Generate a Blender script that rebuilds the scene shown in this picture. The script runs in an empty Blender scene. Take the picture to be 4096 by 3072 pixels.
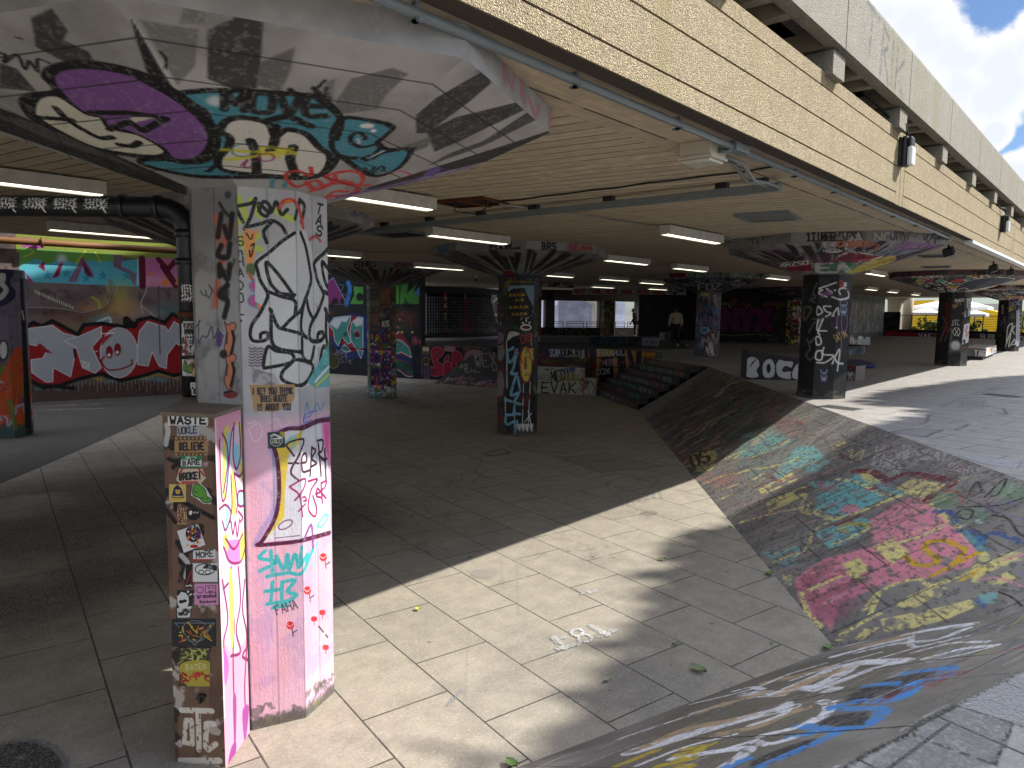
import bpy, bmesh, math, random
import numpy as np
from mathutils import Vector, Matrix
S = bpy.context.scene
R_ = math.radians
# ---------------------------------------------------------------- camera
FPX = 2845.0; IW, IH = 4096, 3072
def _solve():
    vp = (4560, 1272); roll = .011; cx, cy = IW/2, IH/2
    hy = vp[1]-roll*(vp[0]-cx); r = math.atan(roll)
    pitch = math.atan((cy-hy)*math.cos(r)/FPX)
    up = np.array([math.sin(r)*math.cos(pitch), math.cos(r)*math.cos(pitch), math.sin(pitch)])
    v = np.array([vp[0]-cx, -(vp[1]-cy), -FPX]); v /= np.linalg.norm(v)
    Y = v-up*(v@up); Y /= np.linalg.norm(Y)
    return np.array([np.cross(Y, up), Y, up])
CR = _solve(); CP = np.array([0, 0, 1.5])
cd = bpy.data.cameras.new("camera"); cam = bpy.data.objects.new("camera", cd); S.collection.objects.link(cam)
cd.sensor_width = 36; cd.lens = 36*FPX/IW; cd.clip_start = .05; cd.clip_end = 3000
M4 = Matrix.Identity(4)
for i in range(3):
    for j in range(3): M4[i][j] = CR[i][j]
    M4[i][3] = CP[i]
cam.matrix_world = M4; S.camera = cam
def ray(x, y): return CR @ np.array([x-IW/2, -(y-IH/2), -FPX])
def atz(x, y, z):
    d = ray(x, y); return CP+(z-CP[2])/d[2]*d
# ---------------------------------------------------------------- sky, sun, exposure
SUN = Vector((.735, .9, 1)).normalized()
W = bpy.data.worlds.new("World"); S.world = W; W.use_nodes = True
nt = W.node_tree; nt.nodes.clear()
def wn(t, **k):
    n = nt.nodes.new(t)
    for a, b in k.items(): setattr(n, a, b)
    return n
sky = wn("ShaderNodeTexSky", sky_type='NISHITA', sun_disc=False)
sky.sun_elevation = math.asin(SUN.z); sky.sun_rotation = math.atan2(SUN.x, SUN.y)
sky.air_density = 1.0; sky.dust_density = .6; sky.ozone_density = 1.6
tc = wn("ShaderNodeTexCoord"); bgn = wn("ShaderNodeBackground"); wo = wn("ShaderNodeOutputWorld")
bgn.inputs[1].default_value = .15
def wmath(op, a, b=None, c=None):
    n = wn("ShaderNodeMath", operation=op)
    for i, q in enumerate((a, b, c)):
        if q is None: continue
        if isinstance(q, (int, float)): n.inputs[i].default_value = q
        else: nt.links.new(q, n.inputs[i])
    return n.outputs[0]
nz = wn("ShaderNodeTexNoise"); nz.inputs["Scale"].default_value = 9; nz.inputs["Detail"].default_value = 9; nz.inputs["Roughness"].default_value = .58
nt.links.new(tc.outputs["Generated"], nz.inputs["Vector"])
def blob(px, py, rad):
    d = ray(px, py); d = d/np.linalg.norm(d)
    n = wn("ShaderNodeVectorMath", operation='DISTANCE'); n.inputs[1].default_value = d
    nt.links.new(tc.outputs["Generated"], n.inputs[0])
    return wmath('SUBTRACT', 1, wmath('DIVIDE', n.outputs["Value"], rad))
acc = None
for px, py, rad in [(3540, 40, .055), (3640, 90, .05), (3720, 175, .055), (3800, 225, .05), (3880, 245, .05), (3950, 265, .055), (4030, 235, .05), (4095, 190, .05), (3850, 350, .06), (3930, 385, .045), (4010, 335, .04), (3970, 530, .02), (4085, 735, .035), (4120, 90, .03)]:
    b = blob(px, py, rad); acc = b if acc is None else wmath('MAXIMUM', acc, b)
n2 = wn("ShaderNodeTexNoise"); n2.inputs["Scale"].default_value = 2.2; n2.inputs["Detail"].default_value = 6
nt.links.new(tc.outputs["Generated"], n2.inputs["Vector"])
far = wmath('MULTIPLY', wmath('SUBTRACT', n2.outputs[0], .44), 3)
far = wmath('SUBTRACT', far, wmath('MULTIPLY', wmath('MAXIMUM', blob(3950, 200, .34), 0), 6))
dens = wmath('MAXIMUM', acc, far)
dens = wmath('ADD', dens, wmath('MULTIPLY', wmath('SUBTRACT', nz.outputs[0], .52), 2.1))
mr = wn("ShaderNodeMapRange", interpolation_type='SMOOTHSTEP'); mr.inputs[1].default_value = .02; mr.inputs[2].default_value = .3
nt.links.new(dens, mr.inputs[0])
ramp = wn("ShaderNodeValToRGB"); nt.links.new(dens, ramp.inputs[0])
ramp.color_ramp.elements[0].position = .3; ramp.color_ramp.elements[0].color = (2.75, 2.8, 2.95, 1)
ramp.color_ramp.elements[1].position = .75; ramp.color_ramp.elements[1].color = (2.35, 2.48, 2.7, 1)
mixc = wn("ShaderNodeMixRGB"); nt.links.new(mr.outputs[0], mixc.inputs[0]); skd = wn('ShaderNodeMixRGB', blend_type='MULTIPLY'); skd.inputs[0].default_value = 1; nt.links.new(sky.outputs[0], skd.inputs[1]); skd.inputs[2].default_value = (.22, .265, .33, 1); nt.links.new(skd.outputs[0], mixc.inputs[1]); nt.links.new(ramp.outputs[0], mixc.inputs[2])
sz = wn('ShaderNodeSeparateXYZ'); nt.links.new(tc.outputs['Generated'], sz.inputs[0])
hi = wn('ShaderNodeMapRange'); nt.links.new(sz.outputs[2], hi.inputs[0]); hi.inputs[1].default_value = .34; hi.inputs[2].default_value = .7; hi.inputs[3].default_value = 1; hi.inputs[4].default_value = 2.6     # brighter cloud overhead than low down
br = wn('ShaderNodeVectorMath', operation='SCALE'); nt.links.new(mixc.outputs[0], br.inputs[0]); nt.links.new(hi.outputs[0], br.inputs['Scale'])
nt.links.new(br.outputs[0], bgn.inputs[0]); nt.links.new(bgn.outputs[0], wo.inputs[0])
sl = bpy.data.lights.new("sun", 'SUN'); sl.energy = 3.1; sl.angle = R_(.6); sl.color = (1, .965, .91)
so = bpy.data.objects.new("sun", sl); S.collection.objects.link(so); so.rotation_euler = (-SUN).to_track_quat('-Z', 'Y').to_euler(); so.location = (8, 10, 20)
S.view_settings.view_transform = 'Standard'; S.view_settings.look = 'None'; S.view_settings.exposure = 1.33; S.view_settings.gamma = 1
S.render.engine = 'CYCLES'; S.cycles.use_denoising = True; S.cycles.max_bounces = 8; S.cycles.diffuse_bounces = 6
S.cycles.sample_clamp_indirect = 6; S.cycles.caustics_reflective = False; S.cycles.caustics_refractive = False
# ---------------------------------------------------------------- material helpers
def srgb(c):
    c = np.asarray(c, float)/255
    return np.where(c <= .04045, c/12.92, ((c+.055)/1.055)**2.4)
class NT:
    def __init__(s, name):
        s.m = bpy.data.materials.new(name); s.m.use_nodes = True; s.t = s.m.node_tree; s.b = s.t.nodes["Principled BSDF"]
        s._tc = None
    def n(s, typ, ins=None, **k):
        n = s.t.nodes.new("ShaderNode"+typ)
        for a, b in k.items(): setattr(n, a, b)
        for a, b in (ins or {}).items(): s.set(n.inputs[a], b)
        return n
    def set(s, i, v):
        if isinstance(v, bpy.types.NodeSocket): s.t.links.new(v, i)
        elif isinstance(v, bpy.types.Node): s.t.links.new(v.outputs[0], i)
        else:
            if hasattr(i.default_value, '__len__') and isinstance(v, (tuple, list, np.ndarray)):
                v = tuple(v); L = len(i.default_value); v = v+(1,)*(L-len(v))
            i.default_value = v
    def co(s, o="Object"):
        if not s._tc: s._tc = s.n("TexCoord")
        return s._tc.outputs[o]
    def map(s, v, scale=(1, 1, 1), rot=(0, 0, 0), loc=(0, 0, 0)): return s.n("Mapping", {0: v, 1: loc, 2: rot, 3: scale}).outputs[0]
    def noise(s, scale, v=None, det=4, rough=.55): return s.n("TexNoise", {"Vector": v or s.co(), "Scale": scale, "Detail": det, "Roughness": rough}).outputs[0]
    def vor(s, scale, v=None, out=0): return s.n("TexVoronoi", {"Vector": v or s.co(), "Scale": scale}).outputs[out]
    def math(s, op, a, b=0, c=0, clamp=False): return s.n("Math", {0: a, 1: b, 2: c}, operation=op, use_clamp=clamp).outputs[0]
    def rng(s, v, a, b, c=0, d=1): return s.n("MapRange", {0: v, 1: a, 2: b, 3: c, 4: d}).outputs[0]
    def mix(s, f, a, b, mode='MIX'): return s.n("MixRGB", {0: f, 1: a, 2: b}, blend_type=mode).outputs[0]
    def bump(s, h, strength=.3, dist=.01, nrm=None):
        ins = {"Height": h, "Strength": strength, "Distance": dist}
        if nrm: ins["Normal"] = nrm
        return s.n("Bump", ins).outputs[0]
    def out(s, col=None, rough=.8, bump=None, metal=0, emit=None, estr=0, spec=None):
        if col is not None: s.set(s.b.inputs["Base Color"], col)
        s.set(s.b.inputs["Roughness"], rough); s.set(s.b.inputs["Metallic"], metal)
        if spec is not None: s.b.inputs["Specular IOR Level"].default_value = spec
        if bump is not None: s.set(s.b.inputs["Normal"], bump)
        if emit is not None: s.set(s.b.inputs["Emission Color"], emit); s.b.inputs["Emission Strength"].default_value = estr
        return s.m
def plain(name, c, rough=.6, metal=0, var=.12, scale=6, bump=.15, emit=None, estr=0, spec=None):
    m = NT(name); a = srgb(c); nz = m.noise(scale, det=6); f = m.noise(scale*9, det=3)
    k = m.rng(m.math('ADD', m.math('MULTIPLY', nz, .7), m.math('MULTIPLY', f, .3)), .3, .7)
    col = m.mix(k, tuple(a*(1-var)), tuple(np.minimum(a*(1+var), 1)))
    return m.out(col, rough, m.bump(f, bump, .004) if bump else None, metal, emit, estr, spec)
def concrete(name, c, var=.25, stain=.35, bump=.4, boards=None, rough=.85, agg=0):
    """boards=(angle,width): board-marked formwork. agg>0: exposed aggregate"""
    m = NT(name); a = srgb(c); o = m.co()
    big = m.noise(.9, o, 6, .6); mid = m.noise(7, o, 5, .6); fin = m.noise(70, o, 3)
    col = m.mix(m.rng(mid, .3, .72), tuple(a*(1-var)), tuple(np.minimum(a*(1+var), 1)))
    col = m.mix(m.rng(big, .52, .75, 0, stain), col, tuple(a*np.array([.42, .40, .36])))
    h = m.math('MULTIPLY', fin, .35)
    if boards:
        v = m.map(o, rot=(0, 0, -boards[0])); sp = m.n("SeparateXYZ", {0: v})
        ax = sp.outputs[boards[2] if len(boards) > 2 else 1]
        q = m.math('DIVIDE', ax, boards[1]); fr = m.math('FRACT', q); fl = m.math('FLOOR', q)
        wn_ = m.n("TexWhiteNoise", {"W": fl}, noise_dimensions='1D').outputs[0]
        col = m.mix(m.rng(wn_, 0, 1, 0, .35), col, tuple(a*.62))
        st = m.noise(3, m.map(v, (.5, 9, 9)), 6, .7)
        col = m.mix(m.rng(st, .42, .7, 0, .55), col, tuple(a*np.array([.42, .39, .36])))
        edge = m.math('LESS_THAN', m.math('MINIMUM', fr, m.math('SUBTRACT', 1, fr)), .05)
        brk = m.rng(m.noise(2.5, o, 3), .36, .46, .25)
        e = m.math('MULTIPLY', edge, brk)
        col = m.mix(m.math('MULTIPLY', e, .88), col, tuple(a*.08))
        h = m.math('ADD', h, m.math('ADD', m.math('MULTIPLY', st, .5), m.math('MULTIPLY', wn_, .5)))
        h = m.math('SUBTRACT', h, e)
    if agg:
        vo = m.n("TexVoronoi", {"Vector": o, "Scale": agg}); vd = vo.outputs[0]; vc = vo.outputs[1]
        hs = m.n("SeparateColor", {0: vc}).outputs[0]
        col = m.mix(m.rng(hs, 0, 1, 0, .7), col, tuple(a*.5))
        col = m.mix(m.math('GREATER_THAN', hs, .86), col, tuple(np.minimum(a*1.5, .85)))
        col = m.mix(m.rng(vd, .35, .75, 0, .75), col, tuple(a*.28))
        lg = m.noise(.55, m.map(o, (1, .5, 1.6)), 4, .6); col = m.mix(m.rng(lg, .35, .7, 0, .3), col, tuple(a*np.array([.62, .6, .56])))
        stv = m.noise(2.2, m.map(o, (1, 1, .12)), 5, .65)
        col = m.mix(m.rng(stv, .5, .7, 0, .55), col, tuple(a*np.array([.55, .58, .36])))
        h = m.math('SUBTRACT', h, m.math('MULTIPLY', vd, 1.2))
    return m.out(col, rough, m.bump(h, bump, .012))
def slabs(name, c, ang, bw, rh, off=(0, 0), spk=1.0, mortar=.007, dark=.18):
    m = NT(name); a = srgb(c); o = m.co()
    v = m.map(o, rot=(0, 0, -ang), loc=(off[0], off[1], 0))
    br = m.n("TexBrick", {"Vector": v, "Color1": (.2, .2, .2, 1), "Color2": (.8, .8, .8, 1), "Mortar": (0, 0, 0, 1), "Scale": 1, "Mortar Size": mortar, "Mortar Smooth": .15, "Bias": 0, "Brick Width": bw, "Row Height": rh}, offset=.5)
    tone = m.n("SeparateColor", {0: br.outputs[0]}).outputs[0]; mor = br.outputs[1]
    big = m.noise(.7, o, 5, .6); mid = m.noise(5, o, 5, .6); fin = m.noise(160, o, 2)
    sp = m.vor(95, o, 1); sps = m.n("SeparateColor", {0: sp}).outputs[0]
    col = m.mix(m.rng(mid, .3, .7), tuple(a*.82), tuple(np.minimum(a*1.14, 1)))
    col = m.mix(m.rng(tone, .2, .8, 0, .22), col, tuple(a*.66))
    col = m.mix(m.rng(big, .5, .75, 0, .35), col, tuple(a*.55))
    col = m.mix(m.math('MULTIPLY', m.rng(sps, .45, 1), .33*spk), col, tuple(a*.42))
    col = m.mix(m.math('MULTIPLY', m.math('GREATER_THAN', sps, .93), .5*spk), col, tuple(np.minimum(a*1.5, .9)))
    brk = m.rng(m.noise(2.2, o, 3), .3, .42, .35, 1)
    col = m.mix(m.math('MULTIPLY', mor, brk), col, tuple(a*dark))
    for k, (aa, cc) in enumerate(((.3, .72), (-.75, 1.22), (1.2, .7))):
        sk = m.noise(1.6, m.map(o, (7, .45, 1), (0, 0, aa)), 5, .62); col = m.mix(m.rng(sk, .56, .74, 0, .35), col, tuple(np.minimum(a*cc, 1)))
    gum = m.vor(2.1, o, 0); col = m.mix(m.math('MULTIPLY', m.math('LESS_THAN', gum, .055), .55), col, tuple(a*.3))
    h = m.math('SUBTRACT', m.math('MULTIPLY', fin, .25), m.math('MULTIPLY', mor, 1.5))
    return m.out(col, .82, m.bump(h, .35, .01))
# ---------------------------------------------------------------- mesh helpers
class MB:
    def __init__(s): s.v = []; s.f = []; s.mi = []; s.uv = []; s.sm = []
    def face(s, pts, mi=0, uv=None, sm=False):
        b = len(s.v); s.v += [tuple(p) for p in pts]; s.f.append(tuple(range(b, b+len(pts)))); s.mi.append(mi); s.uv.append(uv); s.sm.append(sm); return s
    def mesh(s, vs, fs, mi=0, sm=False):
        b = len(s.v); s.v += [tuple(p) for p in vs]
        for f in fs: s.f.append(tuple(b+i for i in f)); s.mi.append(mi); s.uv.append(None); s.sm.append(sm)
        return s
    def box(s, x0, x1, y0, y1, z0, z1, mi=0, M=None):
        vs = [Vector((x, y, z)) for z in (z0, z1) for y in (y0, y1) for x in (x0, x1)]
        if M is not None: vs = [M @ p for p in vs]
        return s.mesh(vs, [(0, 2, 3, 1), (4, 5, 7, 6), (0, 1, 5, 4), (2, 6, 7, 3), (0, 4, 6, 2), (1, 3, 7, 5)], mi)
    def prism(s, poly, z0, z1, mi=0, mtop=None):
        n = len(poly); a = sum(poly[i][0]*poly[(i+1) % n][1]-poly[(i+1) % n][0]*poly[i][1] for i in range(n))
        if a < 0: poly = poly[::-1]
        vs = [(p[0], p[1], z0) for p in poly]+[(p[0], p[1], z1) for p in poly]
        s.mesh(vs, [tuple(range(n))[::-1]]+[(i, (i+1) % n, n+(i+1) % n, n+i) for i in range(n)], mi)
        return s.mesh([vs[n+i] for i in range(n)], [tuple(range(n))], mi if mtop is None else mtop)
    def tube(s, pts, r, n=10, mi=0, caps=True):
        pts = [Vector(p) for p in pts]; rs = r if isinstance(r, (list, tuple)) else [r]*len(pts); rings = []; b = len(s.v)
        t0 = (pts[1]-pts[0]).normalized(); ref = Vector((0, 0, 1)) if abs(t0.z) < .9 else Vector((1, 0, 0)); a = t0.cross(ref).normalized()
        for i, p in enumerate(pts):
            t = ((pts[i]-pts[i-1]).normalized() if i else t0)
            if 0 < i < len(pts)-1: t = (t+(pts[i+1]-pts[i]).normalized()).normalized()
            a = (a-t*a.dot(t)).normalized(); c = t.cross(a)
            s.v += [tuple(p+(a*math.cos(q)+c*math.sin(q))*rs[i]) for q in [2*math.pi*k/n for k in range(n)]]
        for i in range(len(pts)-1):
            for k in range(n):
                s.f.append((b+i*n+k, b+i*n+(k+1) % n, b+(i+1)*n+(k+1) % n, b+(i+1)*n+k)); s.mi.append(mi); s.uv.append(None); s.sm.append(True)
        if caps:
            s.f.append(tuple(b+k for k in range(n))[::-1]); s.f.append(tuple(b+(len(pts)-1)*n+k for k in range(n)))
            s.mi += [mi]*2; s.uv += [None]*2; s.sm += [False]*2
        return s
    def build(s, name, mats, parent=None, loc=None, bevel=0):
        me = bpy.data.meshes.new(name); o_ = Vector(loc) if loc is not None else (parent.location.copy() if parent and not parent.parent else Vector((0, 0, 0)))
        if parent is not None and parent.parent is not None: o_ = parent.parent.location+parent.location
        me.from_pydata([tuple(Vector(p)-o_) for p in s.v], [], s.f)
        for m in (mats if isinstance(mats, (list, tuple)) else [mats]): me.materials.append(m)
        me.polygons.foreach_set("material_index", s.mi); me.polygons.foreach_set("use_smooth", s.sm)
        if any(u is not None for u in s.uv):
            ul = me.uv_layers.new(name="uv")
            for p, u in zip(me.polygons, s.uv):
                if u is not None:
                    for li, q in zip(p.loop_indices, u): ul.data[li].uv = q
        me.update(); o = bpy.data.objects.new(name, me); S.collection.objects.link(o)
        if parent is not None: o.parent = parent
        if parent is None and loc is not None: o.location = loc
        if bevel:
            bm = bmesh.new(); bm.from_mesh(me); bmesh.ops.remove_doubles(bm, verts=bm.verts, dist=1e-5)
            es = [e for e in bm.edges if len(e.link_faces) == 2 and e.calc_face_angle() > .5]
            bmesh.ops.bevel(bm, geom=es, offset=bevel, segments=2, affect='EDGES', profile=.6); bm.to_mesh(me); bm.free()
        return o
def empty(name, loc, label, cat, group=None):
    o = bpy.data.objects.new(name, None); S.collection.objects.link(o); o.location = loc; o.empty_display_size = .1
    return tag(o, label, cat, group)
def tag(o, label=None, cat=None, group=None, kind=None):
    if label: o["label"] = label
    if cat: o["category"] = cat
    if group: o["group"] = group
    if kind: o["kind"] = kind
    return o
def copy_tree(o, parent=None):
    c = o.copy(); S.collection.objects.link(c)
    if parent is not None: c.parent = parent
    for ch in list(o.children): copy_tree(ch, c)
    return c
def rotz(a, o=(0, 0, 0)): return Matrix.Translation(o) @ Matrix.Rotation(a, 4, 'Z')
# ---------------------------------------------------------------- paint: spray marks drawn into a surface's own u,v (metres)
def vnoise(h, w, cell, seed):
    r = np.random.RandomState(seed); gh, gw = int(h/cell)+3, int(w/cell)+3; g = r.rand(gh, gw)
    y = np.arange(h)/cell; x = np.arange(w)/cell; yi = y.astype(int); xi = x.astype(int)
    fy = (y-yi)[:, None]; fx = (x-xi)[None]; fy = fy*fy*(3-2*fy); fx = fx*fx*(3-2*fx)
    return (g[yi][:, xi]*(1-fy)*(1-fx)+g[yi][:, xi+1]*(1-fy)*fx+g[yi+1][:, xi]*fy*(1-fx)+g[yi+1][:, xi+1]*fy*fx)
def fnoise(h, w, cell, seed, o=4):
    t = 0; a = 0
    for k in range(o):
        c = cell/2**k
        if c < 1: break
        t = t+vnoise(h, w, c, seed+k)*.5**k; a += .5**k
    return t/a
GL = {'A': '00 26 40|12 32', 'B': '00 06 26 35 34 23 03|23 32 31 20 00', 'C': '45 36 16 05 01 10 30 41', 'D': '00 06 26 44 42 20 00', 'E': '40 00 06 46|03 33', 'F': '00 06 46|03 33',
      'G': '45 36 16 05 01 10 30 41 43 23', 'H': '00 06|40 46|03 43', 'I': '20 26', 'J': '01 10 20 31 36', 'K': '00 06|46 03 40', 'L': '06 00 40', 'M': '00 06 22 46 40', 'N': '00 06 40 46', 'O': '10 01 05 16 36 45 41 30 10',
      'P': '00 06 36 45 44 33 03', 'Q': '10 01 05 16 36 45 41 30 10|22 40', 'R': '00 06 36 45 44 33 03|23 40', 'S': '45 36 16 05 04 13 33 42 41 30 10 01', 'T': '20 26|06 46', 'U': '06 01 10 30 41 46', 'V': '06 20 46', 'W': '06 10 23 30 46',
      'X': '00 46|06 40', 'Y': '06 23 46|23 20', 'Z': '06 46 00 40', '0': '10 01 05 16 36 45 41 30 10', '1': '05 26 20|00 40', '2': '05 16 36 45 44 00 40', '4': '30 36 02 42', '8': '13 04 05 16 36 45 44 33 13 02 01 10 30 41 42 33',
      '!': '26 22|20 21', '.': '20 21', '&': '40 04 05 16 26 35 02 01 10 20 42', '*': '13 33|24 22', '-': '13 33', '$': '45 36 16 05 04 13 33 42 41 30 10 01|27 2-', "'": '26 24', '?': '05 16 36 45 44 22|20 21', '+': '13 33|24 22',
      'a': '33 13 02 01 10 30 33 30', 'e': '02 32 23 13 02 01 10 30', 'r': '00 03|02 13 33', 'n': '00 03|02 13 23 32 30', 'd': '36 30 10 01 02 13 33', 'g': '33 13 02 01 10 30|33 3- 1-', 's': '33 13 02 22 31 20 00', 'k': '00 06|33 02 30', 't': '15 11 20|03 33', 'b': '06 00 20 31 32 23 03', 'o': '10 01 02 13 23 32 31 20 10', 'i': '10 13|15 14', 'l': '16 10', 'm': '00 03|02 13 20 23|22 33 40', 'y': '03 11|33 1-', 'u': '03 01 10 20 33 30', 'w': '03 10 22 30 43', 'c': '33 13 02 01 10 30'}
def glyph(ch):
    out = []
    for st in GL.get(ch, GL.get(ch.upper(), '')).split('|'):
        if st: out.append([(int(p[0])/4, -.17 if p[1] == '-' else int(p[1])/6) for p in st.split()])
    return out
def smooth(pts, n=6):
    p = np.asarray(pts, float)
    if len(p) < 3: return p
    closed = np.allclose(p[0], p[-1]); q = []
    ext = np.vstack([p[-2] if closed else 2*p[0]-p[1], p, p[1] if closed else 2*p[-1]-p[-2]])
    t = np.linspace(0, 1, n, endpoint=False)[:, None]
    for i in range(1, len(ext)-2):
        a, b, c, d = ext[i-1:i+3]
        q.append(.5*(2*b+(c-a)*t+(2*a-5*b+4*c-d)*t*t+(3*b-a-3*c+d)*t**3))
    q.append(p[-1:]); return np.vstack(q)
class Canvas:
    """a sheet on one flat surface: corner P0, unit axes U (right), V (up), size w x h metres"""
    n = 0
    def __init__(s, P0, U, V, w, h, ppm=110, base=None):
        s.P0 = np.asarray(P0, float); s.U = np.asarray(U, float); s.V = np.asarray(V, float); s.N = np.cross(s.U, s.V)
        s.w, s.h, s.ppm = w, h, ppm; s.W = max(4, int(w*ppm)); s.H = max(4, int(h*ppm))
        s.rgb = np.zeros((s.H, s.W, 3), np.float32); s.a = np.zeros((s.H, s.W), np.float32); s.vw = None; s.seed = Canvas.n*17+3; Canvas.n += 1
        s.rgb[:] = np.array(base if base is not None else (128, 128, 128), np.float32)/255
        if base is not None: s.a[:] = 1
    def view(s, ox=0, oy=0, k=1.0): s.vw = (ox, oy, k); return s       # points are then read off the photograph
    def uv(s): s.vw = None; return s                                    # points are then metres on the surface
    def T(s, pts):
        p = np.asarray(pts, float).reshape(-1, 2)
        if s.vw is None: q = p*s.ppm
        else:
            ox, oy, k = s.vw; X = ox+p[:, 0]/k-IW/2; Y = -(oy+p[:, 1]/k-IH/2)
            d = np.stack([X, Y, np.full(len(p), -FPX)], 1) @ CR.T
            t = ((s.P0-CP) @ s.N)/(d @ s.N); P = CP+d*t[:, None]-s.P0
            q = np.stack([P @ s.U, P @ s.V], 1)*s.ppm
        return q
    wk = 1.0
    def sc(s, at, w):
        if s.vw is None: return w*s.ppm
        w = w*s.wk
        at = np.mean(np.asarray(at, float).reshape(-1, 2), 0)
        q = s.T([at, at+(1, 0), at+(0, 1)]); a, b = q[1]-q[0], q[2]-q[0]
        return w*math.sqrt(abs(a[0]*b[1]-a[1]*b[0]))
    def put(s, y0, y1, x0, x1, cov, col):
        c = np.array(col[:3], np.float32)/255; m = cov.astype(np.float32)
        s.rgb[y0:y1, x0:x1] = s.rgb[y0:y1, x0:x1]*(1-m[..., None])+c*m[..., None]; s.a[y0:y1, x0:x1] = s.a[y0:y1, x0:x1]*(1-m)+m
    def bb(s, q, pad):
        x0 = int(max(0, math.floor(q[:, 0].min()-pad))); x1 = int(min(s.W, math.ceil(q[:, 0].max()+pad)+1))
        y0 = int(max(0, math.floor(q[:, 1].min()-pad))); y1 = int(min(s.H, math.ceil(q[:, 1].max()+pad)+1))
        return (x0, x1, y0, y1) if x1 > x0 and y1 > y0 else None
    def dist(s, q, b, lim):
        x0, x1, y0, y1 = b; D = np.full((y1-y0, x1-x0), lim*lim, np.float32)
        for i in range(len(q)-1):
            p, r = q[i], q[i+1]
            bx0 = max(x0, int(min(p[0], r[0])-lim)); bx1 = min(x1, int(max(p[0], r[0])+lim)+2); by0 = max(y0, int(min(p[1], r[1])-lim)); by1 = min(y1, int(max(p[1], r[1])+lim)+2)
            if bx1 <= bx0 or by1 <= by0: continue
            X = np.arange(bx0, bx1)+.5-p[0]; Y = (np.arange(by0, by1)+.5-p[1])[:, None]; d = r-p; L = max(d @ d, 1e-9)
            t = np.clip((X*d[0]+Y*d[1])/L, 0, 1); dd = (X-t*d[0])**2+(Y-t*d[1])**2
            v = D[by0-y0:by1-y0, bx0-x0:bx1-x0]; np.minimum(v, dd, out=v)
        return np.sqrt(D)
    def line(s, pts, w, col, a=1, soft=0, curve=True, rough=0):
        hw = max(s.sc(pts, w)/2, .45); sf = max(s.sc(pts, soft), .7) if soft else .7
        q = s.T(smooth(pts) if curve and len(pts) > 2 else pts)
        if not np.isfinite(q).all(): return s
        b = s.bb(q, hw+sf+1)
        if not b: return s
        D = s.dist(q, b, hw+sf+1.5); c = np.clip((hw+sf/2-D)/sf, 0, 1)
        if rough: c = c*np.clip((fnoise(c.shape[0], c.shape[1], max(2, hw), s.seed+b[0], 3)-rough)*6+.5, 0, 1)
        s.put(b[2], b[3], b[0], b[1], c*a, col); return s
    def poly(s, pts, col, a=1, soft=0, curve=False, edge=None, ew=0, rough=0):
        v = list(pts)+[pts[0]]
        q = s.T(smooth(v) if curve else v)
        if not np.isfinite(q).all(): return s
        sf = max(s.sc(pts, soft), .8) if soft else .8; b = s.bb(q, sf+1)
        if not b: return s
        x0, x1, y0, y1 = b; X = (np.arange(x0, x1)+.5)[None]; Y = (np.arange(y0, y1)+.5)[:, None]
        ins = np.zeros((y1-y0, x1-x0), bool)
        for i in range(len(q)-1):
            p, r = q[i], q[i+1]
            if p[1] == r[1]: continue
            c = ((p[1] > Y) != (r[1] > Y)) & (X < (r[0]-p[0])*(Y-p[1])/(r[1]-p[1])+p[0]); ins ^= c
        D = s.dist(q, b, sf+1.5); sd = np.where(ins, D, -D); c = np.clip((sd+sf/2)/sf, 0, 1)
        if rough: c = c*np.clip((fnoise(c.shape[0], c.shape[1], 14, s.seed+x0, 4)-rough)*7+.5, 0, 1)
        s.put(y0, y1, x0, x1, c*a, col)
        if ew: s.line(v, ew, edge, curve=curve)
        return s
    def oval(s, c, rx, ry, col, a=1, rot=0, soft=0, edge=None, ew=0, arc=None):
        t = np.linspace(0, 2*math.pi, 22); p = [(c[0]+rx*math.cos(k)*math.cos(rot)-ry*math.sin(k)*math.sin(rot), c[1]+rx*math.cos(k)*math.sin(rot)+ry*math.sin(k)*math.cos(rot)) for k in t]
        if col is not None: s.poly(p[:-1], col, a, soft)
        if ew: s.line(p, ew, edge, a, curve=False)
        return s
    def text(s, st, p0, p1, h, w, col, a=1, soft=0, curve=False, up=None, jit=0, sp=.28, out=None, ow=0, wid=None, rough=0):
        """st written from p0 to p1 (baseline), height h (same units as the points)"""
        p0 = np.array(p0, float); p1 = np.array(p1, float); d = p1-p0; n = len(st)
        if up is None:
            L = max(np.linalg.norm(d), 1e-9); up = np.array([d[1], -d[0]])/L*h if s.vw else np.array([-d[1], d[0]])/L*h
        up = np.asarray(up, float); adv = d/max(n-sp*0, 1); rs = np.random.RandomState(s.seed+n); todo = []
        for i, ch in enumerate(st):
            j = rs.uniform(-jit, jit, 3)
            for g in glyph(ch):
                todo.append([p0+adv*(i+sp/2+gx*(1-sp))+up*(gy*(1+j[0])+j[1]*.3) for gx, gy in g])
        if ow:
            for t in todo: s.line(t, w+ow, out, a, soft, curve)
        for t in todo: s.line(t, w, col, a, soft, curve, rough)
        return s
    def grain(s, box, n, cols, L, w, ang, seed=0, a=.8, spread=.12):
        r = random.Random(seed*13+5); vw = s.vw; s.vw = None                # worn streaks all lying one way
        for i in range(n):
            x, y = r.uniform(box[0], box[2]), r.uniform(box[1], box[3]); t = ang+r.gauss(0, spread); k = L*r.uniform(.3, 1.2)
            s.line([(x, y), (x+k*.5*math.cos(t)+r.gauss(0, .01), y+k*.5*math.sin(t)), (x+k*math.cos(t), y+k*math.sin(t))], w*r.uniform(.4, 1.5), r.choice(cols), a*r.uniform(.5, 1), 0, True, .42)
        s.vw = vw; return s
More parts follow.
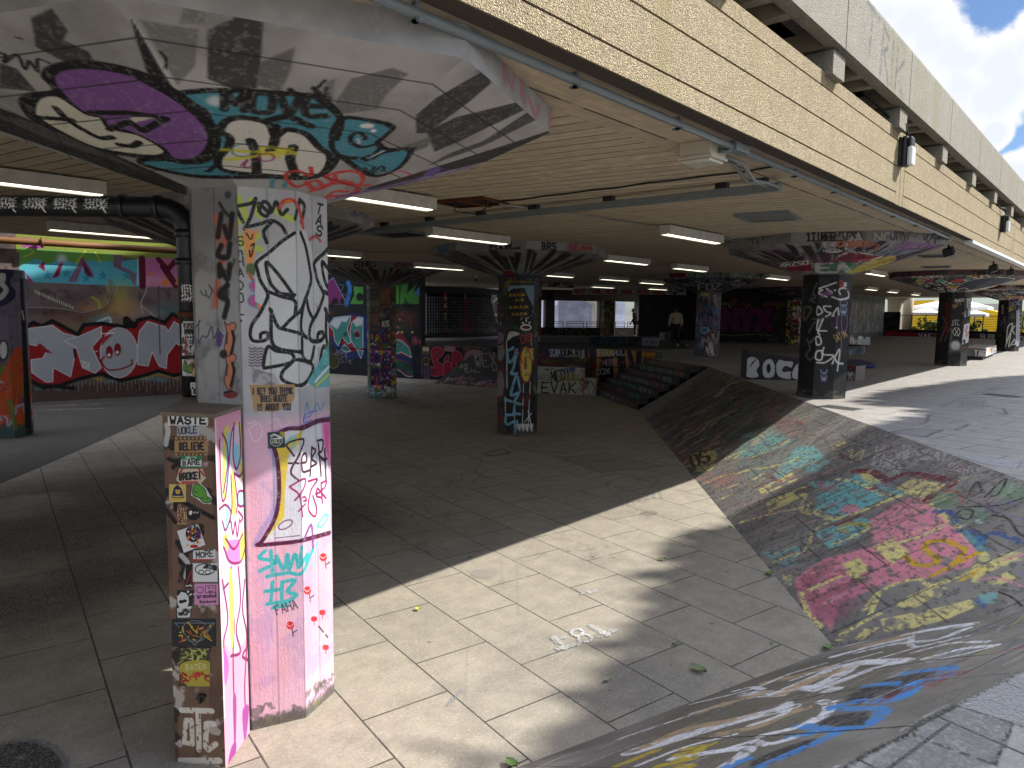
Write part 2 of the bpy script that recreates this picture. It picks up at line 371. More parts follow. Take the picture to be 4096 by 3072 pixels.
    def fill(s, col, a=1): s.put(0, s.H, 0, s.W, np.full((s.H, s.W), a, np.float32), col); return s
    def cloud(s, col, cell=.3, lo=.5, hi=.65, a=1, seed=0, sy=1, sx=1):
        hh = int(s.H/sy)+2; ww = int(s.W/sx)+2
        f = fnoise(hh, ww, max(2, cell*s.ppm), s.seed+seed, 5); f = f[(np.arange(s.H)/sy).astype(int)][:, (np.arange(s.W)/sx).astype(int)]
        s.put(0, s.H, 0, s.W, np.clip((f-lo)/(hi-lo), 0, 1)*a, col); return s
    def band(s, v0, v1, col, a=1, soft=.03):
        y = (np.arange(s.H)+.5)/s.ppm; m = np.clip((y-v0)/soft+.5, 0, 1)*np.clip((v1-y)/soft+.5, 0, 1)
        s.put(0, s.H, 0, s.W, np.repeat(m[:, None], s.W, 1)*a, col); return s
    def scrib(s, box, n, cols, size, w, seed=0, soft=0, a=1, kind='tag'):
        """n loose tags, drips or blobs thrown over box=(u0,v0,u1,v1) metres"""
        r = random.Random(seed*31+7); vw = s.vw; s.vw = None
        for i in range(n):
            cx = r.uniform(box[0], box[2]); cy = r.uniform(box[1], box[3]); k = size*r.uniform(.5, 1.4); c = r.choice(cols); ww = w*r.uniform(.6, 1.4)
            if kind == 'tag':
                m = r.randint(3, 6); ang = r.uniform(-.25, .35); pts = []
                for j in range(m*3):
                    x = (j/3-m/2)*k*.45+r.uniform(-.2, .2)*k; y = r.choice((-.5, .5, .1, -.15))*k*r.uniform(.6, 1.1)
                    pts.append((cx+x*math.cos(ang)-y*math.sin(ang), cy+x*math.sin(ang)+y*math.cos(ang)))
                s.line(pts, ww, c, a, soft)
            elif kind == 'blob':
                m = 9; ph = r.uniform(0, 6); pts = [(cx+k*r.uniform(.5, 1.1)*math.cos(ph+t*2*math.pi/m), cy+.7*k*r.uniform(.5, 1.1)*math.sin(ph+t*2*math.pi/m)) for t in range(m)]
                s.poly(pts, c, a, soft, curve=True)
            elif kind == 'letter':
                h = k; x = cx-k
                for j in range(r.randint(2, 4)):
                    pts = [(x+r.uniform(0, .7)*k, cy+r.choice((-.5, 0, .5))*h*r.uniform(.8, 1.1)) for _ in range(4)]
                    s.line(pts, ww*2.2, (15, 15, 15), a); s.line(pts, ww*1.5, c, a); x += k*.6
            else:
                L = k*r.uniform(.4, 1.6); s.line([(cx, cy), (cx+r.uniform(-.01, .01), cy-L)], ww, c, a)
        s.vw = vw; return s
    def wear(s, amt=.4, cell=.05, lo=.52, hi=.6, sx=1, seed=5):
        ww = int(s.W/sx)+2; f = fnoise(s.H, ww, max(2, cell*s.ppm), s.seed+seed, 4)[:, (np.arange(s.W)/sx).astype(int)]
        s.a *= (1-amt*np.clip((f-lo)/(hi-lo), 0, 1)).astype(np.float32); return s
    def uvof(s, P):
        d = np.asarray(P, float)-s.P0; return (float(d @ s.U)/s.w, float(d @ s.V)/s.h)
    def image(s, name):
        im = bpy.data.images.new(name, s.W, s.H, alpha=True); px = np.ones((s.H, s.W, 4), np.float32)
        px[..., :3] = s.rgb; px[..., 3] = s.a; im.alpha_mode = 'CHANNEL_PACKED'
        im.pixels.foreach_set(px.ravel()); im.update(); im.pack(); return im
    def mat(s, name, base=(150, 146, 138), rough=.6, boards=None, bump=.35, var=.2, spec=.35, jd=.7):
        m = NT(name); a = srgb(base); o = m.co()
        mid = m.noise(6, o, 6, .62); fin = m.noise(60, o, 3); big = m.noise(1.3, o, 5)
        con = m.mix(m.rng(mid, .3, .7), tuple(a*(1-var)), tuple(np.minimum(a*(1+var), 1)))
        con = m.mix(m.rng(big, .5, .75, 0, .4), con, tuple(a*.5))
        h = m.math('ADD', m.math('MULTIPLY', fin, .5), m.math('MULTIPLY', mid, .6)); dk = None
        if boards:                                            # joints between formwork boards, in metres of u or v
            axis, step, ph = boards; sp = m.n("SeparateXYZ", {0: m.co("UV")}).outputs[axis]
            q = m.math('ADD', m.math('MULTIPLY', sp, (s.w if axis == 0 else s.h)/step), ph); fr = m.math('FRACT', q)
            dk = m.math('LESS_THAN', m.math('MINIMUM', fr, m.math('SUBTRACT', 1, fr)), .006/step)
            wv = m.n("TexWhiteNoise", {"W": m.math('FLOOR', q)}, noise_dimensions='1D').outputs[0]
            gr = m.noise(5, m.map(m.co("UV"), (s.w*(1 if axis else 12), s.h*(12 if axis else 1), 1)), 5, .7)
            h = m.math('SUBTRACT', m.math('ADD', h, m.math('ADD', m.math('MULTIPLY', gr, .6), m.math('MULTIPLY', wv, .3))), m.math('MULTIPLY', dk, 1.5))
        ti = m.n("TexImage", {0: m.co("UV")}, image=s.image(name+"_paint"), extension='EXTEND')
        al = ti.outputs[1]
        al = m.math('MULTIPLY', al, m.rng(m.math('ADD', m.math('MULTIPLY', fin, .6), m.math('MULTIPLY', mid, .4)), .22, .29))
        col = m.mix(al, con, ti.outputs[0])
        col = m.mix(m.rng(big, .45, .8, 0, .22), col, (.05, .045, .04, 1))
        if dk is not None: col = m.mix(m.math('MULTIPLY', dk, jd), col, (.02, .02, .018, 1))
        return m.out(col, m.rng(mid, .3, .7, rough-.12, rough+.18), m.bump(h, bump, .008), spec=spec)
def wall_cv(a, b, z0, z1, ppm=60, base=None):
    """upright sheet from ground point a to b (left to right as one faces it)"""
    a = np.array([a[0], a[1], z0], float); d = np.array([b[0]-a[0], b[1]-a[1], 0]); L = np.linalg.norm(d)
    return Canvas(a, d/L, (0, 0, 1), L, z1-z0, ppm, base)
def quad_cv(p0, p1, p2, p3, ppm=60, base=None):
    """flat four-sided face, corners anticlockwise from lower left seen from the front"""
    p0, p1, p2, p3 = (np.asarray(p, float) for p in (p0, p1, p2, p3))
    U = (p1-p0)/np.linalg.norm(p1-p0); N = np.cross(p1-p0, p3-p0); N /= np.linalg.norm(N); V = np.cross(N, U)
    pr = np.array([[(p-p0) @ U, (p-p0) @ V] for p in (p0, p1, p2, p3)]); lo = pr.min(0); hi = pr.max(0)
    return Canvas(p0+U*lo[0]+V*lo[1], U, V, hi[0]-lo[0], hi[1]-lo[1], ppm, base)
# ---------------------------------------------------------------- the paint of the place, surface by surface
V1 = (0, 0, 1.58); V2 = (1300, 0, 1.58); V6 = (0, 800, 1.58); VB = (600, 1600, 2.765); VF1 = (0, 1850, 1.358); VF2 = (1300, 1850, 1.358); VF3 = (2696, 1850, 1.358)
VP1 = (600, 700, 1.586); VP2 = (600, 1300, 1.586); VP3 = (600, 1500, 1.19); VP4 = (600, 2272, 1.19); VK = (2500, 1300, 1.2763); V4 = (1300, 900, 1.58); V5 = (2696, 900, 1.58)
Z4 = (1280, 1000, 2.765); Z5 = (2000, 1000, 2.765); Z6 = (2700, 1000, 2.765); Z7 = (3296, 1000, 2.765); VG = (1650, 1100, 1.905); VM = (1280, 1050, 1.586); VC = (3000, 1100, 1.83); VD = (3496, 1100, 2.1167); VS = (1800, 1300, 2.212)
K = (20, 20, 21); WH = (226, 224, 218); RED = (186, 34, 36); TEAL = (72, 142, 160); DG = (58, 57, 57); MG = (104, 102, 100)
PAL = [(200, 60, 60), (60, 110, 180), (230, 225, 215), (25, 25, 28), (220, 180, 60), (70, 150, 150), (150, 70, 140), (90, 140, 60), (220, 130, 160), (200, 110, 50)]
DPAL = [(120, 40, 40), (40, 60, 110), (150, 146, 140), (15, 15, 18), (130, 100, 40), (40, 90, 95), (90, 40, 90), (50, 80, 40)]
# -- nearest column
def cap1(cv):
    cv.cloud((128, 126, 124), .3, .3, .75, .7, 1); cv.cloud((192, 190, 187), .2, .45, .8, .5, 2)
    cv.view(*V1); P = cv.poly
    for p, c, a in [([(830, 115), (1000, 420), (1110, 590), (1040, 560), (930, 460), (860, 250)], K, .9), ([(1310, 195), (1530, 95), (1660, 130), (1640, 420), (1620, 560), (1480, 570), (1310, 500)], DG, .92),
                    ([(1640, 400), (1860, 300), (1830, 450), (1770, 580), (1620, 545)], MG, .9), ([(880, 130), (1250, 190), (1230, 420), (1120, 540), (960, 260)], MG, .7), ([(1180, 20), (1300, 40), (1290, 150), (1120, 160)], MG, .55),
                    ([(200, 120), (330, 60), (430, 200), (400, 260), (560, 330), (600, 400), (420, 400), (230, 300)], DG, .92), ([(0, 400), (110, 440), (230, 580), (0, 560)], DG, .9), ([(0, -60), (150, -30), (120, 30), (0, 20)], K, .8),
                    ([(-200, 620), (100, 720), (420, 860), (800, 1010), (1180, 1180), (1180, 1260), (900, 1150), (500, 1000), (100, 860), (-200, 760)], (40, 40, 41), .95), ([(-100, 700), (300, 800), (700, 980), (1000, 1130), (760, 1030), (300, 880)], (96, 94, 92), .8)]: P(p, c, a, soft=14)
    cv.line([(100, 240), (140, 250)], 8, K); cv.line([(1010, 330), (1050, 380), (1040, 440)], 12, K); cv.line([(2000, 560), (2050, 510)], 14, K)
    # tag at far left
    cv.line([(-20, 340), (40, 350), (30, 400), (110, 350), (160, 440), (190, 390), (240, 460), (240, 380), (310, 400)], 14, (30, 26, 36))
    cv.line([(830, 110), (1040, 450), (1390, 1000), (1450, 1135)], 5, (210, 208, 204), .7, curve=False)
    # teal throw-up behind
    P([(1120, 610), (1250, 578), (1480, 575), (1750, 590), (1960, 610), (2090, 690), (2150, 780), (2130, 1000), (2000, 1120), (1700, 1120), (1440, 1120), (1200, 1110), (930, 1050), (900, 1010), (1100, 1000), (1290, 900), (1300, 720)], TEAL, 1, curve=True, edge=K, ew=34)
    cv.oval((1370, 640), 70, 34, (210, 216, 216), .9, soft=30)
    # white letter
    P([(1392, 830), (1430, 765), (1540, 745), (1690, 780), (1735, 860), (1810, 820), (1930, 850), (2010, 930), (2080, 990), (2040, 1090), (1930, 1120), (1700, 1110), (1420, 1080), (1375, 1010), (1440, 930), (1450, 870)], (214, 210, 202), 1, curve=True, edge=K, ew=36)
    for l in ([(1580, 890), (1610, 960), (1620, 1090)], [(1850, 930), (1830, 1000), (1860, 1100)], [(1740, 800), (1730, 900), (1700, 960)], [(1700, 760), (1820, 740), (1960, 800)]): cv.line(l, 44, K)
    for l in ([(1390, 945), (1600, 960), (1860, 970), (1700, 930), (1640, 960), (1760, 990)], [(1430, 1010), (1600, 990), (1840, 940)]): cv.line(l, 26, (214, 208, 50), .8)
    cv.oval((1530, 950), 70, 40, None, ew=7, edge=(70, 120, 130)); cv.oval((1680, 995), 50, 24, None, ew=8, edge=(150, 40, 110)); cv.line([(1520, 1050), (1560, 1010), (1540, 1060), (1590, 1050)], 8, (150, 40, 110))
    # blurred black name along the top
    cv.text("MOVE", (1390, 690), (2080, 740), 110, 42, (30, 27, 27), .95, 14, True, jit=.1)
    cv.line([(1830, 570), (1860, 600)], 30, (30, 27, 27), soft=14); cv.line([(1980, 560), (2010, 590)], 30, (30, 27, 27), soft=14); cv.line([(2060, 560), (2060, 640)], 26, (30, 27, 27), soft=14)
    # purple shape with black halo and cream letter
    pur = [(350, 520), (390, 455), (560, 440), (790, 475), (930, 540), (1090, 630), (1230, 740), (1300, 830), (1300, 920), (1240, 990), (1150, 1008), (1085, 990), (1030, 930), (820, 830), (660, 790), (540, 720), (430, 620)]
    P([(260, 480), (330, 410), (560, 385), (850, 440), (1050, 530), (1230, 650), (1370, 800), (1390, 930), (1320, 1020), (1180, 1040), (1000, 1010), (800, 990), (640, 960), (420, 860), (200, 760), (120, 640), (190, 590), (330, 570)], K, 1, soft=10, curve=True)
    P(pur, (132, 86, 152), 1, curve=True)
    P([(250, 620), (340, 605), (420, 640), (540, 720), (640, 745), (690, 810), (860, 850), (980, 910), (1045, 965), (960, 985), (760, 965), (600, 930), (440, 860), (240, 745), (215, 680)], (216, 214, 196), 1, curve=True, edge=K, ew=16)
    cv.line([(355, 685), (430, 760), (560, 840), (640, 875), (710, 868)], 32, K); cv.line([(250, 745), (400, 755), (460, 760)], 30, K); cv.line([(750, 915), (830, 925), (880, 900)], 30, K); cv.line([(690, 820), (820, 770), (900, 830), (1050, 750), (820, 715), (590, 715), (570, 720)], 34, K, curve=False)
    P([(810, 740), (980, 745), (850, 778)], (216, 214, 196)); cv.line([(400, 780), (470, 815)], 14, (216, 214, 196))
    cv.line([(1300, 1085), (1320, 1080)], 14, K); cv.line([(1320, 1080), (1360, 1045)], 16, K)
    for x in (1720, 1800): cv.line([(x, 1130), (x-5, 1180)], 20, (80, 140, 160))
    # red tag
    for l in ([(1960, 1060), (1960, 1110), (1870, 1080), (1800, 1110), (1870, 1180), (1990, 1140), (2040, 1180)], [(1930, 1150), (2000, 1200), (2100, 1150), (2060, 1110), (2210, 1080)], [(1960, 1210), (2060, 1170), (2210, 1150)]): cv.line(l, 20, (196, 62, 60))
    cv.view(*V2)
    for p, c, a in [([(60, 650), (160, 500), (420, 430), (520, 470), (380, 600), (330, 690), (100, 725)], MG, .8), ([(0, 520), (60, 500), (40, 640), (0, 650)], MG, .6),
                    ([(570, 730), (700, 620), (1030, 430), (1040, 530), (900, 650), (640, 840), (575, 845)], DG, .93), ([(640, 830), (830, 740), (1240, 640), (1265, 690), (830, 900), (690, 960)], DG, .93), ([(500, 920), (680, 860), (640, 930), (560, 960)], MG, .8),
                    ([(780, 970), (1000, 890), (1290, 700), (1345, 750), (1000, 920), (640, 1050)], (70, 69, 69), .9), ([(560, 1100), (1000, 960), (1420, 825), (1436, 862), (1100, 1000), (300, 1200), (250, 1190)], (48, 47, 48), .95), ([(1000, 380), (1050, 440), (930, 470)], MG, .5)]: P(p, c, a, soft=10)
    P([(100, 752), (250, 757), (420, 800), (370, 865), (330, 905), (390, 945), (525, 940), (525, 990), (450, 1070), (330, 1112), (230, 1080), (130, 1010), (50, 950), (40, 860)], TEAL, 1, edge=K, ew=26, curve=True)
    cv.line([(255, 880), (220, 842), (165, 855), (160, 900), (230, 930), (330, 912), (350, 930), (300, 975), (235, 1000), (280, 1012), (370, 965), (560, 938)], 20, K); cv.oval((260, 797), 46, 16, WH); cv.oval((303, 827), 22, 11, WH)
    cv.line([(200, 880), (215, 905)], 16, (200, 200, 200)); cv.line([(290, 990), (370, 955)], 12, (200, 200, 200))
    cv.line([(0, 640), (60, 690), (100, 770), (70, 880)], 28, K); cv.line([(70, 990), (190, 1000)], 26, K)
    cv.line([(220, 1080), (250, 1060), (270, 1090), (310, 1055), (300, 1095), (350, 1050), (370, 1075), (300, 1100)], 9, K)
    for l in ([(20, 1110), (90, 1085), (200, 1085), (240, 1130), (200, 1170), (80, 1150), (60, 1110)], [(0, 1180), (90, 1140), (200, 1180), (150, 1230), (20, 1240)], [(190, 1230), (210, 1180), (280, 1170)], [(0, 1250), (60, 1210), (140, 1210)]): cv.line(l, 17, (205, 60, 58))
    P([(-20, 1180), (60, 1130), (160, 1190), (80, 1250), (-20, 1270)], (205, 60, 58), .75, rough=.5)
    for l in ([(100, 1240), (330, 1190), (640, 1110), (960, 1035)], [(60, 1260), (300, 1200), (560, 1150), (900, 1060)], [(560, 1140), (740, 1070)]): cv.line(l, 20, (112, 86, 160), .85)
    P([(620, 1110), (640, 1075), (720, 1050), (735, 1075), (680, 1115)], (120, 92, 170))
    cv.line([(350, 1100), (470, 1080), (545, 1105)], 7, (190, 70, 120)); P([(870, 360), (960, 320), (1000, 410), (940, 380)], (236, 236, 238))  # last shape: a spot of sun painted white at the capital's corner
    cv.wear(.25, .012, .66, .72)
def rim1(cv):
    cv.cloud((134, 136, 136), .2, .3, .8, .8, 1); cv.view(*V2)
    for l in ([(1130, 380), (1130, 520)], [(1130, 380), (1180, 560), (1200, 430)], [(1240, 620), (1230, 480), (1260, 660)], [(1290, 640), (1330, 730), (1350, 680)], [(1420, 690), (1415, 800)]): cv.line(l, 24, (190, 110, 130), .6, 10)
    cv.wear(.4, .04, .7, .8)
def sh1(k, cv):
    cv.cloud((150, 149, 148), .2, .4, .8, .6, 1); cv.cloud((205, 204, 202), .2, .45, .75, .5, 2)
    g = lambda *v: cv.view(*v)
    if k in (5, 6):
        cv.fill((150, 149, 148), .55); cv.cloud((96, 95, 94), .12, .52, .7, .6, 4); cv.scrib((0, 1.6, cv.w, 3.2), 5, [(70, 70, 72), (60, 60, 90)], .09, .012, 4 + k, a=.8); cv.uv().band(2.9, 3.4, (90, 88, 86), .5, .3)
        g(*VP1); cv.oval((492, 128), 20, 24, (70, 68, 68), soft=14)
        sp = lambda l, w=36, c=(26, 24, 24), s=14: cv.line(l, w, c, .95, s)
        P = (196, 106, 84)
        for l in ([(410, 270), (440, 330), (430, 400)], [(520, 310), (470, 420), (440, 480)], [(460, 540), (440, 600)], [(430, 680), (410, 830)]): sp(l, 40, P, 20)
        for l in ([(440, 180), (470, 230), (500, 260)],): sp(l, 16)
        for l in ([(450, 250), (430, 390)], [(520, 250), (500, 400), (470, 330)], [(450, 450), (430, 510), (490, 520), (505, 440)], [(440, 570), (440, 640)], [(440, 580), (490, 660), (505, 570)], [(490, 700), (440, 760), (490, 800), (470, 900)]): sp(l, 34)
        cv.oval((465, 750), 36, 44, (40, 36, 36), .8, soft=24)
        g(*VP2)
        for dy, s in ((-20, 1), (180, 1)):
            b = [(470, dy), (490, dy+20), (520, dy+5), (545, dy+20), (530, dy+70), (540, dy+100), (530, dy+150), (520, dy+220), (490, dy+225), (470, dy+170), (480, dy+110), (485, dy+60)]
            cv.poly(b, (206, 130, 104), 1, curve=True, edge=(50, 36, 32), ew=5); cv.line([(520, dy+60), (530, dy+120), (510, dy+210)], 16, (34, 26, 26), soft=4); cv.line([(490, dy+70), (485, dy+140)], 8, (60, 40, 36))
        cv.oval((465, 185), 24, 28, (40, 38, 38), .9, soft=10); cv.oval((438, 92), 20, 46, (98, 62, 130), .9, soft=8); cv.oval((510, 440), 46, 26, (130, 30, 30), .8, soft=6); cv.line([(470, 430), (520, 420)], 12, (40, 40, 40))
        return
    # painted lower half, faces towards the fascia
    cv.uv().band(-.1, 1.95, (232, 184, 200), 1, .10); cv.cloud((216, 160, 184), .3, .5, .75, .0, 3)
    for n, u in enumerate((.05, .1, .2, .26)): cv.uv().line([(u, 1.6), (u+.02, 1.1), (u-.01, .3)], .09, [(226, 150, 160), (216, 176, 206), (230, 160, 168), (224, 180, 194)][n], .5, .08)
    cv.uv().band(-.1, .07, (120, 112, 106), .8, .05); cv.cloud((190, 150, 190), .1, .58, .7, .4, 9)
    cv.scrib((0, 0, cv.w, .06), 5, [(190, 90, 70), (210, 190, 90), (120, 80, 110), (90, 90, 90)], .04, .018, 3, .02, a=.7)
    g(*VP1)
    for l in ([(560, 140), (600, 250), (560, 300)], [(640, 160), (700, 260)], [(800, 230), (900, 280)], [(680, 380), (640, 450), (700, 470)], [(560, 380), (600, 460)]): cv.line(l, 40, (190, 206, 60), .8, 12)
    for l in ([(540, 200), (590, 300)], [(540, 200), (640, 180), (670, 150)], [(670, 150), (650, 230), (620, 310), (610, 330), (700, 310)], [(690, 230), (720, 170), (760, 200), (740, 260), (700, 240), (690, 180), (760, 240), (800, 170), (830, 250), (870, 220)], [(700, 310), (770, 290), (830, 320), (860, 370)], [(770, 300), (720, 360), (740, 430)], [(950, 160), (930, 240), (920, 280)], [(950, 160), (980, 200), (960, 300)]): cv.line(l, 22, (28, 32, 26), .97, 5)
    cv.line([(820, 210), (850, 165), (910, 165), (950, 230), (970, 330)], 24, (200, 66, 50), .95, 5); cv.line([(860, 175), (890, 165)], 20, (214, 120, 50))
    cv.line([(1010, 410), (1050, 390), (1080, 420)], 16, (180, 50, 50), .8, 5)
    for y, ch in ((400, 'S'), (460, 'n'), (530, 'H'), (600, 'A'), (680, 'D'), (760, 'O'), (840, 'L'), (905, '*')): cv.text(ch, (555, y+50), (600, y+45), 56, 8, (36, 36, 36), soft=3)
    for ch, y in (('T', 230), ('A', 300), ('S', 370)): cv.text(ch, (1045, y+10), (1090, y+20), 60, 10, K, soft=3)
    cv.poly([(600, 340), (640, 355), (680, 350), (670, 400), (660, 470), (670, 500), (650, 570), (640, 580), (610, 560), (600, 450), (590, 400)], (226, 150, 84), 1, curve=True); cv.poly([(620, 390), (650, 380), (655, 430), (630, 420)], (238, 186, 60))
    for l in ([(610, 370), (640, 410), (650, 380)], [(640, 450), (660, 440), (640, 520), (630, 480)], [(600, 350), (590, 340)]): cv.line(l, 9, K)
    cv.oval((640, 600), 34, 40, (60, 90, 40), .8, soft=14); cv.line([(620, 620), (660, 680)], 16, (190, 80, 50))
    for x, y, r, c in ((665, 705, 36, (190, 90, 150)), (700, 740, 30, (240, 130, 90)), (660, 800, 40, (190, 90, 150)), (695, 770, 24, (214, 180, 50)), (700, 830, 26, (240, 130, 90)), (690, 800, 16, (214, 180, 50))): cv.oval((x, y), r, r, c, edge=(70, 160, 170), ew=7)
    cv.view(*V6)
    # torn white paste-up with an outlined hooded figure, repeated round the corner
    def figure(dx, sx):
        f = lambda p: [(1800+(x-1800)*sx+dx, y) for x, y in p]
        cv.poly(f([(1610, 640), (1615, 370), (1700, 310), (1840, 200), (1930, 195), (1965, 300), (2000, 470), (1980, 620), (2015, 750), (2005, 1000), (1960, 1090), (1975, 1160), (1900, 1198), (1770, 1165), (1730, 1095), (1650, 1080), (1655, 1000), (1680, 935), (1580, 910), (1562, 850), (1595, 770), (1670, 680)]), (206, 205, 202))
        for l in ([(1860, 208), (1780, 262), (1700, 332), (1622, 395), (1628, 450), (1645, 510), (1690, 590), (1680, 640), (1640, 720), (1592, 790), (1582, 860), (1605, 892), (1665, 890), (1692, 868), (1685, 838), (1650, 845), (1645, 872)], [(1900, 208), (1930, 290), (1952, 400), (1965, 500), (1950, 570), (1905, 690), (1872, 722)],
                  [(1680, 400), (1690, 470), (1720, 545), (1790, 605), (1852, 612), (1830, 570), (1765, 480), (1700, 405), (1680, 400)], [(1700, 582), (1780, 612), (1862, 640), (1864, 722)], [(1745, 590), (1860, 600)], [(1705, 690), (1765, 810), (1830, 760), (1872, 722)], [(1765, 810), (1900, 845)], [(1715, 700), (1715, 880), (1760, 940), (1900, 962)], [(1690, 930), (1745, 955), (1842, 972), (1840, 1025), (1700, 1058), (1664, 1050), (1690, 930)],
                  [(1782, 1090), (1830, 1040), (1872, 1010), (1962, 1030), (1972, 1090), (1905, 1172), (1790, 1142), (1782, 1090)], [(1930, 620), (1952, 700), (1992, 790), (1982, 872), (1920, 855), (1902, 780), (1930, 620)], [(1908, 872), (1915, 990), (1962, 1022), (1990, 905)]): cv.line(f(l), 21, (22, 22, 23))
    figure(0, 1); figure(330, .8)
    cv.poly([(1985, 1080), (2080, 900), (2080, 1180), (1990, 1190), (1940, 1150)], (90, 170, 170), .9); cv.line([(1990, 1150), (2080, 1050)], 14, (220, 218, 210)); cv.line([(1990, 1180), (2080, 1100)], 10, (214, 190, 60))
    for j in range(7): cv.line([(1575+i*18, 935+j*18+(i % 2)*10) for i in range(6)], 6, (60, 60, 62), curve=False)
    cv.poly([(1590, 1060), (1660, 1080), (1740, 1110), (1760, 1180), (1600, 1170)], (128, 128, 128), .9, rough=.42)
    # brown card: I BET YOU THINK THIS QUOTE IS ABOUT YOU
    cv.poly([(1572, 1170), (1862, 1165), (1860, 1250), (1830, 1300), (1740, 1340), (1605, 1335), (1590, 1240)], (176, 140, 98), 1, soft=2)
    for t, x0, x1, y in (("I BET YOU THINK", 1592, 1850, 1228), ("THIS QUOTE", 1640, 1816, 1276), ("IS ABOUT YOU", 1622, 1836, 1330)): cv.text(t, (x0, y), (x1, y-4), 38, 7.5, (38, 38, 44))
    cv.view(*VB)
    # yellow, white and plum piece with the black and plum names
    cv.poly([(1320, 480), (1500, 330), (1690, 280), (1960, 220), (1985, 1440), (1800, 1530), (1300, 1560), (1200, 1600), (1400, 1330)], (222, 218, 222)); cv.poly([(1380, 540), (1560, 420), (1700, 330), (1640, 480), (1530, 600), (1490, 1000), (1480, 1300), (1260, 1560), (1230, 1560), (1400, 1340)], (224, 196, 60), .95, soft=20)
    cv.poly([(1900, 240), (1985, 240), (1985, 700), (1930, 560)], (224, 60, 140), .8, soft=60); cv.line([(1480, 480), (1600, 400), (1560, 540)], 30, (120, 200, 210), .8, 10)
    cv.line([(1985, 190), (1880, 230), (1700, 290), (1500, 320), (1330, 380)], 40, (120, 110, 190), .6, 26); cv.line([(1340, 520), (1390, 760), (1370, 1200), (1240, 1440), (1160, 1600)], 60, (150, 140, 200), .6, 30)
    PL_ = (86, 26, 60)
    for l in ([(1985, 215), (1850, 235), (1680, 310), (1520, 320), (1400, 380)], [(1350, 480), (1400, 640), (1425, 900), (1415, 1150), (1370, 1330), (1240, 1560), (1190, 1605), (1400, 1590), (1650, 1560), (1985, 1470)]): cv.line(l, 44, PL_)
    cv.oval((1495, 1380), 84, 40, None, rot=-.5, edge=PL_, ew=10); cv.line([(1380, 1530), (1650, 1500)], 8, PL_)
    D = (64, 20, 42)
    for l in ([(1510, 490), (1560, 460), (1700, 440), (1640, 620), (1570, 740), (1560, 820), (1640, 890)], [(1530, 700), (1640, 700)], [(1500, 500), (1590, 620)], [(1670, 700), (1730, 680), (1720, 590), (1680, 640), (1690, 790), (1760, 780)], [(1790, 520), (1770, 840)], [(1790, 530), (1830, 560), (1790, 650), (1840, 700), (1780, 740)], [(1860, 480), (1880, 700), (1890, 840)], [(1850, 450), (1910, 450), (1900, 560), (1860, 600), (1940, 680)], [(1930, 540), (1945, 880)], [(1900, 660), (1955, 650)]): cv.line(l, 20, D)
    M_ = (150, 22, 92)
    for l in ([(1540, 960), (1660, 890), (1720, 880), (1690, 1000), (1600, 1110)], [(1550, 970), (1650, 1060), (1690, 1290)], [(1640, 1230), (1720, 1150)], [(1690, 1080), (1710, 1070), (1730, 1110), (1700, 1120)], [(1750, 900), (1850, 880), (1780, 1000), (1750, 1200), (1820, 1290), (1840, 1200), (1800, 1060)], [(1830, 1040), (1880, 1020), (1850, 980), (1840, 1060), (1890, 1080)], [(1890, 930), (1905, 1140)], [(1890, 920), (1950, 900), (1930, 970), (1890, 1010), (1945, 1090)]): cv.line(l, 18, M_)
    cv.line([(1850, 1400), (1920, 1280), (1970, 1290), (1900, 1400), (1850, 1390)], 24, (110, 200, 214), .9, 6)
    cv.poly([(1298, 360), (1485, 350), (1490, 525), (1305, 540)], (34, 48, 44)); cv.poly([(1430, 352), (1485, 350), (1488, 420), (1450, 400)], (190, 170, 50), .9); cv.oval((1395, 450), 66, 62, None, edge=WH, ew=8); cv.line([(1335, 400), (1370, 380), (1420, 410), (1460, 420), (1400, 430), (1350, 430)], 16, WH); cv.text("BOLC", (1348, 480), (1445, 474), 30, 8, (210, 214, 190))
    cv.line([(1700, 250), (1720, 100), (1740, 30), (1760, 130), (1850, 120)], 10, (60, 110, 190)); cv.line([(1720, 200), (1780, 170), (1760, 140), (1700, 190), (1710, 250), (1790, 220)], 9, (60, 110, 190)); cv.line([(1800, 130), (1850, 40), (1880, 110), (1930, 20)], 8, (60, 110, 190))
    cv.line([(1080, 260), (1200, 250), (1240, 380), (1160, 460), (1100, 330), (1200, 250)], 18, (236, 226, 232), .6, 10); cv.line([(1300, 260), (1400, 210), (1460, 300), (1560, 240)], 18, (236, 226, 232), .5, 10)
    cv.view(*VF1)
    TQ = (64, 178, 178)
    for l in ([(1440, 480), (1410, 520), (1500, 540), (1410, 590)], [(1470, 480), (1480, 600)], [(1500, 510), (1540, 580), (1560, 500), (1570, 580), (1600, 500), (1620, 570)], [(1640, 460), (1630, 560), (1670, 500), (1660, 570)], [(1700, 470), (1640, 600), (1560, 600), (1450, 620)], [(1440, 700), (1520, 690)], [(1480, 650), (1470, 760)], [(1530, 660), (1530, 740)], [(1530, 650), (1600, 640), (1560, 700), (1610, 720), (1550, 760)], [(1450, 770), (1580, 750)], [(1480, 790), (1560, 775)]): cv.line(l, 20, TQ, 1, 3)
    cv.line([(1650, 420), (1690, 340), (1700, 460)], 14, (130, 60, 130), .9); cv.line([(1710, 560), (1720, 430)], 10, (110, 200, 214))
    for x, y in ((1755, 515), (1670, 695), (1575, 885)):
        cv.oval((x, y), 20, 22, (206, 40, 44)); cv.line([(x-16, y-4), (x, y+6), (x+16, y-8)], 4, (240, 200, 206)); cv.line([(x+10, y+22), (x+16, y+60)], 5, (50, 40, 44)); cv.line([(x+16, y+40), (x+36, y+26)], 5, (50, 40, 44))
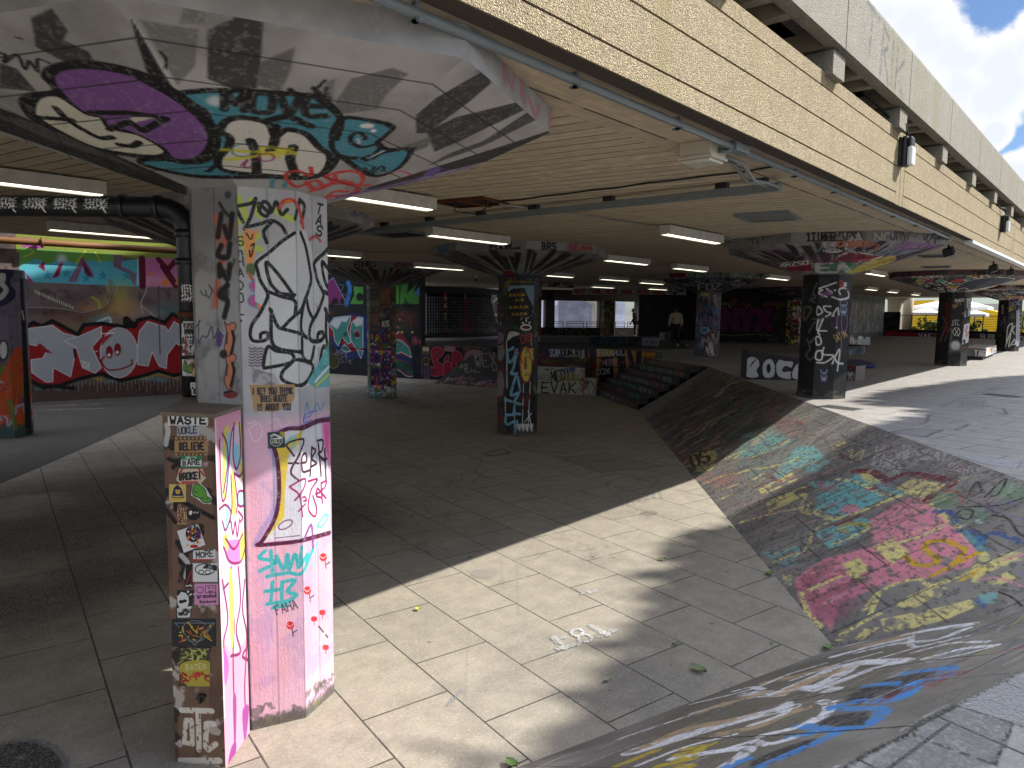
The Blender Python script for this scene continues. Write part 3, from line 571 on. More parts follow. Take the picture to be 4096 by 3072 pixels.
    for x, y in ((1705, 850), (1750, 815), (1768, 1005)): cv.oval((x-5, y), 11, 14, (200, 36, 40)); cv.oval((x+6, y), 11, 14, (200, 36, 40)); cv.line([(x, y+12), (x+2, y+34)], 4, (200, 36, 40))
    cv.line([(1730, 890), (1780, 950)], 6, (40, 40, 40)); cv.line([(1740, 980), (1775, 900)], 14, (230, 230, 228)); cv.text("FAHA", (1500, 830), (1620, 790), 50, 5, (60, 40, 60))
    cv.wear(.25, .012, .66, .72)
def PAINT_SHAFT(key, k, cv):
    paint_shaft(key, k, cv); cv.uv().band(-.1, .05, (96, 92, 84), .75, .05); cv.scrib((0, .04, cv.w, .16), 6, [(96, 92, 84)], .05, .02, k+5, a=.6)
def paint_shaft(key, k, cv):
    if key == 'c1': return sh1(k, cv)
    h = cv.h
    if key == 'c2':
        cv.cloud((30, 28, 30), .3, .45, .6, .9, 1); cv.scrib((0, 0, cv.w, h), 26, DPAL, .14, .03, k); cv.view(*VS)
        cv.poly([(395, 0), (490, 0), (490, 980), (395, 980)], (74, 60, 58), .6)
        cv.oval((440, 230), 44, 90, (150, 146, 146), 1, edge=(150, 30, 34), ew=8); cv.oval((440, 520), 40, 120, (140, 136, 136), 1, edge=(150, 30, 34), ew=8); cv.poly([(405, 60), (470, 70), (475, 150), (420, 170)], (150, 110, 140), 1, curve=True, edge=K, ew=8); cv.line([(410, 760), (440, 860), (460, 800), (470, 940)], 12, (150, 50, 36))
        cv.poly([(500, 150), (520, 60), (600, 60), (620, 90), (560, 110)], (196, 194, 192), 1, curve=True, edge=K, ew=10); cv.poly([(500, 140), (740, 120), (740, 900), (500, 900)], (24, 24, 25))
        for l in ([(500, 140), (505, 560)], [(490, 640), (490, 880)], [(640, 900), (650, 520)], [(570, 700), (570, 900)], [(690, 900), (710, 500)], [(720, 80), (720, 180)]): cv.line(l, 9, (206, 204, 200))
        for l in ([(560, 200), (510, 240), (520, 330), (560, 300), (590, 220)], [(590, 250), (560, 380), (540, 430), (590, 430)], [(590, 430), (560, 520), (540, 620), (610, 600), (570, 680), (620, 700), (490, 660)], [(600, 460), (620, 580)], [(570, 720), (560, 790), (500, 800), (500, 880), (590, 850), (570, 960)], [(620, 790), (560, 780)]): cv.line(l, 24, (120, 172, 196))
        cv.oval((672, 350), 52, 158, (196, 180, 70), 1, edge=(176, 44, 56), ew=11); cv.line([(560, 220), (610, 250), (640, 330)], 11, (176, 44, 56)); cv.poly([(690, 210), (740, 200), (740, 330), (715, 300)], (196, 180, 70), edge=(176, 44, 56), ew=9); cv.line([(668, 290), (665, 390)], 18, (170, 50, 50)); cv.oval((664, 402), 7, 7, WH)
        cv.cloud((60, 56, 30), .05, .62, .68, .4, 7)
        for l in ([(600, 660), (700, 640), (640, 740), (720, 600)], [(640, 600), (690, 720)]): cv.line(l, 14, (96, 22, 34))
        cv.oval((672, 22), 44, 22, None, edge=WH, ew=13); cv.text("ORE", (632, 165), (745, 140), 70, 12, (150, 34, 40)); cv.line([(690, 760), (720, 900)], 9, WH); cv.line([(660, 860), (720, 780)], 9, WH)
        for x in (590, 625, 660, 700): cv.poly([(x, 880), (x+40, 870), (x+30, 950), (x+10, 930)], WH, .9)
        cv.view(*Z5); cv.poly([(90, 395), (380, 390), (370, 720), (320, 560), (90, 480)], (120, 152, 168), 1); cv.poly([(80, 470), (140, 430), (270, 420), (290, 480), (340, 580), (370, 640), (340, 740), (90, 740), (70, 600)], (28, 27, 27)); cv.line([(45, 500), (80, 360), (380, 360)], 26, (120, 100, 36), .7, 10)
        for x0, x1, y in ((100, 260, 500), (170, 250, 555), (100, 300, 635), (130, 290, 710)): cv.poly([(x0, y-14), (x1, y-22), (x1+20, y+10), (x0, y+16)], (176, 136, 40)); cv.text("BBB", (x0+20, y+8), (x1-10, y), 20, 5, (40, 34, 20))
        for l in ([(290, 760), (290, 790)], [(250, 805), (262, 815)], [(330, 800), (320, 815)]): cv.line(l, 16, WH)
        cv.text("MACERO", (0, 520), (0, 360), 40, 6, (40, 30, 30)); return
    if key == 'cL':
        cv.cloud((150, 110, 80), .4, .5, .62, .6, 2); cv.scrib((0, 0, cv.w, h*.6), 70, PAL, .12, .03, k, kind='blob'); cv.scrib((0, 0, cv.w, h), 40, DPAL+[(150, 146, 140)], .12, .02, k+3); cv.view(*Z4)
        cv.poly([(470, 405), (660, 405), (660, 600), (470, 600)], (128, 112, 100), .8); cv.text("BOOTER", (480, 560), (660, 540), 110, 9, K); cv.text("RJS", (680, 500), (770, 490), 60, 9, (190, 100, 60)); cv.poly([(475, 590), (660, 570), (660, 690), (475, 690)], (120, 118, 90), .9); cv.poly([(670, 440), (770, 440), (770, 640), (670, 640)], (140, 96, 60), .9); cv.text("OGO", (480, 690), (650, 690), 60, 8, (40, 40, 30)); cv.line([(670, 600), (770, 600)], 8, K)
        cv.text("SAV3SE", (545, 900), (545, 1550), 60, 18, (106, 150, 50), up=(-58, 0)); cv.text("PISTE", (640, 900), (650, 1490), 90, 26, (84, 48, 112), up=(-86, 0), curve=True); cv.text("PISRC", (775, 900), (770, 1560), 80, 24, (84, 48, 112), up=(-76, 0), curve=True)
        cv.oval((503, 780), 26, 56, (120, 118, 116), edge=K, ew=6); cv.text("AUTK", (685, 850), (770, 840), 60, 10, WH); cv.poly([(545, 700), (655, 700), (640, 830), (570, 820)], (150, 96, 64), .8, soft=20)
        cv.scrib((0, 0, cv.w, .3), 14, [(150, 190, 196), (90, 150, 150), (140, 110, 80), (200, 198, 194)], .1, .02, k, kind='blob'); return
    if key == 'cF':
        cv.fill((122, 112, 128)); cv.cloud((80, 70, 84), .4, .5, .6, .6); cv.uv().band(-.1, 1.45, (150, 70, 90), .9, .2); cv.scrib((0, .2, cv.w, 1.4), 14, [(214, 92, 40), (214, 92, 40), (190, 180, 190), (110, 130, 60)], .3, .06, k); cv.uv().band(-.1, .25, (60, 96, 100), .9, .1)
        cv.view(*V6); cv.poly([(-40, 410), (60, 400), (90, 460), (60, 520), (100, 590), (60, 650), (-40, 660)], (34, 30, 60), 1, curve=True); cv.line([(-30, 490), (20, 480), (10, 530), (40, 570), (0, 620), (-30, 620)], 34, (196, 190, 180)); cv.line([(20, 1130), (120, 950), (60, 1300), (-20, 1350)], 40, (206, 84, 34)); cv.line([(80, 1050), (140, 1000)], 16, (206, 90, 50)); cv.line([(60, 1270), (100, 1450)], 26, (110, 130, 60)); cv.oval((20, 950), 30, 60, WH, edge=K, ew=8)
        cv.poly([(125, 500), (150, 500), (205, 1480), (160, 1480)], (16, 18, 18)); cv.line([(140, 700), (150, 760)], 8, WH); return
    if key == 'cB':
        cv.cloud((40, 38, 44), .4, .5, .65, .5, 1); cv.scrib((0, .3, cv.w, h), 4, [(60, 58, 60)], .2, .01, k); cv.view(*VC); W2 = (212, 210, 206); F = (120, 118, 116)
        for l in ([(490, 60), (460, 130), (480, 160), (440, 180), (470, 200)], [(400, 240), (400, 330), (450, 250), (400, 240)], [(430, 420), (470, 350), (520, 330), (460, 320)], [(415, 470), (435, 500), (470, 460), (435, 500), (440, 540)], [(480, 580), (440, 620), (410, 590), (430, 550)]): cv.line(l, 15, F, .8, 9)
        for l in ([(630, 55), (560, 80), (505, 100), (530, 110), (500, 130), (560, 160)], [(560, 100), (600, 130)], [(720, 165), (660, 180), (600, 160)], [(660, 140), (650, 110), (690, 95), (720, 130), (715, 170), (660, 180)], [(495, 230), (490, 290), (530, 270), (495, 230)], [(590, 230), (540, 230), (555, 265), (590, 280), (555, 305)], [(600, 300), (640, 240), (650, 290)], [(500, 330), (490, 400), (560, 410)], [(535, 320), (500, 410), (510, 440)], [(480, 460), (490, 510), (520, 500), (510, 455), (480, 460)], [(490, 560), (480, 610), (520, 620), (530, 560), (490, 560)], [(540, 530), (530, 580), (610, 590), (550, 640), (490, 640)], [(600, 650), (655, 545), (640, 700)], [(610, 590), (640, 640), (680, 650)]): cv.line(l, 13, W2, .95, 6)
        cv.text("GIRE", (525, 165), (605, 140), 30, 6, (150, 90, 150)); cv.line([(672, 290), (670, 370), (690, 440), (715, 330), (700, 290)], 5, (160, 90, 170)); cv.text("ASEN", (640, 390), (645, 290), 14, 4, (160, 90, 170), up=(-14, 0)); cv.text("SATIN", (625, 490), (715, 450), 50, 5, (176, 146, 80)); cv.line([(670, 470), (660, 620)], 4, (176, 146, 80))
        for cx, cy, q in ((685, 255, 1.0), (540, 745, .9)):
            cv.oval((cx, cy), 28*q, 44*q, (96, 110, 136), soft=4); cv.line([(cx-24*q, cy-58*q), (cx-20*q, cy-36*q), (cx+20*q, cy-36*q), (cx+24*q, cy-58*q)], 8, (130, 140, 160)); cv.line([(cx-16*q, cy-8), (cx-4, cy)], 7, (130, 40, 60)); cv.line([(cx+16*q, cy-8), (cx+4, cy)], 7, (130, 40, 60)); cv.oval((cx, cy+16*q), 12*q, 8*q, (180, 180, 190)); cv.line([(cx-20*q, cy-20*q), (cx, cy-8), (cx+20*q, cy-20*q)], 5, (40, 44, 60))
        cv.poly([(656, 40), (680, 40), (680, 85), (656, 85)], (170, 50, 40)); cv.oval((668, 60), 7, 12, (30, 20, 20)); cv.poly([(684, 54), (708, 52), (708, 86), (685, 87)], (196, 194, 190)); cv.oval((620, 112), 11, 11, (190, 180, 150), edge=K, ew=3); cv.oval((710, 107), 10, 14, (90, 84, 60)); cv.oval((610, 298), 10, 9, (190, 170, 160)); cv.oval((632, 384), 7, 9, WH)
        return
    if key == 'c4':
        cv.cloud((44, 42, 48), .4, .5, .65, .5, 1); cv.view(*VD); R = (120, 24, 30)
        for l in ([(580, 240), (600, 270), (620, 230), (640, 270), (660, 220)], [(600, 280), (640, 290), (600, 260)], [(635, 205), (655, 200), (640, 215)], [(580, 500), (600, 380), (630, 300)], [(560, 590), (600, 470), (640, 400), (600, 560)], [(590, 420), (640, 330), (610, 480)]): cv.line(l, 9, R, .9, 3)
        for l in ([(580, 350), (610, 420), (560, 560)], [(600, 560), (640, 450), (660, 480)]): cv.line(l, 8, (130, 120, 120), .7, 4)
        cv.text("RAKO", (686, 230), (765, 222), 24, 5, WH); cv.text("SATI", (672, 285), (745, 250), 30, 5, (190, 160, 90)); cv.text("JTC", (655, 430), (725, 425), 46, 5, (200, 198, 196)); cv.oval((698, 480), 30, 34, None, edge=(206, 204, 200), ew=5); cv.line([(680, 450), (720, 520)], 5, WH); cv.line([(720, 450), (680, 510)], 5, WH); cv.text("BOSS", (785, 200), (790, 280), 30, 5, WH, up=(34, 0))
        cv.oval((690, 595), 40, 40, (206, 204, 202), .95, soft=22); cv.poly([(650, 590), (735, 590), (735, 650), (640, 650)], (170, 168, 166), .5, soft=40); cv.oval((753, 327), 9, 7, (190, 120, 80))
        cv.poly([(765, 420), (820, 400), (800, 570), (742, 590)], (220, 218, 218), .95, rough=.35); cv.poly([(770, 290), (822, 280), (818, 340), (765, 360)], (190, 194, 204), .9, rough=.4); cv.line([(770, 480), (790, 430), (780, 520), (810, 470)], 6, (180, 60, 60)); cv.line([(745, 620), (780, 610)], 5, (160, 50, 50)); cv.line([(660, 470), (650, 560), (640, 600)], 14, (120, 118, 118), .6, 10); return
    if key == 'c5':
        cv.cloud((50, 48, 54), .4, .5, .65, .6, 1); cv.view(*VD); cv.text("DOK", (1145, 262), (1240, 250), 30, 6, (130, 130, 160)); cv.text("SATI", (1140, 310), (1205, 285), 34, 5, (180, 160, 100)); cv.poly([(1150, 370), (1170, 310), (1200, 360), (1175, 372)], (70, 70, 56))
        for l in ([(1120, 580), (1130, 450), (1170, 410), (1160, 480), (1140, 600)], [(1110, 610), (1150, 500), (1190, 430)], [(1190, 540), (1160, 590), (1200, 580), (1190, 555), (1140, 610)], [(1170, 470), (1190, 500)]): cv.line(l, 10, (206, 204, 200), .95, 4)
        for y in range(330, 620, 34): cv.text("BE", (1206, y), (1240, y-6), 28, 5, (196, 200, 214))
        cv.text("DEWIL", (1090, 350), (1110, 480), 22, 5, (120, 110, 120), up=(22, 0)); cv.line([(1060, 370), (1080, 410), (1070, 430), (1100, 380)], 5, (120, 100, 130)); cv.text("MADE", (1094, 330), (1096, 250), 10, 4, (200, 200, 200), up=(-12, 0)); return
    if key == 'c6':
        cv.cloud((60, 90, 120), .3, .48, .6, .7, 1); cv.cloud((120, 70, 90), .3, .52, .62, .7, 2); cv.scrib((0, 0, cv.w, h), 34, [(80, 120, 160), (120, 70, 100), (170, 168, 172), (30, 28, 34), (70, 64, 90), (120, 110, 90)], .3, .03, k); cv.view(*V5); cv.text("BRS", (168, 447), (225, 445), 20, 5, (190, 180, 80)); cv.oval((192, 665), 24, 18, (60, 120, 160), edge=WH, ew=4); cv.text("BJU", (215, 830), (255, 820), 70, 7, WH, jit=.2); cv.line([(165, 770), (190, 720), (180, 780)], 5, (180, 170, 190)); return
    if key == 'c7':
        cv.scrib((0, 0, cv.w, h), 40, [(170, 50, 50), (200, 190, 186), (30, 26, 28), (190, 180, 80)], .2, .05, k); cv.view(*V5); cv.text("ZAR", (780, 500), (790, 750), 40, 10, (200, 194, 190), up=(40, 0), out=K, ow=6); return
    if key == 'c8':
        cv.scrib((0, 0, cv.w, h), 40, DPAL+[(160, 140, 90)], .2, .03, k); cv.view(*Z5); Y = (170, 150, 40); cv.oval((1180, 755), 48, 108, None, edge=Y, ew=8); cv.line([(1200, 660), (1220, 760), (1190, 830), (1150, 850)], 7, Y)
        for y in (695, 735, 770, 810): cv.oval((1163, y), 24, 15, None, edge=Y, ew=6); cv.oval((1163, y), 8, 8, (60, 50, 20))
        cv.line([(1210, 720), (1225, 745), (1212, 770)], 7, (150, 30, 30)); cv.poly([(1140, 870), (1220, 870), (1220, 950), (1140, 950)], (150, 90, 50), .7, rough=.4); return
    cv.scrib((0, 0, cv.w, h), 40, DPAL, .2, .03, k)
def zebra(cv, dk=(34, 33, 34), n=7, a=.92):
    r = random.Random(cv.seed)
    cv.cloud((110, 108, 106), .3, .45, .65, .6, 3)
    for i in range(n):
        u = cv.w*(i+.5)/n; m = cv.w/2; u0 = m+(u-m)*.3; w = cv.w/n*.32*r.uniform(.7, 1.3); v1 = cv.h*r.uniform(.75, 1.02); sh = r.uniform(-.1, .1); v0 = cv.h*r.uniform(.05, .3)
        cv.uv().poly([(u0-w*.25, v0), (u0+w*.25, v0), (m+(u-m)*v1/cv.h+w+sh, v1*r.uniform(.85, 1)), (m+(u-m)*v1/cv.h-w+sh, v1)], dk, a, soft=.03)
    return cv
def PAINT_CAP(key, k, cv):
    if key == 'c1': return cap1(cv)
    if key in ('c2', 'c1b', 'cL'):
        zebra(cv); cv.cloud((60, 58, 58), .5, .5, .7, .4, 8)
        if key == 'c2':
            cv.view(*V4); cv.poly([(1120, 300), (1160, 280), (1210, 310), (1190, 350), (1130, 330)], (150, 40, 50), .9, rough=.35); cv.line([(1130, 290), (1180, 285), (1230, 300), (1260, 285), (1240, 305)], 5, (120, 160, 180)); cv.uv().band(-.1, .12, (30, 50, 90), .7, .08)
        if key == 'cL': cv.view(*Z4); cv.line([(500, 345), (560, 330), (600, 355), (680, 330), (800, 345)], 9, (150, 90, 50), .8); cv.line([(950, 290), (1030, 285), (980, 305)], 7, (150, 148, 146))
        return
    if key == 'cB':
        zebra(cv, n=6); cv.view(*V5)
        cv.poly([(700, 270), (860, 230), (870, 290), (720, 290)], (150, 30, 36), .9, rough=.3); cv.text("XRZSO", (665, 268), (850, 250), 26, 7, WH); cv.poly([(870, 240), (1110, 236), (1150, 260), (1110, 305), (900, 305)], (76, 140, 96)); cv.text("EA", (890, 300), (1120, 296), 54, 22, (190, 190, 186), out=(60, 110, 80), ow=8)
        cv.poly([(1015, 222), (1060, 180), (1140, 168), (1240, 185), (1320, 190), (1280, 215), (1180, 230)], (226, 224, 220), 1, curve=True); cv.poly([(1030, 225), (1070, 188), (1140, 176), (1240, 192), (1300, 196), (1260, 212), (1160, 235)], (140, 28, 32), 1, curve=True); cv.line([(930, 240), (1060, 225), (1250, 225)], 14, (170, 70, 100), .9)
        cv.poly([(1150, 270), (1240, 225), (1380, 190), (1390, 225), (1260, 275), (1120, 305), (1100, 298)], (206, 186, 80), .95, curve=True); cv.line([(1180, 280), (1300, 240), (1380, 215)], 6, (90, 60, 30))
        cv.poly([(1250, 190), (1330, 150), (1470, 120), (1680, 115), (1600, 150), (1440, 190), (1340, 200)], (136, 150, 164), .9); cv.poly([(1380, 140), (1480, 105), (1740, 118), (1600, 150), (1430, 160)], (150, 112, 150), .85); cv.scrib((0, 0, cv.w, cv.h), 16, [(60, 50, 60), (200, 198, 196), (120, 60, 100)], .3, .02, k, a=.7)
        cv.oval((1000, 163), 70, 16, (214, 212, 210), edge=K, ew=6); cv.text("COCO", (945, 168), (1055, 165), 12, 4, K); cv.text("KOOBA", (1020, 140), (1240, 138), 36, 9, (190, 104, 76), curve=True); cv.line([(1250, 130), (1290, 125), (1270, 150), (1300, 140)], 8, (190, 104, 76)); cv.line([(930, 215), (1000, 185), (900, 230), (960, 200)], 6, (140, 60, 90)); return
    if key in ('c4', 'c5'):
        zebra(cv, (50, 50, 56)); cv.scrib((0, 0, cv.w, cv.h), 24, PAL, .22, .06, k, kind='blob', a=.7); cv.scrib((0, 0, cv.w, cv.h), 30, [(220, 216, 200), (30, 30, 34), (60, 80, 110)], .3, .035, k+9)
        if key == 'c4':
            cv.view(*Z7)
            for x, c in ((1065, (180, 160, 90)), (1160, (150, 60, 80)), (1290, (90, 160, 150))): cv.oval((x, 345), 46, 16, c, edge=WH, ew=3)
            cv.poly([(1550, 360), (1800, 310), (2100, 320), (1900, 390), (1600, 450), (1450, 450)], (48, 56, 76), 1, curve=True, edge=(220, 210, 170), ew=6); cv.line([(1440, 455), (1550, 420), (1620, 450), (1750, 430), (1950, 400), (2212, 330)], 9, (214, 204, 170)); cv.line([(1090, 380), (1200, 400), (1150, 430), (1300, 400), (1350, 450), (1250, 450)], 12, K); cv.poly([(1400, 340), (1500, 315), (1560, 345), (1430, 360)], (180, 60, 50))
        return
    zebra(cv, (20, 20, 24)); cv.scrib((0, 0, cv.w, cv.h), 30, [(60, 110, 150), (180, 178, 176), (30, 30, 34), (120, 60, 90)], .3, .04, k)
    if key == 'c6': cv.view(*V5); cv.text("MERCS", (110, 350), (320, 345), 34, 6, (70, 120, 150), curve=True); cv.text("FOZ", (150, 410), (300, 405), 36, 10, (190, 188, 186), curve=True, out=K, ow=6)
def PAINT_RIM(key, k, cv):
    if key == 'c1': return rim1(cv)
    cv.cloud((120, 118, 114), .3, .45, .65, .7, 2)
    if key == 'c2':
        cv.view(*V4); cv.text("GEEK", (708, 165), (780, 168), 40, 6, (70, 120, 160)); cv.text("FOUR", (1040, 155), (1180, 155), 42, 9, K, curve=True); cv.line([(1180, 150), (1230, 145)], 8, K); cv.text("BRS", (1368, 155), (1462, 157), 38, 8, K); cv.text("SEAH", (1535, 157), (1680, 165), 34, 7, (160, 50, 60)); cv.line([(1640, 150), (1690, 155)], 6, (160, 50, 60))
    elif key == 'cL': cv.view(*Z4); cv.text("FOUR", (375, 188), (560, 188), 56, 11, K, curve=True); cv.line([(560, 180), (615, 180), (600, 145)], 10, K); cv.text("SEAH", (815, 190), (960, 195), 40, 8, (120, 40, 50)); cv.text("GB", (1040, 205), (1130, 208), 40, 8, (120, 40, 50))
    elif key == 'c1b': cv.view(*V2); cv.text("SEAH", (155, 1360), (265, 1380), 56, 6, (96, 84, 120)); cv.text("SB", (285, 1390), (355, 1410), 48, 6, (96, 84, 120))
    elif key == 'cB': cv.view(*V5); cv.text("1TIMER", (835, 108), (1020, 105), 52, 8, K, curve=True); cv.line([(840, 100), (1070, 100)], 5, K); cv.text("DALNO", (1070, 105), (1380, 105), 50, 8, (200, 198, 194), soft=3); cv.scrib((0, 0, cv.w, cv.h), 10 if k == 7 else 3, [(70, 68, 74)], .14, .018, k); cv.poly([(1185, 45), (1215, 45), (1215, 108), (1185, 108)], (130, 118, 104), .9)
    elif key == 'c4': cv.fill((96, 92, 92), .8); cv.poly([(0, 0), (1, 0), (1, .2), (0, .2)], (110, 50, 60), .5); cv.view(*Z7); cv.text("GOE", (835, 298), (975, 296), 44, 9, (40, 40, 60)); cv.text("FOR JACK", (1225, 282), (1640, 278), 46, 9, (50, 60, 60)); cv.text("CAMERON!", (1645, 278), (1985, 276), 46, 10, (24, 26, 34)); cv.view(*Z7); cv.poly([(980, 240), (1210, 235), (1210, 290), (980, 292)], (110, 60, 76), .6, soft=20)
    elif key == 'c6': cv.fill((150, 152, 144), .7); cv.view(*V5); cv.poly([(-30, 295), (73, 293), (73, 330), (-30, 332)], (120, 30, 28)); cv.text("10FOOT", (80, 325), (230, 324), 26, 6, (60, 90, 70)); cv.text("TENFOOT", (230, 324), (385, 324), 26, 6, (60, 90, 70)); cv.text("TENFOOT", (390, 326), (560, 328), 26, 6, (70, 90, 74))
    else: cv.scrib((0, 0, cv.w, cv.h), 14, [(30, 30, 34), (60, 60, 90), (120, 40, 50)], .16, .025, k)
# -- walls
def P_LEFT(cv):
    cv.cloud((86, 72, 70), .8, .45, .6, .6, 1); cv.uv().band(-.1, .42, (84, 62, 54), .8, .1); cv.cloud((60, 50, 48), .15, .6, .68, .5, 2); cv.view(*V6); P = cv.poly
    P([(100, 180), (1500, 250), (1500, 400), (100, 330)], (140, 152, 66), 1); P([(140, 235), (330, 262), (300, 285), (170, 350), (140, 330)], (176, 84, 160)); P([(120, 300), (760, 345), (740, 400), (480, 410), (120, 440)], (112, 170, 80)); P([(120, 420), (230, 370), (300, 410), (380, 370), (480, 400), (560, 380), (730, 390), (890, 370), (880, 548), (210, 520), (120, 480)], (92, 184, 198))
    for p, c in (([(240, 420), (280, 390), (280, 450)], (90, 30, 50)), ([(330, 495), (380, 395), (400, 390), (370, 480)], (90, 30, 50)), ([(435, 515), (520, 365), (590, 470), (550, 485), (520, 410), (480, 515)], (120, 110, 116)), ([(515, 370), (540, 480), (590, 490), (560, 440)], (90, 30, 50)), ([(720, 350), (770, 350), (760, 420), (860, 470), (850, 540), (800, 460), (720, 420)], (120, 112, 118)), ([(160, 460), (210, 520), (180, 510)], (150, 60, 110))): P(p, c, 1, edge=(170, 60, 130), ew=5)
    for x, y in ((300, 475), (420, 462), (545, 495), (650, 478), (800, 480)):
        P([(x+r*math.sin(j*math.pi/5), y-r*math.cos(j*math.pi/5)) for j in range(10) for r in ((36 if j % 2 == 0 else 15),)], (60, 150, 168))
    cv.oval((388, 372), 30, 30, (236, 240, 244), .8, soft=30); cv.line([(150, 360), (210, 330), (170, 300)], 8, (210, 200, 60)); cv.line([(480, 400), (540, 320)], 7, (220, 210, 60)); cv.line([(600, 330), (640, 400)], 7, (220, 210, 60))
    P([(880, 362), (1600, 400), (1600, 560), (895, 546)], (206, 120, 166)); P([(895, 540), (1600, 560), (1600, 500), (900, 470)], (220, 150, 170), .7, soft=40)
    M_ = (100, 22, 44)
    for l in ([(895, 370), (900, 545)], [(1000, 375), (1060, 440), (1110, 380)], [(1030, 420), (1110, 540)], [(1150, 385), (1160, 540)], [(1150, 465), (1300, 470)], [(1150, 390), (1300, 400)], [(1150, 540), (1300, 548)]): cv.line(l, 40 if l[0][0] != 1000 else 30, M_, curve=False)
    for i in range(13): cv.oval((871, 375+i*13), 6, 6, (180, 224, 232))
    for x, y, r in ((945, 470, 14), (1045, 525, 24), (1130, 525, 24), (1115, 500, 9), (1035, 490, 9), (1300, 510, 26), (1420, 520, 20)): cv.oval((x, y), r, r*.75, (228, 132, 60))
    # smoke and drips of the middle
    for x, y, rx, ry, c, a in ((700, 690, 190, 60, (214, 150, 90), .6), (420, 760, 120, 70, (190, 120, 90), .4), (900, 720, 140, 40, (180, 150, 140), .5), (760, 600, 60, 80, (200, 200, 80), .5), (560, 850, 200, 60, (150, 170, 100), .5), (1060, 700, 90, 40, (90, 150, 150), .5), (640, 760, 60, 40, (120, 170, 180), .6)): cv.oval((x, y), rx, ry, c, a, soft=ry*1.6)
    for i in range(18): cv.line([(220+i*14, 570+i*6), (221+i*14, 588+i*6)], 6, (210, 206, 180), .9)
    for i in range(8): cv.line([(670+i*10, 535), (671+i*10, 570+12*(i % 3))], 5, (190, 190, 150), .8)
    cv.line([(580, 615), (620, 640), (630, 680)], 12, (176, 190, 40), .9, 4); cv.line([(935, 490), (920, 580), (890, 650), (900, 720)], 6, (200, 190, 190), .8); cv.line([(890, 670), (980, 735)], 6, (210, 196, 190), .8); cv.line([(600, 780), (640, 760), (690, 745), (700, 790)], 16, (210, 230, 230), .8, 6)
    P([(775, 760), (800, 735), (830, 760), (880, 800), (850, 900), (800, 880)], (20, 18, 20), 1, curve=True)
    # silver letters on red
    for x, y, w, c in ((500, 1120, 240, (200, 170, 60)), (860, 1130, 300, (90, 160, 150)), (1000, 1110, 200, (190, 150, 60)), (300, 1180, 120, (80, 150, 150))): cv.line([(x-w*.6, y+16), (x, y-10), (x+w*.6, y+14)], 26, c, .55, 16)
    for i in range(40): cv.line([(230+i*24, 1120+8*(i % 4)), (231+i*24, 1160+(i*37 % 60))], 4, (196, 190, 186), .6)
    P([(-60, 800), (90, 780), (175, 800), (210, 775), (260, 800), (330, 765), (490, 850), (530, 790), (640, 780), (760, 800), (850, 800), (870, 760), (950, 742), (1040, 775), (1090, 720), (1200, 790), (1320, 760), (1420, 800), (1420, 1100), (1280, 1120), (1180, 1085), (1100, 1110), (1000, 1080), (900, 1112), (760, 1142), (640, 1098), (500, 1130), (380, 1172), (270, 1185), (150, 1120), (-60, 1100)], (156, 28, 32), 1, edge=(18, 17, 18), ew=24)
    SV = (176, 176, 178)
    for p in ([(60, 830), (330, 792), (400, 842), (480, 862), (470, 1000), (445, 1118), (335, 1060), (332, 1148), (290, 1152), (200, 1090), (195, 1010), (270, 1000), (300, 940), (60, 880)], [(400, 890), (500, 862), (640, 800), (640, 862), (580, 930), (640, 1060), (600, 1095), (520, 1060), (480, 930)], [(865, 950), (880, 830), (930, 768), (1045, 802), (1062, 830), (1100, 768), (1190, 830), (1190, 950), (1110, 905), (1055, 980), (1050, 1065), (1005, 1050), (960, 960), (935, 1050), (868, 1040)],
              [(1200, 830), (1330, 800), (1400, 830), (1400, 1060), (1340, 1060), (1320, 950), (1270, 1060), (1200, 1050)]): P(p, SV, 1, edge=(226, 222, 222), ew=6)
    cv.oval((750, 965), 118, 158, SV, 1, edge=(226, 222, 222), ew=6); P([(740, 800), (800, 820), (810, 900), (720, 870)], SV)
    for x, y in ((690, 962), (742, 945)): cv.oval((x, y), 22, 40, (140, 26, 30)); cv.oval((x-2, y+18), 11, 12, WH)
    cv.line([(660, 990), (640, 1020), (680, 1072), (760, 1068), (830, 1040), (830, 1010)], 9, (140, 26, 30)); P([(250, 905), (330, 970), (205, 950)], (156, 28, 32)); cv.text("TDA", (510, 1060), (562, 1070), 42, 6, WH); P([(460, 940), (475, 940), (480, 1010), (470, 1000)], (20, 18, 20)); P([(640, 870), (720, 840), (640, 920)], (156, 28, 32), .8)
    cv.line([(930, 770), (1030, 800)], 5, WH); cv.line([(590, 960), (615, 956)], 6, WH); cv.line([(640, 845), (720, 842)], 8, (240, 240, 238)); cv.line([(1000, 545), (1010, 980)], 7, (70, 62, 62), .8); cv.line([(1010, 560), (1200, 570)], 6, (70, 62, 62), .8)
    cv.line([(250, 1170), (460, 1190), (380, 1180)], 22, (18, 17, 18))
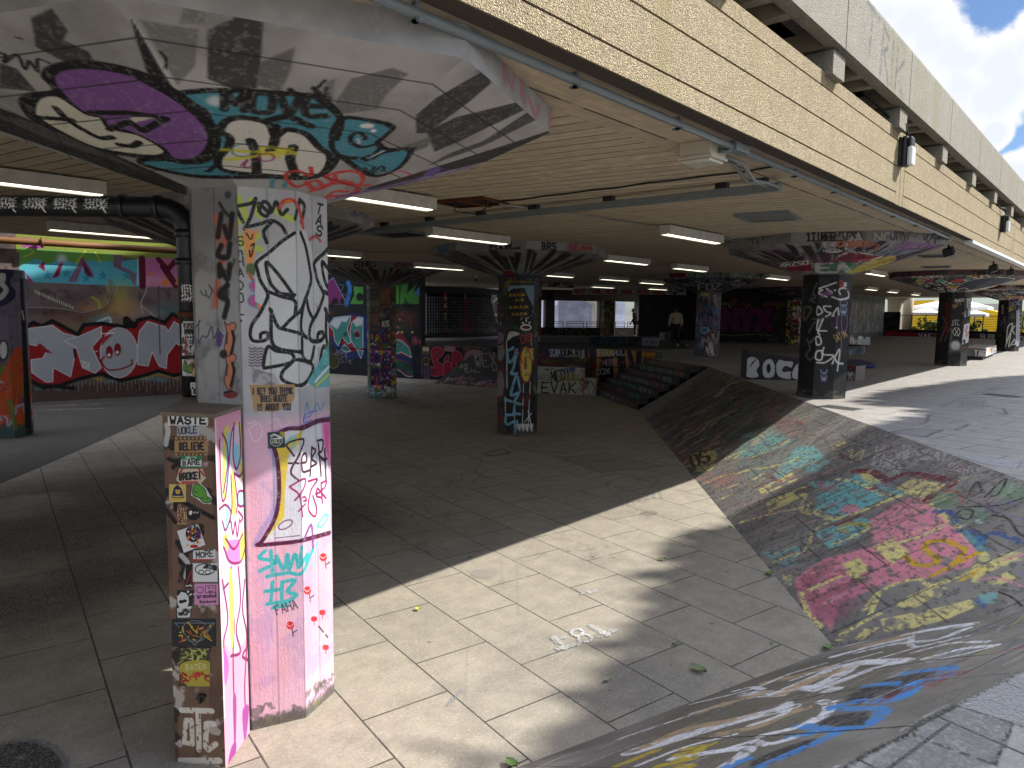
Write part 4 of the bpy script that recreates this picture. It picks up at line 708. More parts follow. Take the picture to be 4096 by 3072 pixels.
def P_EWOK(cv):
    cv.view(*Z4); P = cv.poly
    P([(-400, 330), (470, 360), (1110, 360), (1110, 610), (-400, 600)], (24, 24, 27)); P([(-200, 590), (145, 305), (300, 600)], (128, 44, 110), 1, edge=(150, 140, 160), ew=10); P([(120, 600), (150, 530), (190, 530), (210, 600), (220, 600), (230, 540), (260, 540), (280, 600)], (24, 20, 26)); cv.line([(310, 365), (330, 440), (290, 600)], 50, (60, 120, 190)); cv.line([(210, 380), (260, 400), (230, 470), (280, 500)], 10, (50, 110, 120)); P([(60, 560), (120, 590), (60, 600)], (150, 30, 30))
    G = (78, 148, 60)
    P([(365, 400), (480, 405), (480, 605), (325, 603), (372, 500)], G, 1, edge=K, ew=8); cv.oval((440, 520), 40, 45, K); P([(520, 400), (880, 370), (880, 605), (520, 605)], G, 1, edge=K, ew=8); cv.oval((800, 490), 20, 12, K); P([(890, 376), (985, 358), (962, 470), (1092, 352), (1040, 450), (1096, 520), (1096, 606), (972, 606), (940, 530), (958, 606), (878, 606)], G, 1, edge=K, ew=8); P([(1040, 470), (1100, 400), (1100, 520)], (80, 140, 200))
    for x, y, rx, ry, c in ((100, 690, 60, 30, (120, 60, 50)), (240, 660, 120, 40, (44, 40, 30)), (930, 720, 120, 60, (110, 60, 40)), (900, 850, 100, 70, (60, 64, 36)), (1020, 800, 60, 80, (90, 40, 50))): cv.oval((x, y), rx, ry, c, .7, soft=ry*1.5)
    for l in ([(800, 720), (880, 720), (930, 680)], [(850, 740), (930, 790), (990, 740), (1000, 830)]): cv.line(l, 8, (160, 90, 60), .7, 6)
    for x, y, c in ((800, 690, (200, 100, 120)), (820, 810, (200, 90, 120)), (860, 855, (200, 90, 120)), (880, 770, (190, 80, 110)), (905, 910, (200, 190, 70)), (1020, 910, (200, 180, 60)), (1060, 1000, (190, 170, 60)), (825, 865, (190, 80, 110))): cv.oval((x, y), 14, 13, c)
    # teal and white wildstyle with red and blue edges
    P([(-300, 760), (60, 790), (350, 700), (490, 720), (800, 880), (870, 890), (1000, 1060), (1010, 1200), (1060, 1330), (1040, 1410), (820, 1290), (500, 1200), (300, 1200), (120, 1060), (60, 950), (-300, 1000)], (26, 44, 96), 1, edge=(20, 30, 70), ew=12); P([(-300, 780), (130, 800), (350, 725), (480, 750), (480, 1100), (330, 1130), (250, 1040), (120, 960), (70, 900), (-300, 960)], (130, 24, 36)); P([(800, 900), (880, 890), (990, 1050), (1010, 1200), (820, 1130)], (130, 24, 36))
    TL = (58, 132, 122); WT = (206, 200, 206)
    for p in ([(100, 830), (150, 750), (220, 740), (340, 730), (330, 800), (300, 870), (345, 1020), (310, 1040), (240, 960), (200, 1060), (160, 1000), (150, 900)], [(350, 800), (420, 740), (475, 750), (475, 1080), (400, 1100), (340, 1000), (330, 890)], [(800, 980), (900, 1000), (985, 1080), (1010, 1190), (900, 1130), (800, 1160)], [(-250, 840), (60, 820), (90, 900), (-250, 940)], [(410, 1110), (480, 1110), (450, 1200)], [(230, 1100), (270, 1040), (340, 1120), (290, 1130)]): P(p, TL, 1, edge=WT, ew=8)
    for p in ([(110, 820), (160, 755), (330, 735), (290, 800), (240, 790), (190, 880), (150, 850)], [(360, 790), (420, 745), (470, 755), (470, 830), (400, 850)]): P(p, WT, .95, soft=16)
    cv.oval((410, 930), 30, 46, (130, 24, 36), edge=WT, ew=5); P([(810, 950), (880, 890), (870, 920)], WT); P([(800, 1180), (1000, 1260), (1060, 1390), (960, 1370), (800, 1270)], (30, 84, 66), 1, edge=(130, 24, 36), ew=10); cv.line([(800, 1290), (900, 1350), (960, 1395), (1050, 1395)], 8, WT)
    for l in ([(820, 1010), (900, 1050), (850, 1080)],): cv.line(l, 8, (130, 24, 36))
    cv.oval((100, 1040), 30, 50, (60, 60, 26)); cv.oval((150, 1230), 60, 80, (56, 56, 26), edge=(130, 126, 110), ew=6); cv.line([(100, 1060), (130, 1180)], 40, (56, 56, 26)); cv.text("REMER", (165, 1150), (290, 1190), 50, 5, (150, 148, 160)); cv.text("SIK", (210, 1240), (360, 1260), 60, 5, (150, 148, 160), jit=.2)
    P([(1050, 1040), (1100, 1030), (1110, 1420), (1030, 1420)], (14, 14, 15), 1, curve=True); cv.text("NBC", (1020, 1000), (1095, 1000), 40, 6, (180, 70, 90)); cv.text("FOREVER", (1012, 1045), (1150, 1035), 36, 6, (180, 70, 90)); cv.cloud((12, 12, 14), .4, .6, .75, .5, 9)
def P_SIC(cv):
    cv.scrib((0, 0, cv.w, cv.h), 60, DPAL, .3, .05, 1); cv.scrib((0, .2, cv.w, cv.h), 30, DPAL, .3, .05, 2, kind='blob', a=.7); cv.view(*VG); P = cv.poly; RD = (150, 26, 54)
    P([(130, 545), (380, 545), (400, 800), (130, 810)], (18, 17, 18)); P([(240, 540), (330, 545), (320, 590), (240, 580)], (150, 110, 106)); 
    for p in ([(140, 580), (170, 550), (230, 560), (232, 610), (190, 650), (236, 690), (240, 750), (190, 772), (140, 760), (135, 700), (170, 700), (150, 650)], [(238, 650), (270, 605), (282, 640), (250, 665)], [(240, 670), (290, 665), (300, 720), (290, 790), (240, 790)], [(300, 620), (320, 575), (370, 600), (375, 650), (330, 680), (370, 700), (340, 770), (300, 780)]): P(p, RD, 1, curve=True, edge=(200, 150, 160), ew=3)
    for p in ([(380, 660), (420, 575), (520, 575), (520, 640), (480, 660), (470, 750), (390, 770)],): P(p, (150, 110, 118), 1, curve=True, edge=(40, 20, 26), ew=6)
    for x, y, rx, ry in ((560, 600, 40, 40), (600, 640, 40, 50), (545, 720, 44, 50)): cv.oval((x, y), rx, ry, (52, 54, 74), edge=(150, 130, 80), ew=4)
    cv.text("WEX", (470, 680), (640, 660), 70, 8, (150, 140, 130), curve=True); cv.text("TRE", (500, 750), (590, 740), 40, 5, (150, 140, 110)); cv.text("BEAT", (305, 552), (400, 552), 24, 5, (170, 60, 80)); cv.text("KIIHX", (400, 560), (490, 560), 24, 5, (90, 40, 90)); cv.line([(140, 750), (150, 720), (160, 750), (170, 720)], 5, K)
    BR = (134, 92, 56); B = (40, 44, 84)
    P([(64, 500), (90, 490), (130, 640), (130, 800), (60, 800), (50, 650)], B, .9, curve=True); P([(70, 540), (132, 540), (132, 608), (72, 610)], BR, 1, edge=K, ew=4); cv.line([(95, 540), (95, 505)], 6, BR); P([(80, 622), (128, 622), (124, 695), (86, 695)], BR, 1, edge=K, ew=4); P([(92, 635), (116, 635), (116, 670), (92, 670)], (60, 40, 26), edge=K, ew=3)
    for x in (90, 113): cv.oval((x, 567), 9, 14, WH); cv.oval((x, 568), 3, 5, K)
    cv.line([(84, 595), (122, 593)], 4, K)
    for l in ([(76, 640), (62, 690), (76, 740)], [(130, 645), (160, 620), (196, 580)], [(98, 700), (98, 780)], [(116, 700), (120, 780)]): cv.line(l, 10, BR); cv.line(l, 3, K)
    cv.oval((98, 786), 10, 7, BR); cv.oval((122, 784), 10, 7, BR)
    cv.view(*VS)
    P([(740, 205), (840, 215), (850, 360), (740, 370)], (110, 60, 80), .8, rough=.4); P([(970, 215), (1190, 215), (1190, 390), (970, 380)], (176, 174, 172)); P([(840, 220), (980, 215), (980, 370), (850, 375)], (40, 56, 100), .9)
    cv.text("SCAM", (880, 270), (970, 265), 50, 8, (200, 198, 200), curve=True); cv.text("OVER", (885, 320), (965, 310), 40, 7, (200, 198, 200)); cv.text("2026", (880, 365), (960, 360), 36, 7, (200, 198, 200)); cv.text("OUN.BT", (985, 270), (1170, 265), 46, 10, K, curve=True); cv.oval((1080, 330), 95, 46, (186, 184, 182), edge=K, ew=7)
    for l in ([(985, 280), (1170, 330)], [(1160, 275), (1000, 330)], [(1030, 310), (1060, 330), (1040, 350)], [(1120, 310), (1090, 330), (1130, 345)], [(1150, 350), (1190, 340), (1170, 370)]): cv.line(l, 7, K)
    P([(1190, 215), (1250, 220), (1250, 420), (1200, 400)], (40, 50, 90), .9); cv.line([(1225, 230), (1230, 380)], 20, (170, 90, 40))
def P_ORANGE(cv):
    cv.view(*VS); P = cv.poly; OR = (178, 128, 50)
    P([(1262, 205), (1820, 205), (1800, 320), (1262, 540)], (30, 28, 30)); P([(1262, 205), (1460, 205), (1460, 280), (1262, 290)], OR)
    for p in ([(1270, 205), (1320, 205), (1320, 540), (1300, 540)], [(1440, 290), (1480, 280), (1490, 480), (1450, 480)], [(1540, 205), (1590, 205), (1580, 400), (1560, 420)], [(1590, 205), (1650, 205), (1640, 380), (1610, 260)], [(1690, 205), (1730, 205), (1720, 340), (1690, 350)], [(1730, 250), (1790, 240), (1790, 290), (1730, 300)], [(1790, 205), (1820, 205), (1815, 300), (1785, 310)]): P(p, OR)
    P([(1560, 210), (1600, 210), (1620, 330), (1580, 320)], (24, 30, 50)); P([(1640, 210), (1700, 210), (1690, 330), (1655, 330)], (24, 30, 50)); cv.text("MERXAHOC", (1275, 275), (1545, 270), 54, 8, (200, 196, 190), jit=.15); cv.text("CTB", (1275, 335), (1345, 330), 28, 8, OR); cv.text("CFC", (1275, 378), (1340, 376), 26, 8, OR); cv.text("HEBN", (1350, 360), (1460, 355), 50, 7, (210, 150, 170), jit=.1); cv.text("JTEK", (1480, 360), (1620, 365), 40, 6, (150, 60, 100), jit=.2); cv.text("COX", (1285, 440), (1420, 430), 46, 11, (190, 188, 186), soft=5, curve=True); cv.text("ROW", (1740, 255), (1800, 245), 34, 6, (206, 80, 50)); cv.line([(1262, 290), (1830, 285)], 4, K); cv.line([(1262, 385), (1640, 370)], 4, K)
def P_GRIDBACK(cv):
    cv.scrib((0, .2, cv.w, 2.4), 70, DPAL+[(150, 148, 146)], .25, .03, 1); cv.uv().poly([(cv.w*.4, .3), (cv.w*.62, .3), (cv.w*.62, 1.3), (cv.w*.4, 1.3)], (110, 30, 50), .8); cv.band(.2, .5, (130, 150, 140), .5, .1)
def P_PIER(cv): cv.view(*Z5); cv.text("NEDIK", (428, 1000), (428, 540), 60, 12, K, up=(-40, 0), curve=True); cv.poly([(432, 520), (460, 520), (460, 1010), (432, 1010)], (150, 70, 30))
def P_SILL(cv): cv.view(*Z5); cv.text("ENSO", (640, 950), (960, 950), 80, 6, (130, 124, 90), curve=True); cv.text("EMOC", (1250, 950), (1480, 950), 70, 4, (70, 66, 56), curve=True); cv.scrib((0, 0, cv.w, cv.h), 16, [(70, 66, 56), (90, 86, 70)], .2, .02, 2)
def P_PALE(cv):
    cv.view(*Z5); cv.poly([(640, 560), (1100, 560), (1100, 870), (640, 870)], (96, 98, 112)); cv.poly([(600, 620), (640, 600), (640, 870), (600, 870)], (130, 132, 150))
    for i in range(24): cv.line([(650, 580+i*12), (1095, 580+i*12)], 2, (70, 72, 84), .5, curve=False)
    for i in range(10): cv.line([(1240, 590+i*13), (1530, 590+i*13)], 5, (104, 106, 116), .9, curve=False)
    cv.cloud((180, 182, 196), .5, .4, .9, .3, 2)
def P_NOZE(cv): cv.view(*Z5); cv.text("NOZE.HAGL.NOZE.HAGL.NOZE.HAGL", (815, 475), (1830, 490), 44, 8, (150, 26, 32)); cv.scrib((cv.w*.82, 0, cv.w, cv.h), 8, [(60, 60, 70), (30, 30, 30)], .14, .02, 3)
def P_NYX(cv):
    cv.cloud((60, 56, 30), .5, .5, .6, .6, 1); cv.scrib((0, 1.2, cv.w, 2.2), 16, [(110, 100, 100), (120, 60, 40), (30, 28, 30)], .3, .09, 2); cv.scrib((0, .2, cv.w, 2), 30, [(80, 76, 80), (90, 84, 40), (40, 40, 70)], .3, .03, 4); cv.view(*V5)
    cv.text("NYX", (300, 655), (620, 655), 115, 48, (104, 30, 82), out=(26, 10, 24), ow=18); cv.line([(290, 690), (380, 700), (500, 690), (620, 700)], 6, (150, 140, 90), .8); cv.text("TEEK", (585, 735), (660, 730), 20, 4, (90, 96, 120))
def P_STREAK(cv):
    r = random.Random(5); cv.cloud((96, 94, 96), .4, .5, .62, .6, 1)
    for i in range(260):
        u = r.uniform(0, cv.w); v = r.uniform(.3, 2.5); c = r.choice([(224, 222, 220)]*5+[(40, 40, 44)]*3+[(180, 90, 60), (90, 130, 160), (190, 170, 70), (170, 70, 110), (60, 90, 60)])
        cv.uv().line([(u+r.uniform(-.25, .25), v), (u+r.uniform(-.25, .25), v+r.uniform(-.3, .3)), (u+r.uniform(-.2, .2), v-r.uniform(.3, .9))], r.uniform(.04, .11), c, .9)
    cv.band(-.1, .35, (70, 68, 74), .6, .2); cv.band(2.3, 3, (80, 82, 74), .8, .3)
def P_KERB(cv):
    cv.scrib((0, 0, cv.w*.9, cv.h), 60, [(20, 20, 24), (120, 40, 44), (60, 60, 90)], .25, .06, 1); cv.view(*Z7)
    cv.line([(700, 935), (800, 915), (850, 950), (950, 925), (1030, 950)], 40, (176, 30, 34), .95, 10); cv.text("VAK", (1040, 965), (1200, 968), 44, 14, (214, 196, 210), out=(60, 20, 60), ow=8); cv.poly([(1210, 920), (1250, 920), (1250, 970), (1200, 970)], (200, 110, 50)); cv.text("BR", (1720, 985), (1890, 990), 50, 18, (190, 188, 186), out=K, ow=10); cv.text("DX", (2160, 1005), (2260, 1008), 50, 16, (200, 198, 196), out=K, ow=10)
def P_STEP(cv, k):
    r = random.Random(k); c = [(206, 196, 190), (190, 90, 84), (110, 180, 140), (206, 200, 194), (200, 96, 90), (140, 180, 150), (206, 110, 100)]; n = 3
    words = ["CASH", "RULES", "EVERYTHING", "AROUND", "ME"]
    u = .5
    for j in range(7):
        w = words[j % 5]; L = len(w)*.105
        if u+L > cv.w-.2: break
        cv.uv().text(w, (u, .025), (u+L, .025), .11, .024, c[(k+j//3) % 7], .6); u += L+.1
def P_TRIK(cv):
    cv.uv(); c = (92, 96, 96); A = lambda l: cv.line(l, .045, c, .85, .02, curve=False, rough=.44)
    A([(.35, .55), (.8, .52)]); A([(.57, .55), (.5, .12)]); A([(.95, .5), (.9, .05)]); A([(.95, .5), (1.15, .44), (1.1, .32), (.93, .28)]); A([(1.0, .28), (1.2, .02)]); A([(1.32, .46), (1.32, .04)]); A([(1.5, .44), (1.48, .0)]); A([(1.78, .38), (1.52, .2), (1.8, .02)])
# -- banks
def joints(cv, rh, bl, col=(44, 43, 42), a=.6, seed=1):
    r = random.Random(seed); u = .2; i = 0; cv.uv()
    while u < cv.w:
        cv.line([(u, 0), (u, cv.h)], .013, col, a, curve=False, rough=.3); v = r.uniform(.1, bl)
        while v < cv.h:
            cv.line([(u, v), (u+rh, v+r.uniform(-.01, .01))], .014, col, a, curve=False); v += bl
        u += rh; i += 1
def P_BANK1(cv):
    cv.wk = 1.25; cv.cloud((120, 116, 110), .5, .4, .65, .5, 1); cv.cloud((96, 92, 88), .3, .5, .62, .5, 2, sx=1, sy=3); cv.view(*VK); P = cv.poly; PK = (230, 142, 158); YE = (232, 218, 136); TQ = (116, 192, 192); MR = (110, 36, 44)
    R5 = dict(rough=.4)
    P([(130, 470), (430, 230), (860, 380), (700, 520), (380, 700), (330, 760)], (58, 56, 56), .7, soft=40)  # soft dark patch paints in the deck's shadow on the bank
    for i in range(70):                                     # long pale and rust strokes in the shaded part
        r = random.Random(i); x = r.uniform(120, 760); y = 760-(x*.62)+r.uniform(-150, 170); L = r.uniform(50, 150)
        cv.line([(x, y), (x+L*.5, y-L*.42+r.uniform(-12, 12)), (x+L, y-L*.62)], r.uniform(6, 18), r.choice([(180, 164, 130), (196, 186, 160), (36, 34, 34), (140, 60, 50), (90, 108, 98), (176, 130, 96)]), .85, rough=.36)
    P([(330, 670), (420, 640), (470, 660), (440, 740), (350, 740)], YE, .8, curve=True, **R5); cv.text("OS", (345, 730), (440, 690), 60, 8, (60, 50, 30)); cv.line([(500, 690), (560, 660), (610, 640), (560, 680)], 10, YE, .8)
    for l in ([(560, 600), (640, 570), (660, 580), (620, 610)], [(500, 610), (560, 590)], [(560, 390), (590, 420)]): cv.line(l, 6, (170, 40, 40), .8)
    P([(600, 560), (740, 520), (880, 600), (700, 660), (580, 680)], TQ, .75, soft=14, **R5); P([(640, 560), (720, 540), (720, 590), (640, 620)], (200, 176, 140), .8, **R5); P([(690, 440), (900, 470), (980, 500), (880, 580), (740, 560)], (170, 120, 120), .5, soft=20, rough=.45); cv.line([(680, 540), (740, 510), (860, 490), (900, 510)], 10, (150, 50, 56), .7, rough=.4)
    P([(880, 620), (960, 610), (1040, 700), (960, 760), (880, 720), (720, 830), (780, 730)], TQ, .8, soft=10, rough=.36); P([(350, 780), (480, 730), (600, 770), (560, 830), (430, 820)], (196, 120, 110), .6, rough=.44); P([(560, 700), (900, 650), (880, 760), (640, 800)], (120, 150, 140), .5, rough=.46)
    for p in ([(680, 840), (850, 750), (880, 790), (700, 870)], [(720, 900), (920, 820), (935, 860), (730, 960)], [(1040, 620), (1120, 590), (1130, 620), (1050, 660)], [(960, 940), (1060, 890), (1070, 910), (980, 950)], [(1180, 750), (1260, 740), (1330, 780), (1240, 840)]): P(p, YE, .9, **R5)
    for l in ([(400, 810), (540, 760), (800, 710), (920, 650)], [(480, 890), (540, 870)], [(630, 680), (760, 630), (830, 590)], [(650, 790), (700, 760)], [(580, 1010), (760, 960), (900, 930)], [(930, 970), (940, 910)], [(980, 1040), (1040, 1000)], [(760, 1210), (880, 1160)], [(840, 1200), (930, 1130), (950, 1060)], [(920, 870), (900, 940), (940, 970)]): cv.line(l, 12, YE, .85, rough=.42)
    for l in ([(660, 830), (760, 790)], [(730, 770), (790, 800)], [(1090, 660), (1140, 690)]): cv.line(l, 12, MR, .8, rough=.4)
    P([(930, 800), (1080, 790), (1180, 760), (1330, 880), (1180, 960), (1050, 1010), (960, 960), (980, 850)], TQ, .92, soft=10, rough=.36); P([(960, 1060), (1200, 980), (1280, 1000), (1160, 1110), (1040, 1140)], TQ, .9, rough=.37); P([(700, 1160), (900, 1120), (860, 1230), (800, 1230)], TQ, .6, rough=.46); P([(980, 800), (1090, 790), (1080, 840), (1000, 860)], (196, 100, 110), .7, rough=.44); cv.oval((1150, 940), 50, 26, PK, .8)
    P([(1090, 950), (1090, 1000), (1260, 1010), (1170, 1080), (1080, 1050)], (190, 160, 60), .85, rough=.42); cv.line([(970, 950), (1060, 990), (1200, 950), (1400, 870), (1470, 860), (1560, 930), (1720, 1060), (1820, 1170), (1820, 1210), (1780, 1250)], 24, YE, .95, rough=.34); cv.line([(1060, 1120), (1200, 1060), (1260, 1020)], 16, YE, .9, rough=.38); cv.line([(1080, 1020), (1200, 970)], 14, MR, .9); cv.line([(1080, 785), (1200, 810), (1320, 870), (1390, 840)], 12, YE, .9, rough=.38)
    P([(1250, 990), (1450, 880), (1500, 880), (1580, 950), (1800, 1150), (1760, 1230), (1560, 1290), (1300, 1330), (1100, 1420), (1050, 1560), (960, 1500), (880, 1380), (860, 1290), (1020, 1190), (1260, 1130)], PK, .97, soft=14, rough=.33); P([(880, 1280), (1040, 1200), (1200, 1270), (1180, 1430), (1080, 1530), (960, 1500), (900, 1400)], (150, 70, 90), .5, soft=40, rough=.4)
    P([(1260, 1130), (1360, 1092), (1450, 1160), (1360, 1220)], YE, .97, rough=.3); P([(1110, 1220), (1190, 1186), (1268, 1262), (1200, 1300), (1150, 1290)], YE, .97, rough=.32)
    for l in ([(1390, 1110), (1500, 1080), (1620, 1025)], [(900, 1370), (1010, 1320), (1130, 1265)], [(900, 1370), (940, 1480), (1000, 1540)], [(1280, 1370), (1380, 1320), (1500, 1295), (1560, 1330), (1700, 1280), (1780, 1240)], [(1220, 1450), (1290, 1370), (1250, 1470)], [(1100, 1580), (1240, 1500), (1300, 1470)]): cv.line(l, 18, YE, .95, rough=.36)
    for p in ([(1400, 1400), (1560, 1330), (1640, 1340), (1600, 1390), (1480, 1440), (1380, 1440)], [(1300, 1500), (1600, 1440), (1760, 1400), (1780, 1440), (1640, 1500), (1380, 1570), (1320, 1560)], [(1060, 1610), (1200, 1550), (1300, 1540), (1200, 1610)], [(800, 1270), (850, 1270), (850, 1330), (810, 1320)]): P(p, YE, .85, rough=.45)
    cv.line([(1680, 1120), (1620, 1100), (1540, 1110), (1530, 1150), (1590, 1190), (1560, 1225), (1480, 1220), (1425, 1180)], 20, (222, 172, 30)); cv.line([(1700, 1130), (1730, 1150), (1660, 1230)], 18, (222, 172, 30)); cv.line([(1560, 1280), (1700, 1210), (1810, 1155)], 18, (222, 172, 30))
    for i in range(9): cv.line([(1690+i*14, 1310-i*4), (1790+i*16, 1250-i*6)], 9, (226, 180, 50), .85, rough=.4)
    P([(1780, 1270), (1900, 1170), (2060, 1140), (2060, 1180), (1930, 1250), (2000, 1290), (1900, 1330), (1760, 1310)], YE, .8, rough=.44); cv.line([(1800, 1300), (1900, 1290), (2040, 1340)], 10, PK, .9); cv.line([(1930, 1200), (2040, 1165)], 12, PK, .8)
    # maroon and yellow blocks, green domes, blue and violet on the right
    for l in ([(1170, 745), (1260, 750), (1340, 790), (1440, 760), (1660, 800), (1590, 850), (1530, 900)], [(1270, 830), (1320, 800)]): cv.line(l, 26, MR, .92, rough=.34)
    P([(1380, 830), (1460, 780), (1640, 810), (1560, 870), (1480, 880)], YE, .85, rough=.4); cv.line([(1260, 800), (1400, 860)], 20, TQ, .7, rough=.4)
    for x, y in ((1640, 890), (1950, 850), (1770, 970)): cv.oval((x, y), 80, 44, (104, 150, 104), .6, soft=20)
    cv.line([(1600, 850), (1680, 850), (1720, 890), (1700, 920)], 8, (190, 70, 50), .8)
    for l in ([(1580, 950), (1660, 960), (1680, 1010)], [(1680, 1050), (1780, 1060), (1830, 1120)], [(1790, 1120), (1880, 1060), (2040, 1120)], [(1800, 1400), (1830, 1440)]): cv.line(l, 22, (40, 70, 150), .7, 8, rough=.38)
    P([(1690, 1040), (1820, 1080), (1860, 1150), (1800, 1160)], (60, 130, 160), .7, rough=.4); P([(1700, 1000), (1800, 990), (1830, 1010), (1700, 1030)], (206, 208, 212), .8, rough=.42)
    for l in ([(1740, 880), (1790, 800), (1810, 850), (1760, 880)], [(1830, 880), (1910, 800), (1940, 790), (1900, 860), (1850, 880)], [(1700, 930), (1900, 920), (2037, 880)], [(1690, 960), (1720, 940), (1770, 950), (1750, 990), (1700, 980)], [(1870, 970), (1950, 990), (2000, 1060), (2040, 1080)], [(1900, 1360), (1970, 1390), (2037, 1450)]): cv.line(l, 7, (30, 28, 32), .9)
    for l in ([(1800, 940), (1900, 950), (2037, 1000)], [(1990, 1230), (2060, 1190)], [(2000, 1260), (2060, 1290)], [(1940, 900), (2037, 930)]): cv.line(l, 10, (126, 110, 176), .6, rough=.4)
    cv.text("WEDNESDAY", (1250, 690), (1640, 690), 70, 5, (190, 188, 190), .7, jit=.35, up=(26, -62)); cv.text("VIMAX", (1240, 720), (1400, 760), 60, 5, (196, 194, 196), .7, jit=.3, up=(28, -56)); cv.text("GEBR", (1640, 730), (1790, 780), 44, 4, (186, 184, 188), .6, jit=.3); cv.line([(1120, 660), (1160, 630), (1150, 680), (1210, 640), (1200, 690)], 6, YE, .7)
    P([(1800, 1370), (1900, 1360), (1880, 1420), (1810, 1420)], TQ, .6, rough=.44)
    h = cv.h; v = 1.35
    cv.grain((0, 0, 5.2, h), 260, [(186, 172, 138), (160, 146, 120), (40, 38, 38), (110, 56, 50), (96, 112, 104), (50, 50, 56)], .8, .05, v, 1, .8)
    cv.grain((4.8, 0, 9.5, h), 170, [(116, 180, 180), (224, 208, 130), (206, 140, 136), (180, 178, 168), (80, 78, 74), (90, 110, 106)], .5, .035, v, 2, .7)
    cv.grain((8, 0, 11.5, h), 150, [(120, 192, 192), (228, 212, 130), (74, 72, 70), (70, 80, 78), (206, 130, 140)], .45, .03, v, 3, .7)
    cv.grain((10.2, 0, 13.6, h), 260, [(230, 142, 158), (232, 218, 136), (84, 78, 76), (120, 60, 70), (214, 120, 140), (66, 62, 62)], .4, .022, v, 4, .75)
    cv.grain((9.5, h*.55, 13.8, h), 150, [(150, 148, 150), (84, 82, 84), (120, 150, 120), (110, 100, 150), (60, 58, 60), (190, 188, 190)], .5, .022, v+.5, 5, .6, .3)
    cv.wear(.35, .035, .62, .68, sx=2.2); cv.wear(.4, .012, .6, .64, seed=9); cv.cloud((84, 80, 76), .06, .62, .67, .6, 4, sy=.5, sx=1); joints(cv, .62, 1.05)
    cv.a[:] = np.maximum(cv.a, .0)
def P_BANK2(cv):
    cv.wk = 1.75; cv.cloud((108, 104, 96), .4, .4, .6, .6, 1); cv.cloud((120, 116, 108), .2, .55, .68, .5, 2, sx=3); cv.view(*VF3); P = cv.poly; W_ = (240, 240, 243); TN = (200, 170, 128); BL = (70, 144, 220); YE = (206, 180, 40); DK = (70, 64, 54)
    P([(0, 1330), (300, 1200), (900, 1030), (1500, 960), (1300, 1100), (800, 1400), (400, 1659), (-400, 1659)], (112, 104, 84), .7, soft=60)
    for l, w in (([(-200, 1560), (60, 1480), (330, 1400), (600, 1330)], 44), ([(390, 1255), (560, 1240), (700, 1190), (880, 1110), (990, 1090)], 22), ([(560, 1250), (700, 1220), (860, 1230)], 26), ([(880, 1050), (1100, 990), (1240, 960)], 18), ([(1280, 930), (1440, 900), (1600, 880)], 22), ([(780, 1210), (900, 1150), (1000, 1090), (1250, 1075)], 26), ([(860, 1200), (1100, 1110), (1250, 1080)], 18), ([(880, 1290), (1000, 1260), (1200, 1200)], 14), ([(800, 1290), (840, 1310), (820, 1360), (700, 1420), (480, 1475)], 20), ([(1370, 1060), (1560, 1010), (1740, 990)], 16), ([(1300, 1030), (1500, 980), (1700, 970)], 10), ([(440, 1510), (520, 1520), (700, 1470), (740, 1460)], 20), ([(270, 1550), (440, 1500)], 14), ([(0, 1600), (240, 1560), (400, 1550), (250, 1659)], 26), ([(-300, 1500), (0, 1400), (240, 1320)], 8), ([(100, 1360), (400, 1280), (600, 1260)], 9), ([(600, 1020), (900, 1000), (1200, 930)], 9), ([(1290, 940), (1310, 1000), (1590, 940)], 8), ([(1000, 1080), (1240, 1070)], 20)): cv.line(l, w, W_, .93, rough=.32)
    for l in ([(160, 1350), (330, 1290), (480, 1250)], [(520, 1190), (700, 1150), (830, 1110)], [(590, 1250), (740, 1180), (960, 1110)], [(700, 1330), (560, 1380), (440, 1430), (240, 1470)], [(100, 1450), (400, 1370)], [(1000, 1000), (1230, 950)], [(-160, 1540), (80, 1440), (300, 1400)]): cv.line(l, 26, TN, .85, rough=.36)
    for p in ([(900, 1280), (1080, 1200), (1300, 1190), (1230, 1260), (1000, 1310)], [(850, 1370), (1050, 1340), (1060, 1400), (980, 1440), (760, 1420)], [(1080, 1190), (1290, 1140), (1420, 1130), (1400, 1180), (1200, 1200)], [(430, 1600), (700, 1500), (860, 1480), (600, 1600), (400, 1659)]): P(p, (58, 55, 56), .9, soft=10)
    for l in ([(870, 1330), (1000, 1330), (1130, 1330), (1090, 1390), (1000, 1430), (860, 1440), (640, 1480)], [(870, 1320), (1000, 1290), (1200, 1280), (1300, 1210), (1200, 1195), (1060, 1205)], [(1260, 1140), (1400, 1120), (1480, 1110), (1460, 1160), (1300, 1190)], [(860, 1470), (700, 1540), (420, 1659)], [(270, 1650), (390, 1600)], [(680, 1420), (900, 1450)]): cv.line(l, 26, BL, .9, 3, rough=.34)
    for l in ([(0, 1620), (200, 1520)], [(20, 1580), (130, 1560)], [(60, 1550), (180, 1530)], [(-80, 1640), (100, 1600)], [(-300, 1640), (-100, 1560)], [(0, 1640), (90, 1640)]): cv.line(l, 20, YE, .9, rough=.36)
    for l in ([(1130, 1290), (1260, 1230), (1500, 1140)], [(1380, 1220), (1480, 1160), (1580, 1130)], [(1750, 1030), (1880, 1000)]): cv.line(l, 16, (150, 60, 60), .6, 8, rough=.4)
    cv.grain((0, 0, cv.w, cv.h), 220, [(232, 232, 236), (196, 168, 126), (120, 112, 94), (84, 78, 70), (150, 148, 144)], .5, .018, .06, 7, .6, .07); cv.grain((0, cv.h*.5, 2.6, cv.h), 120, [(196, 196, 200), (90, 88, 88), (150, 90, 90), (130, 136, 156), (200, 190, 120)], .5, .02, .1, 8, .6, .15)
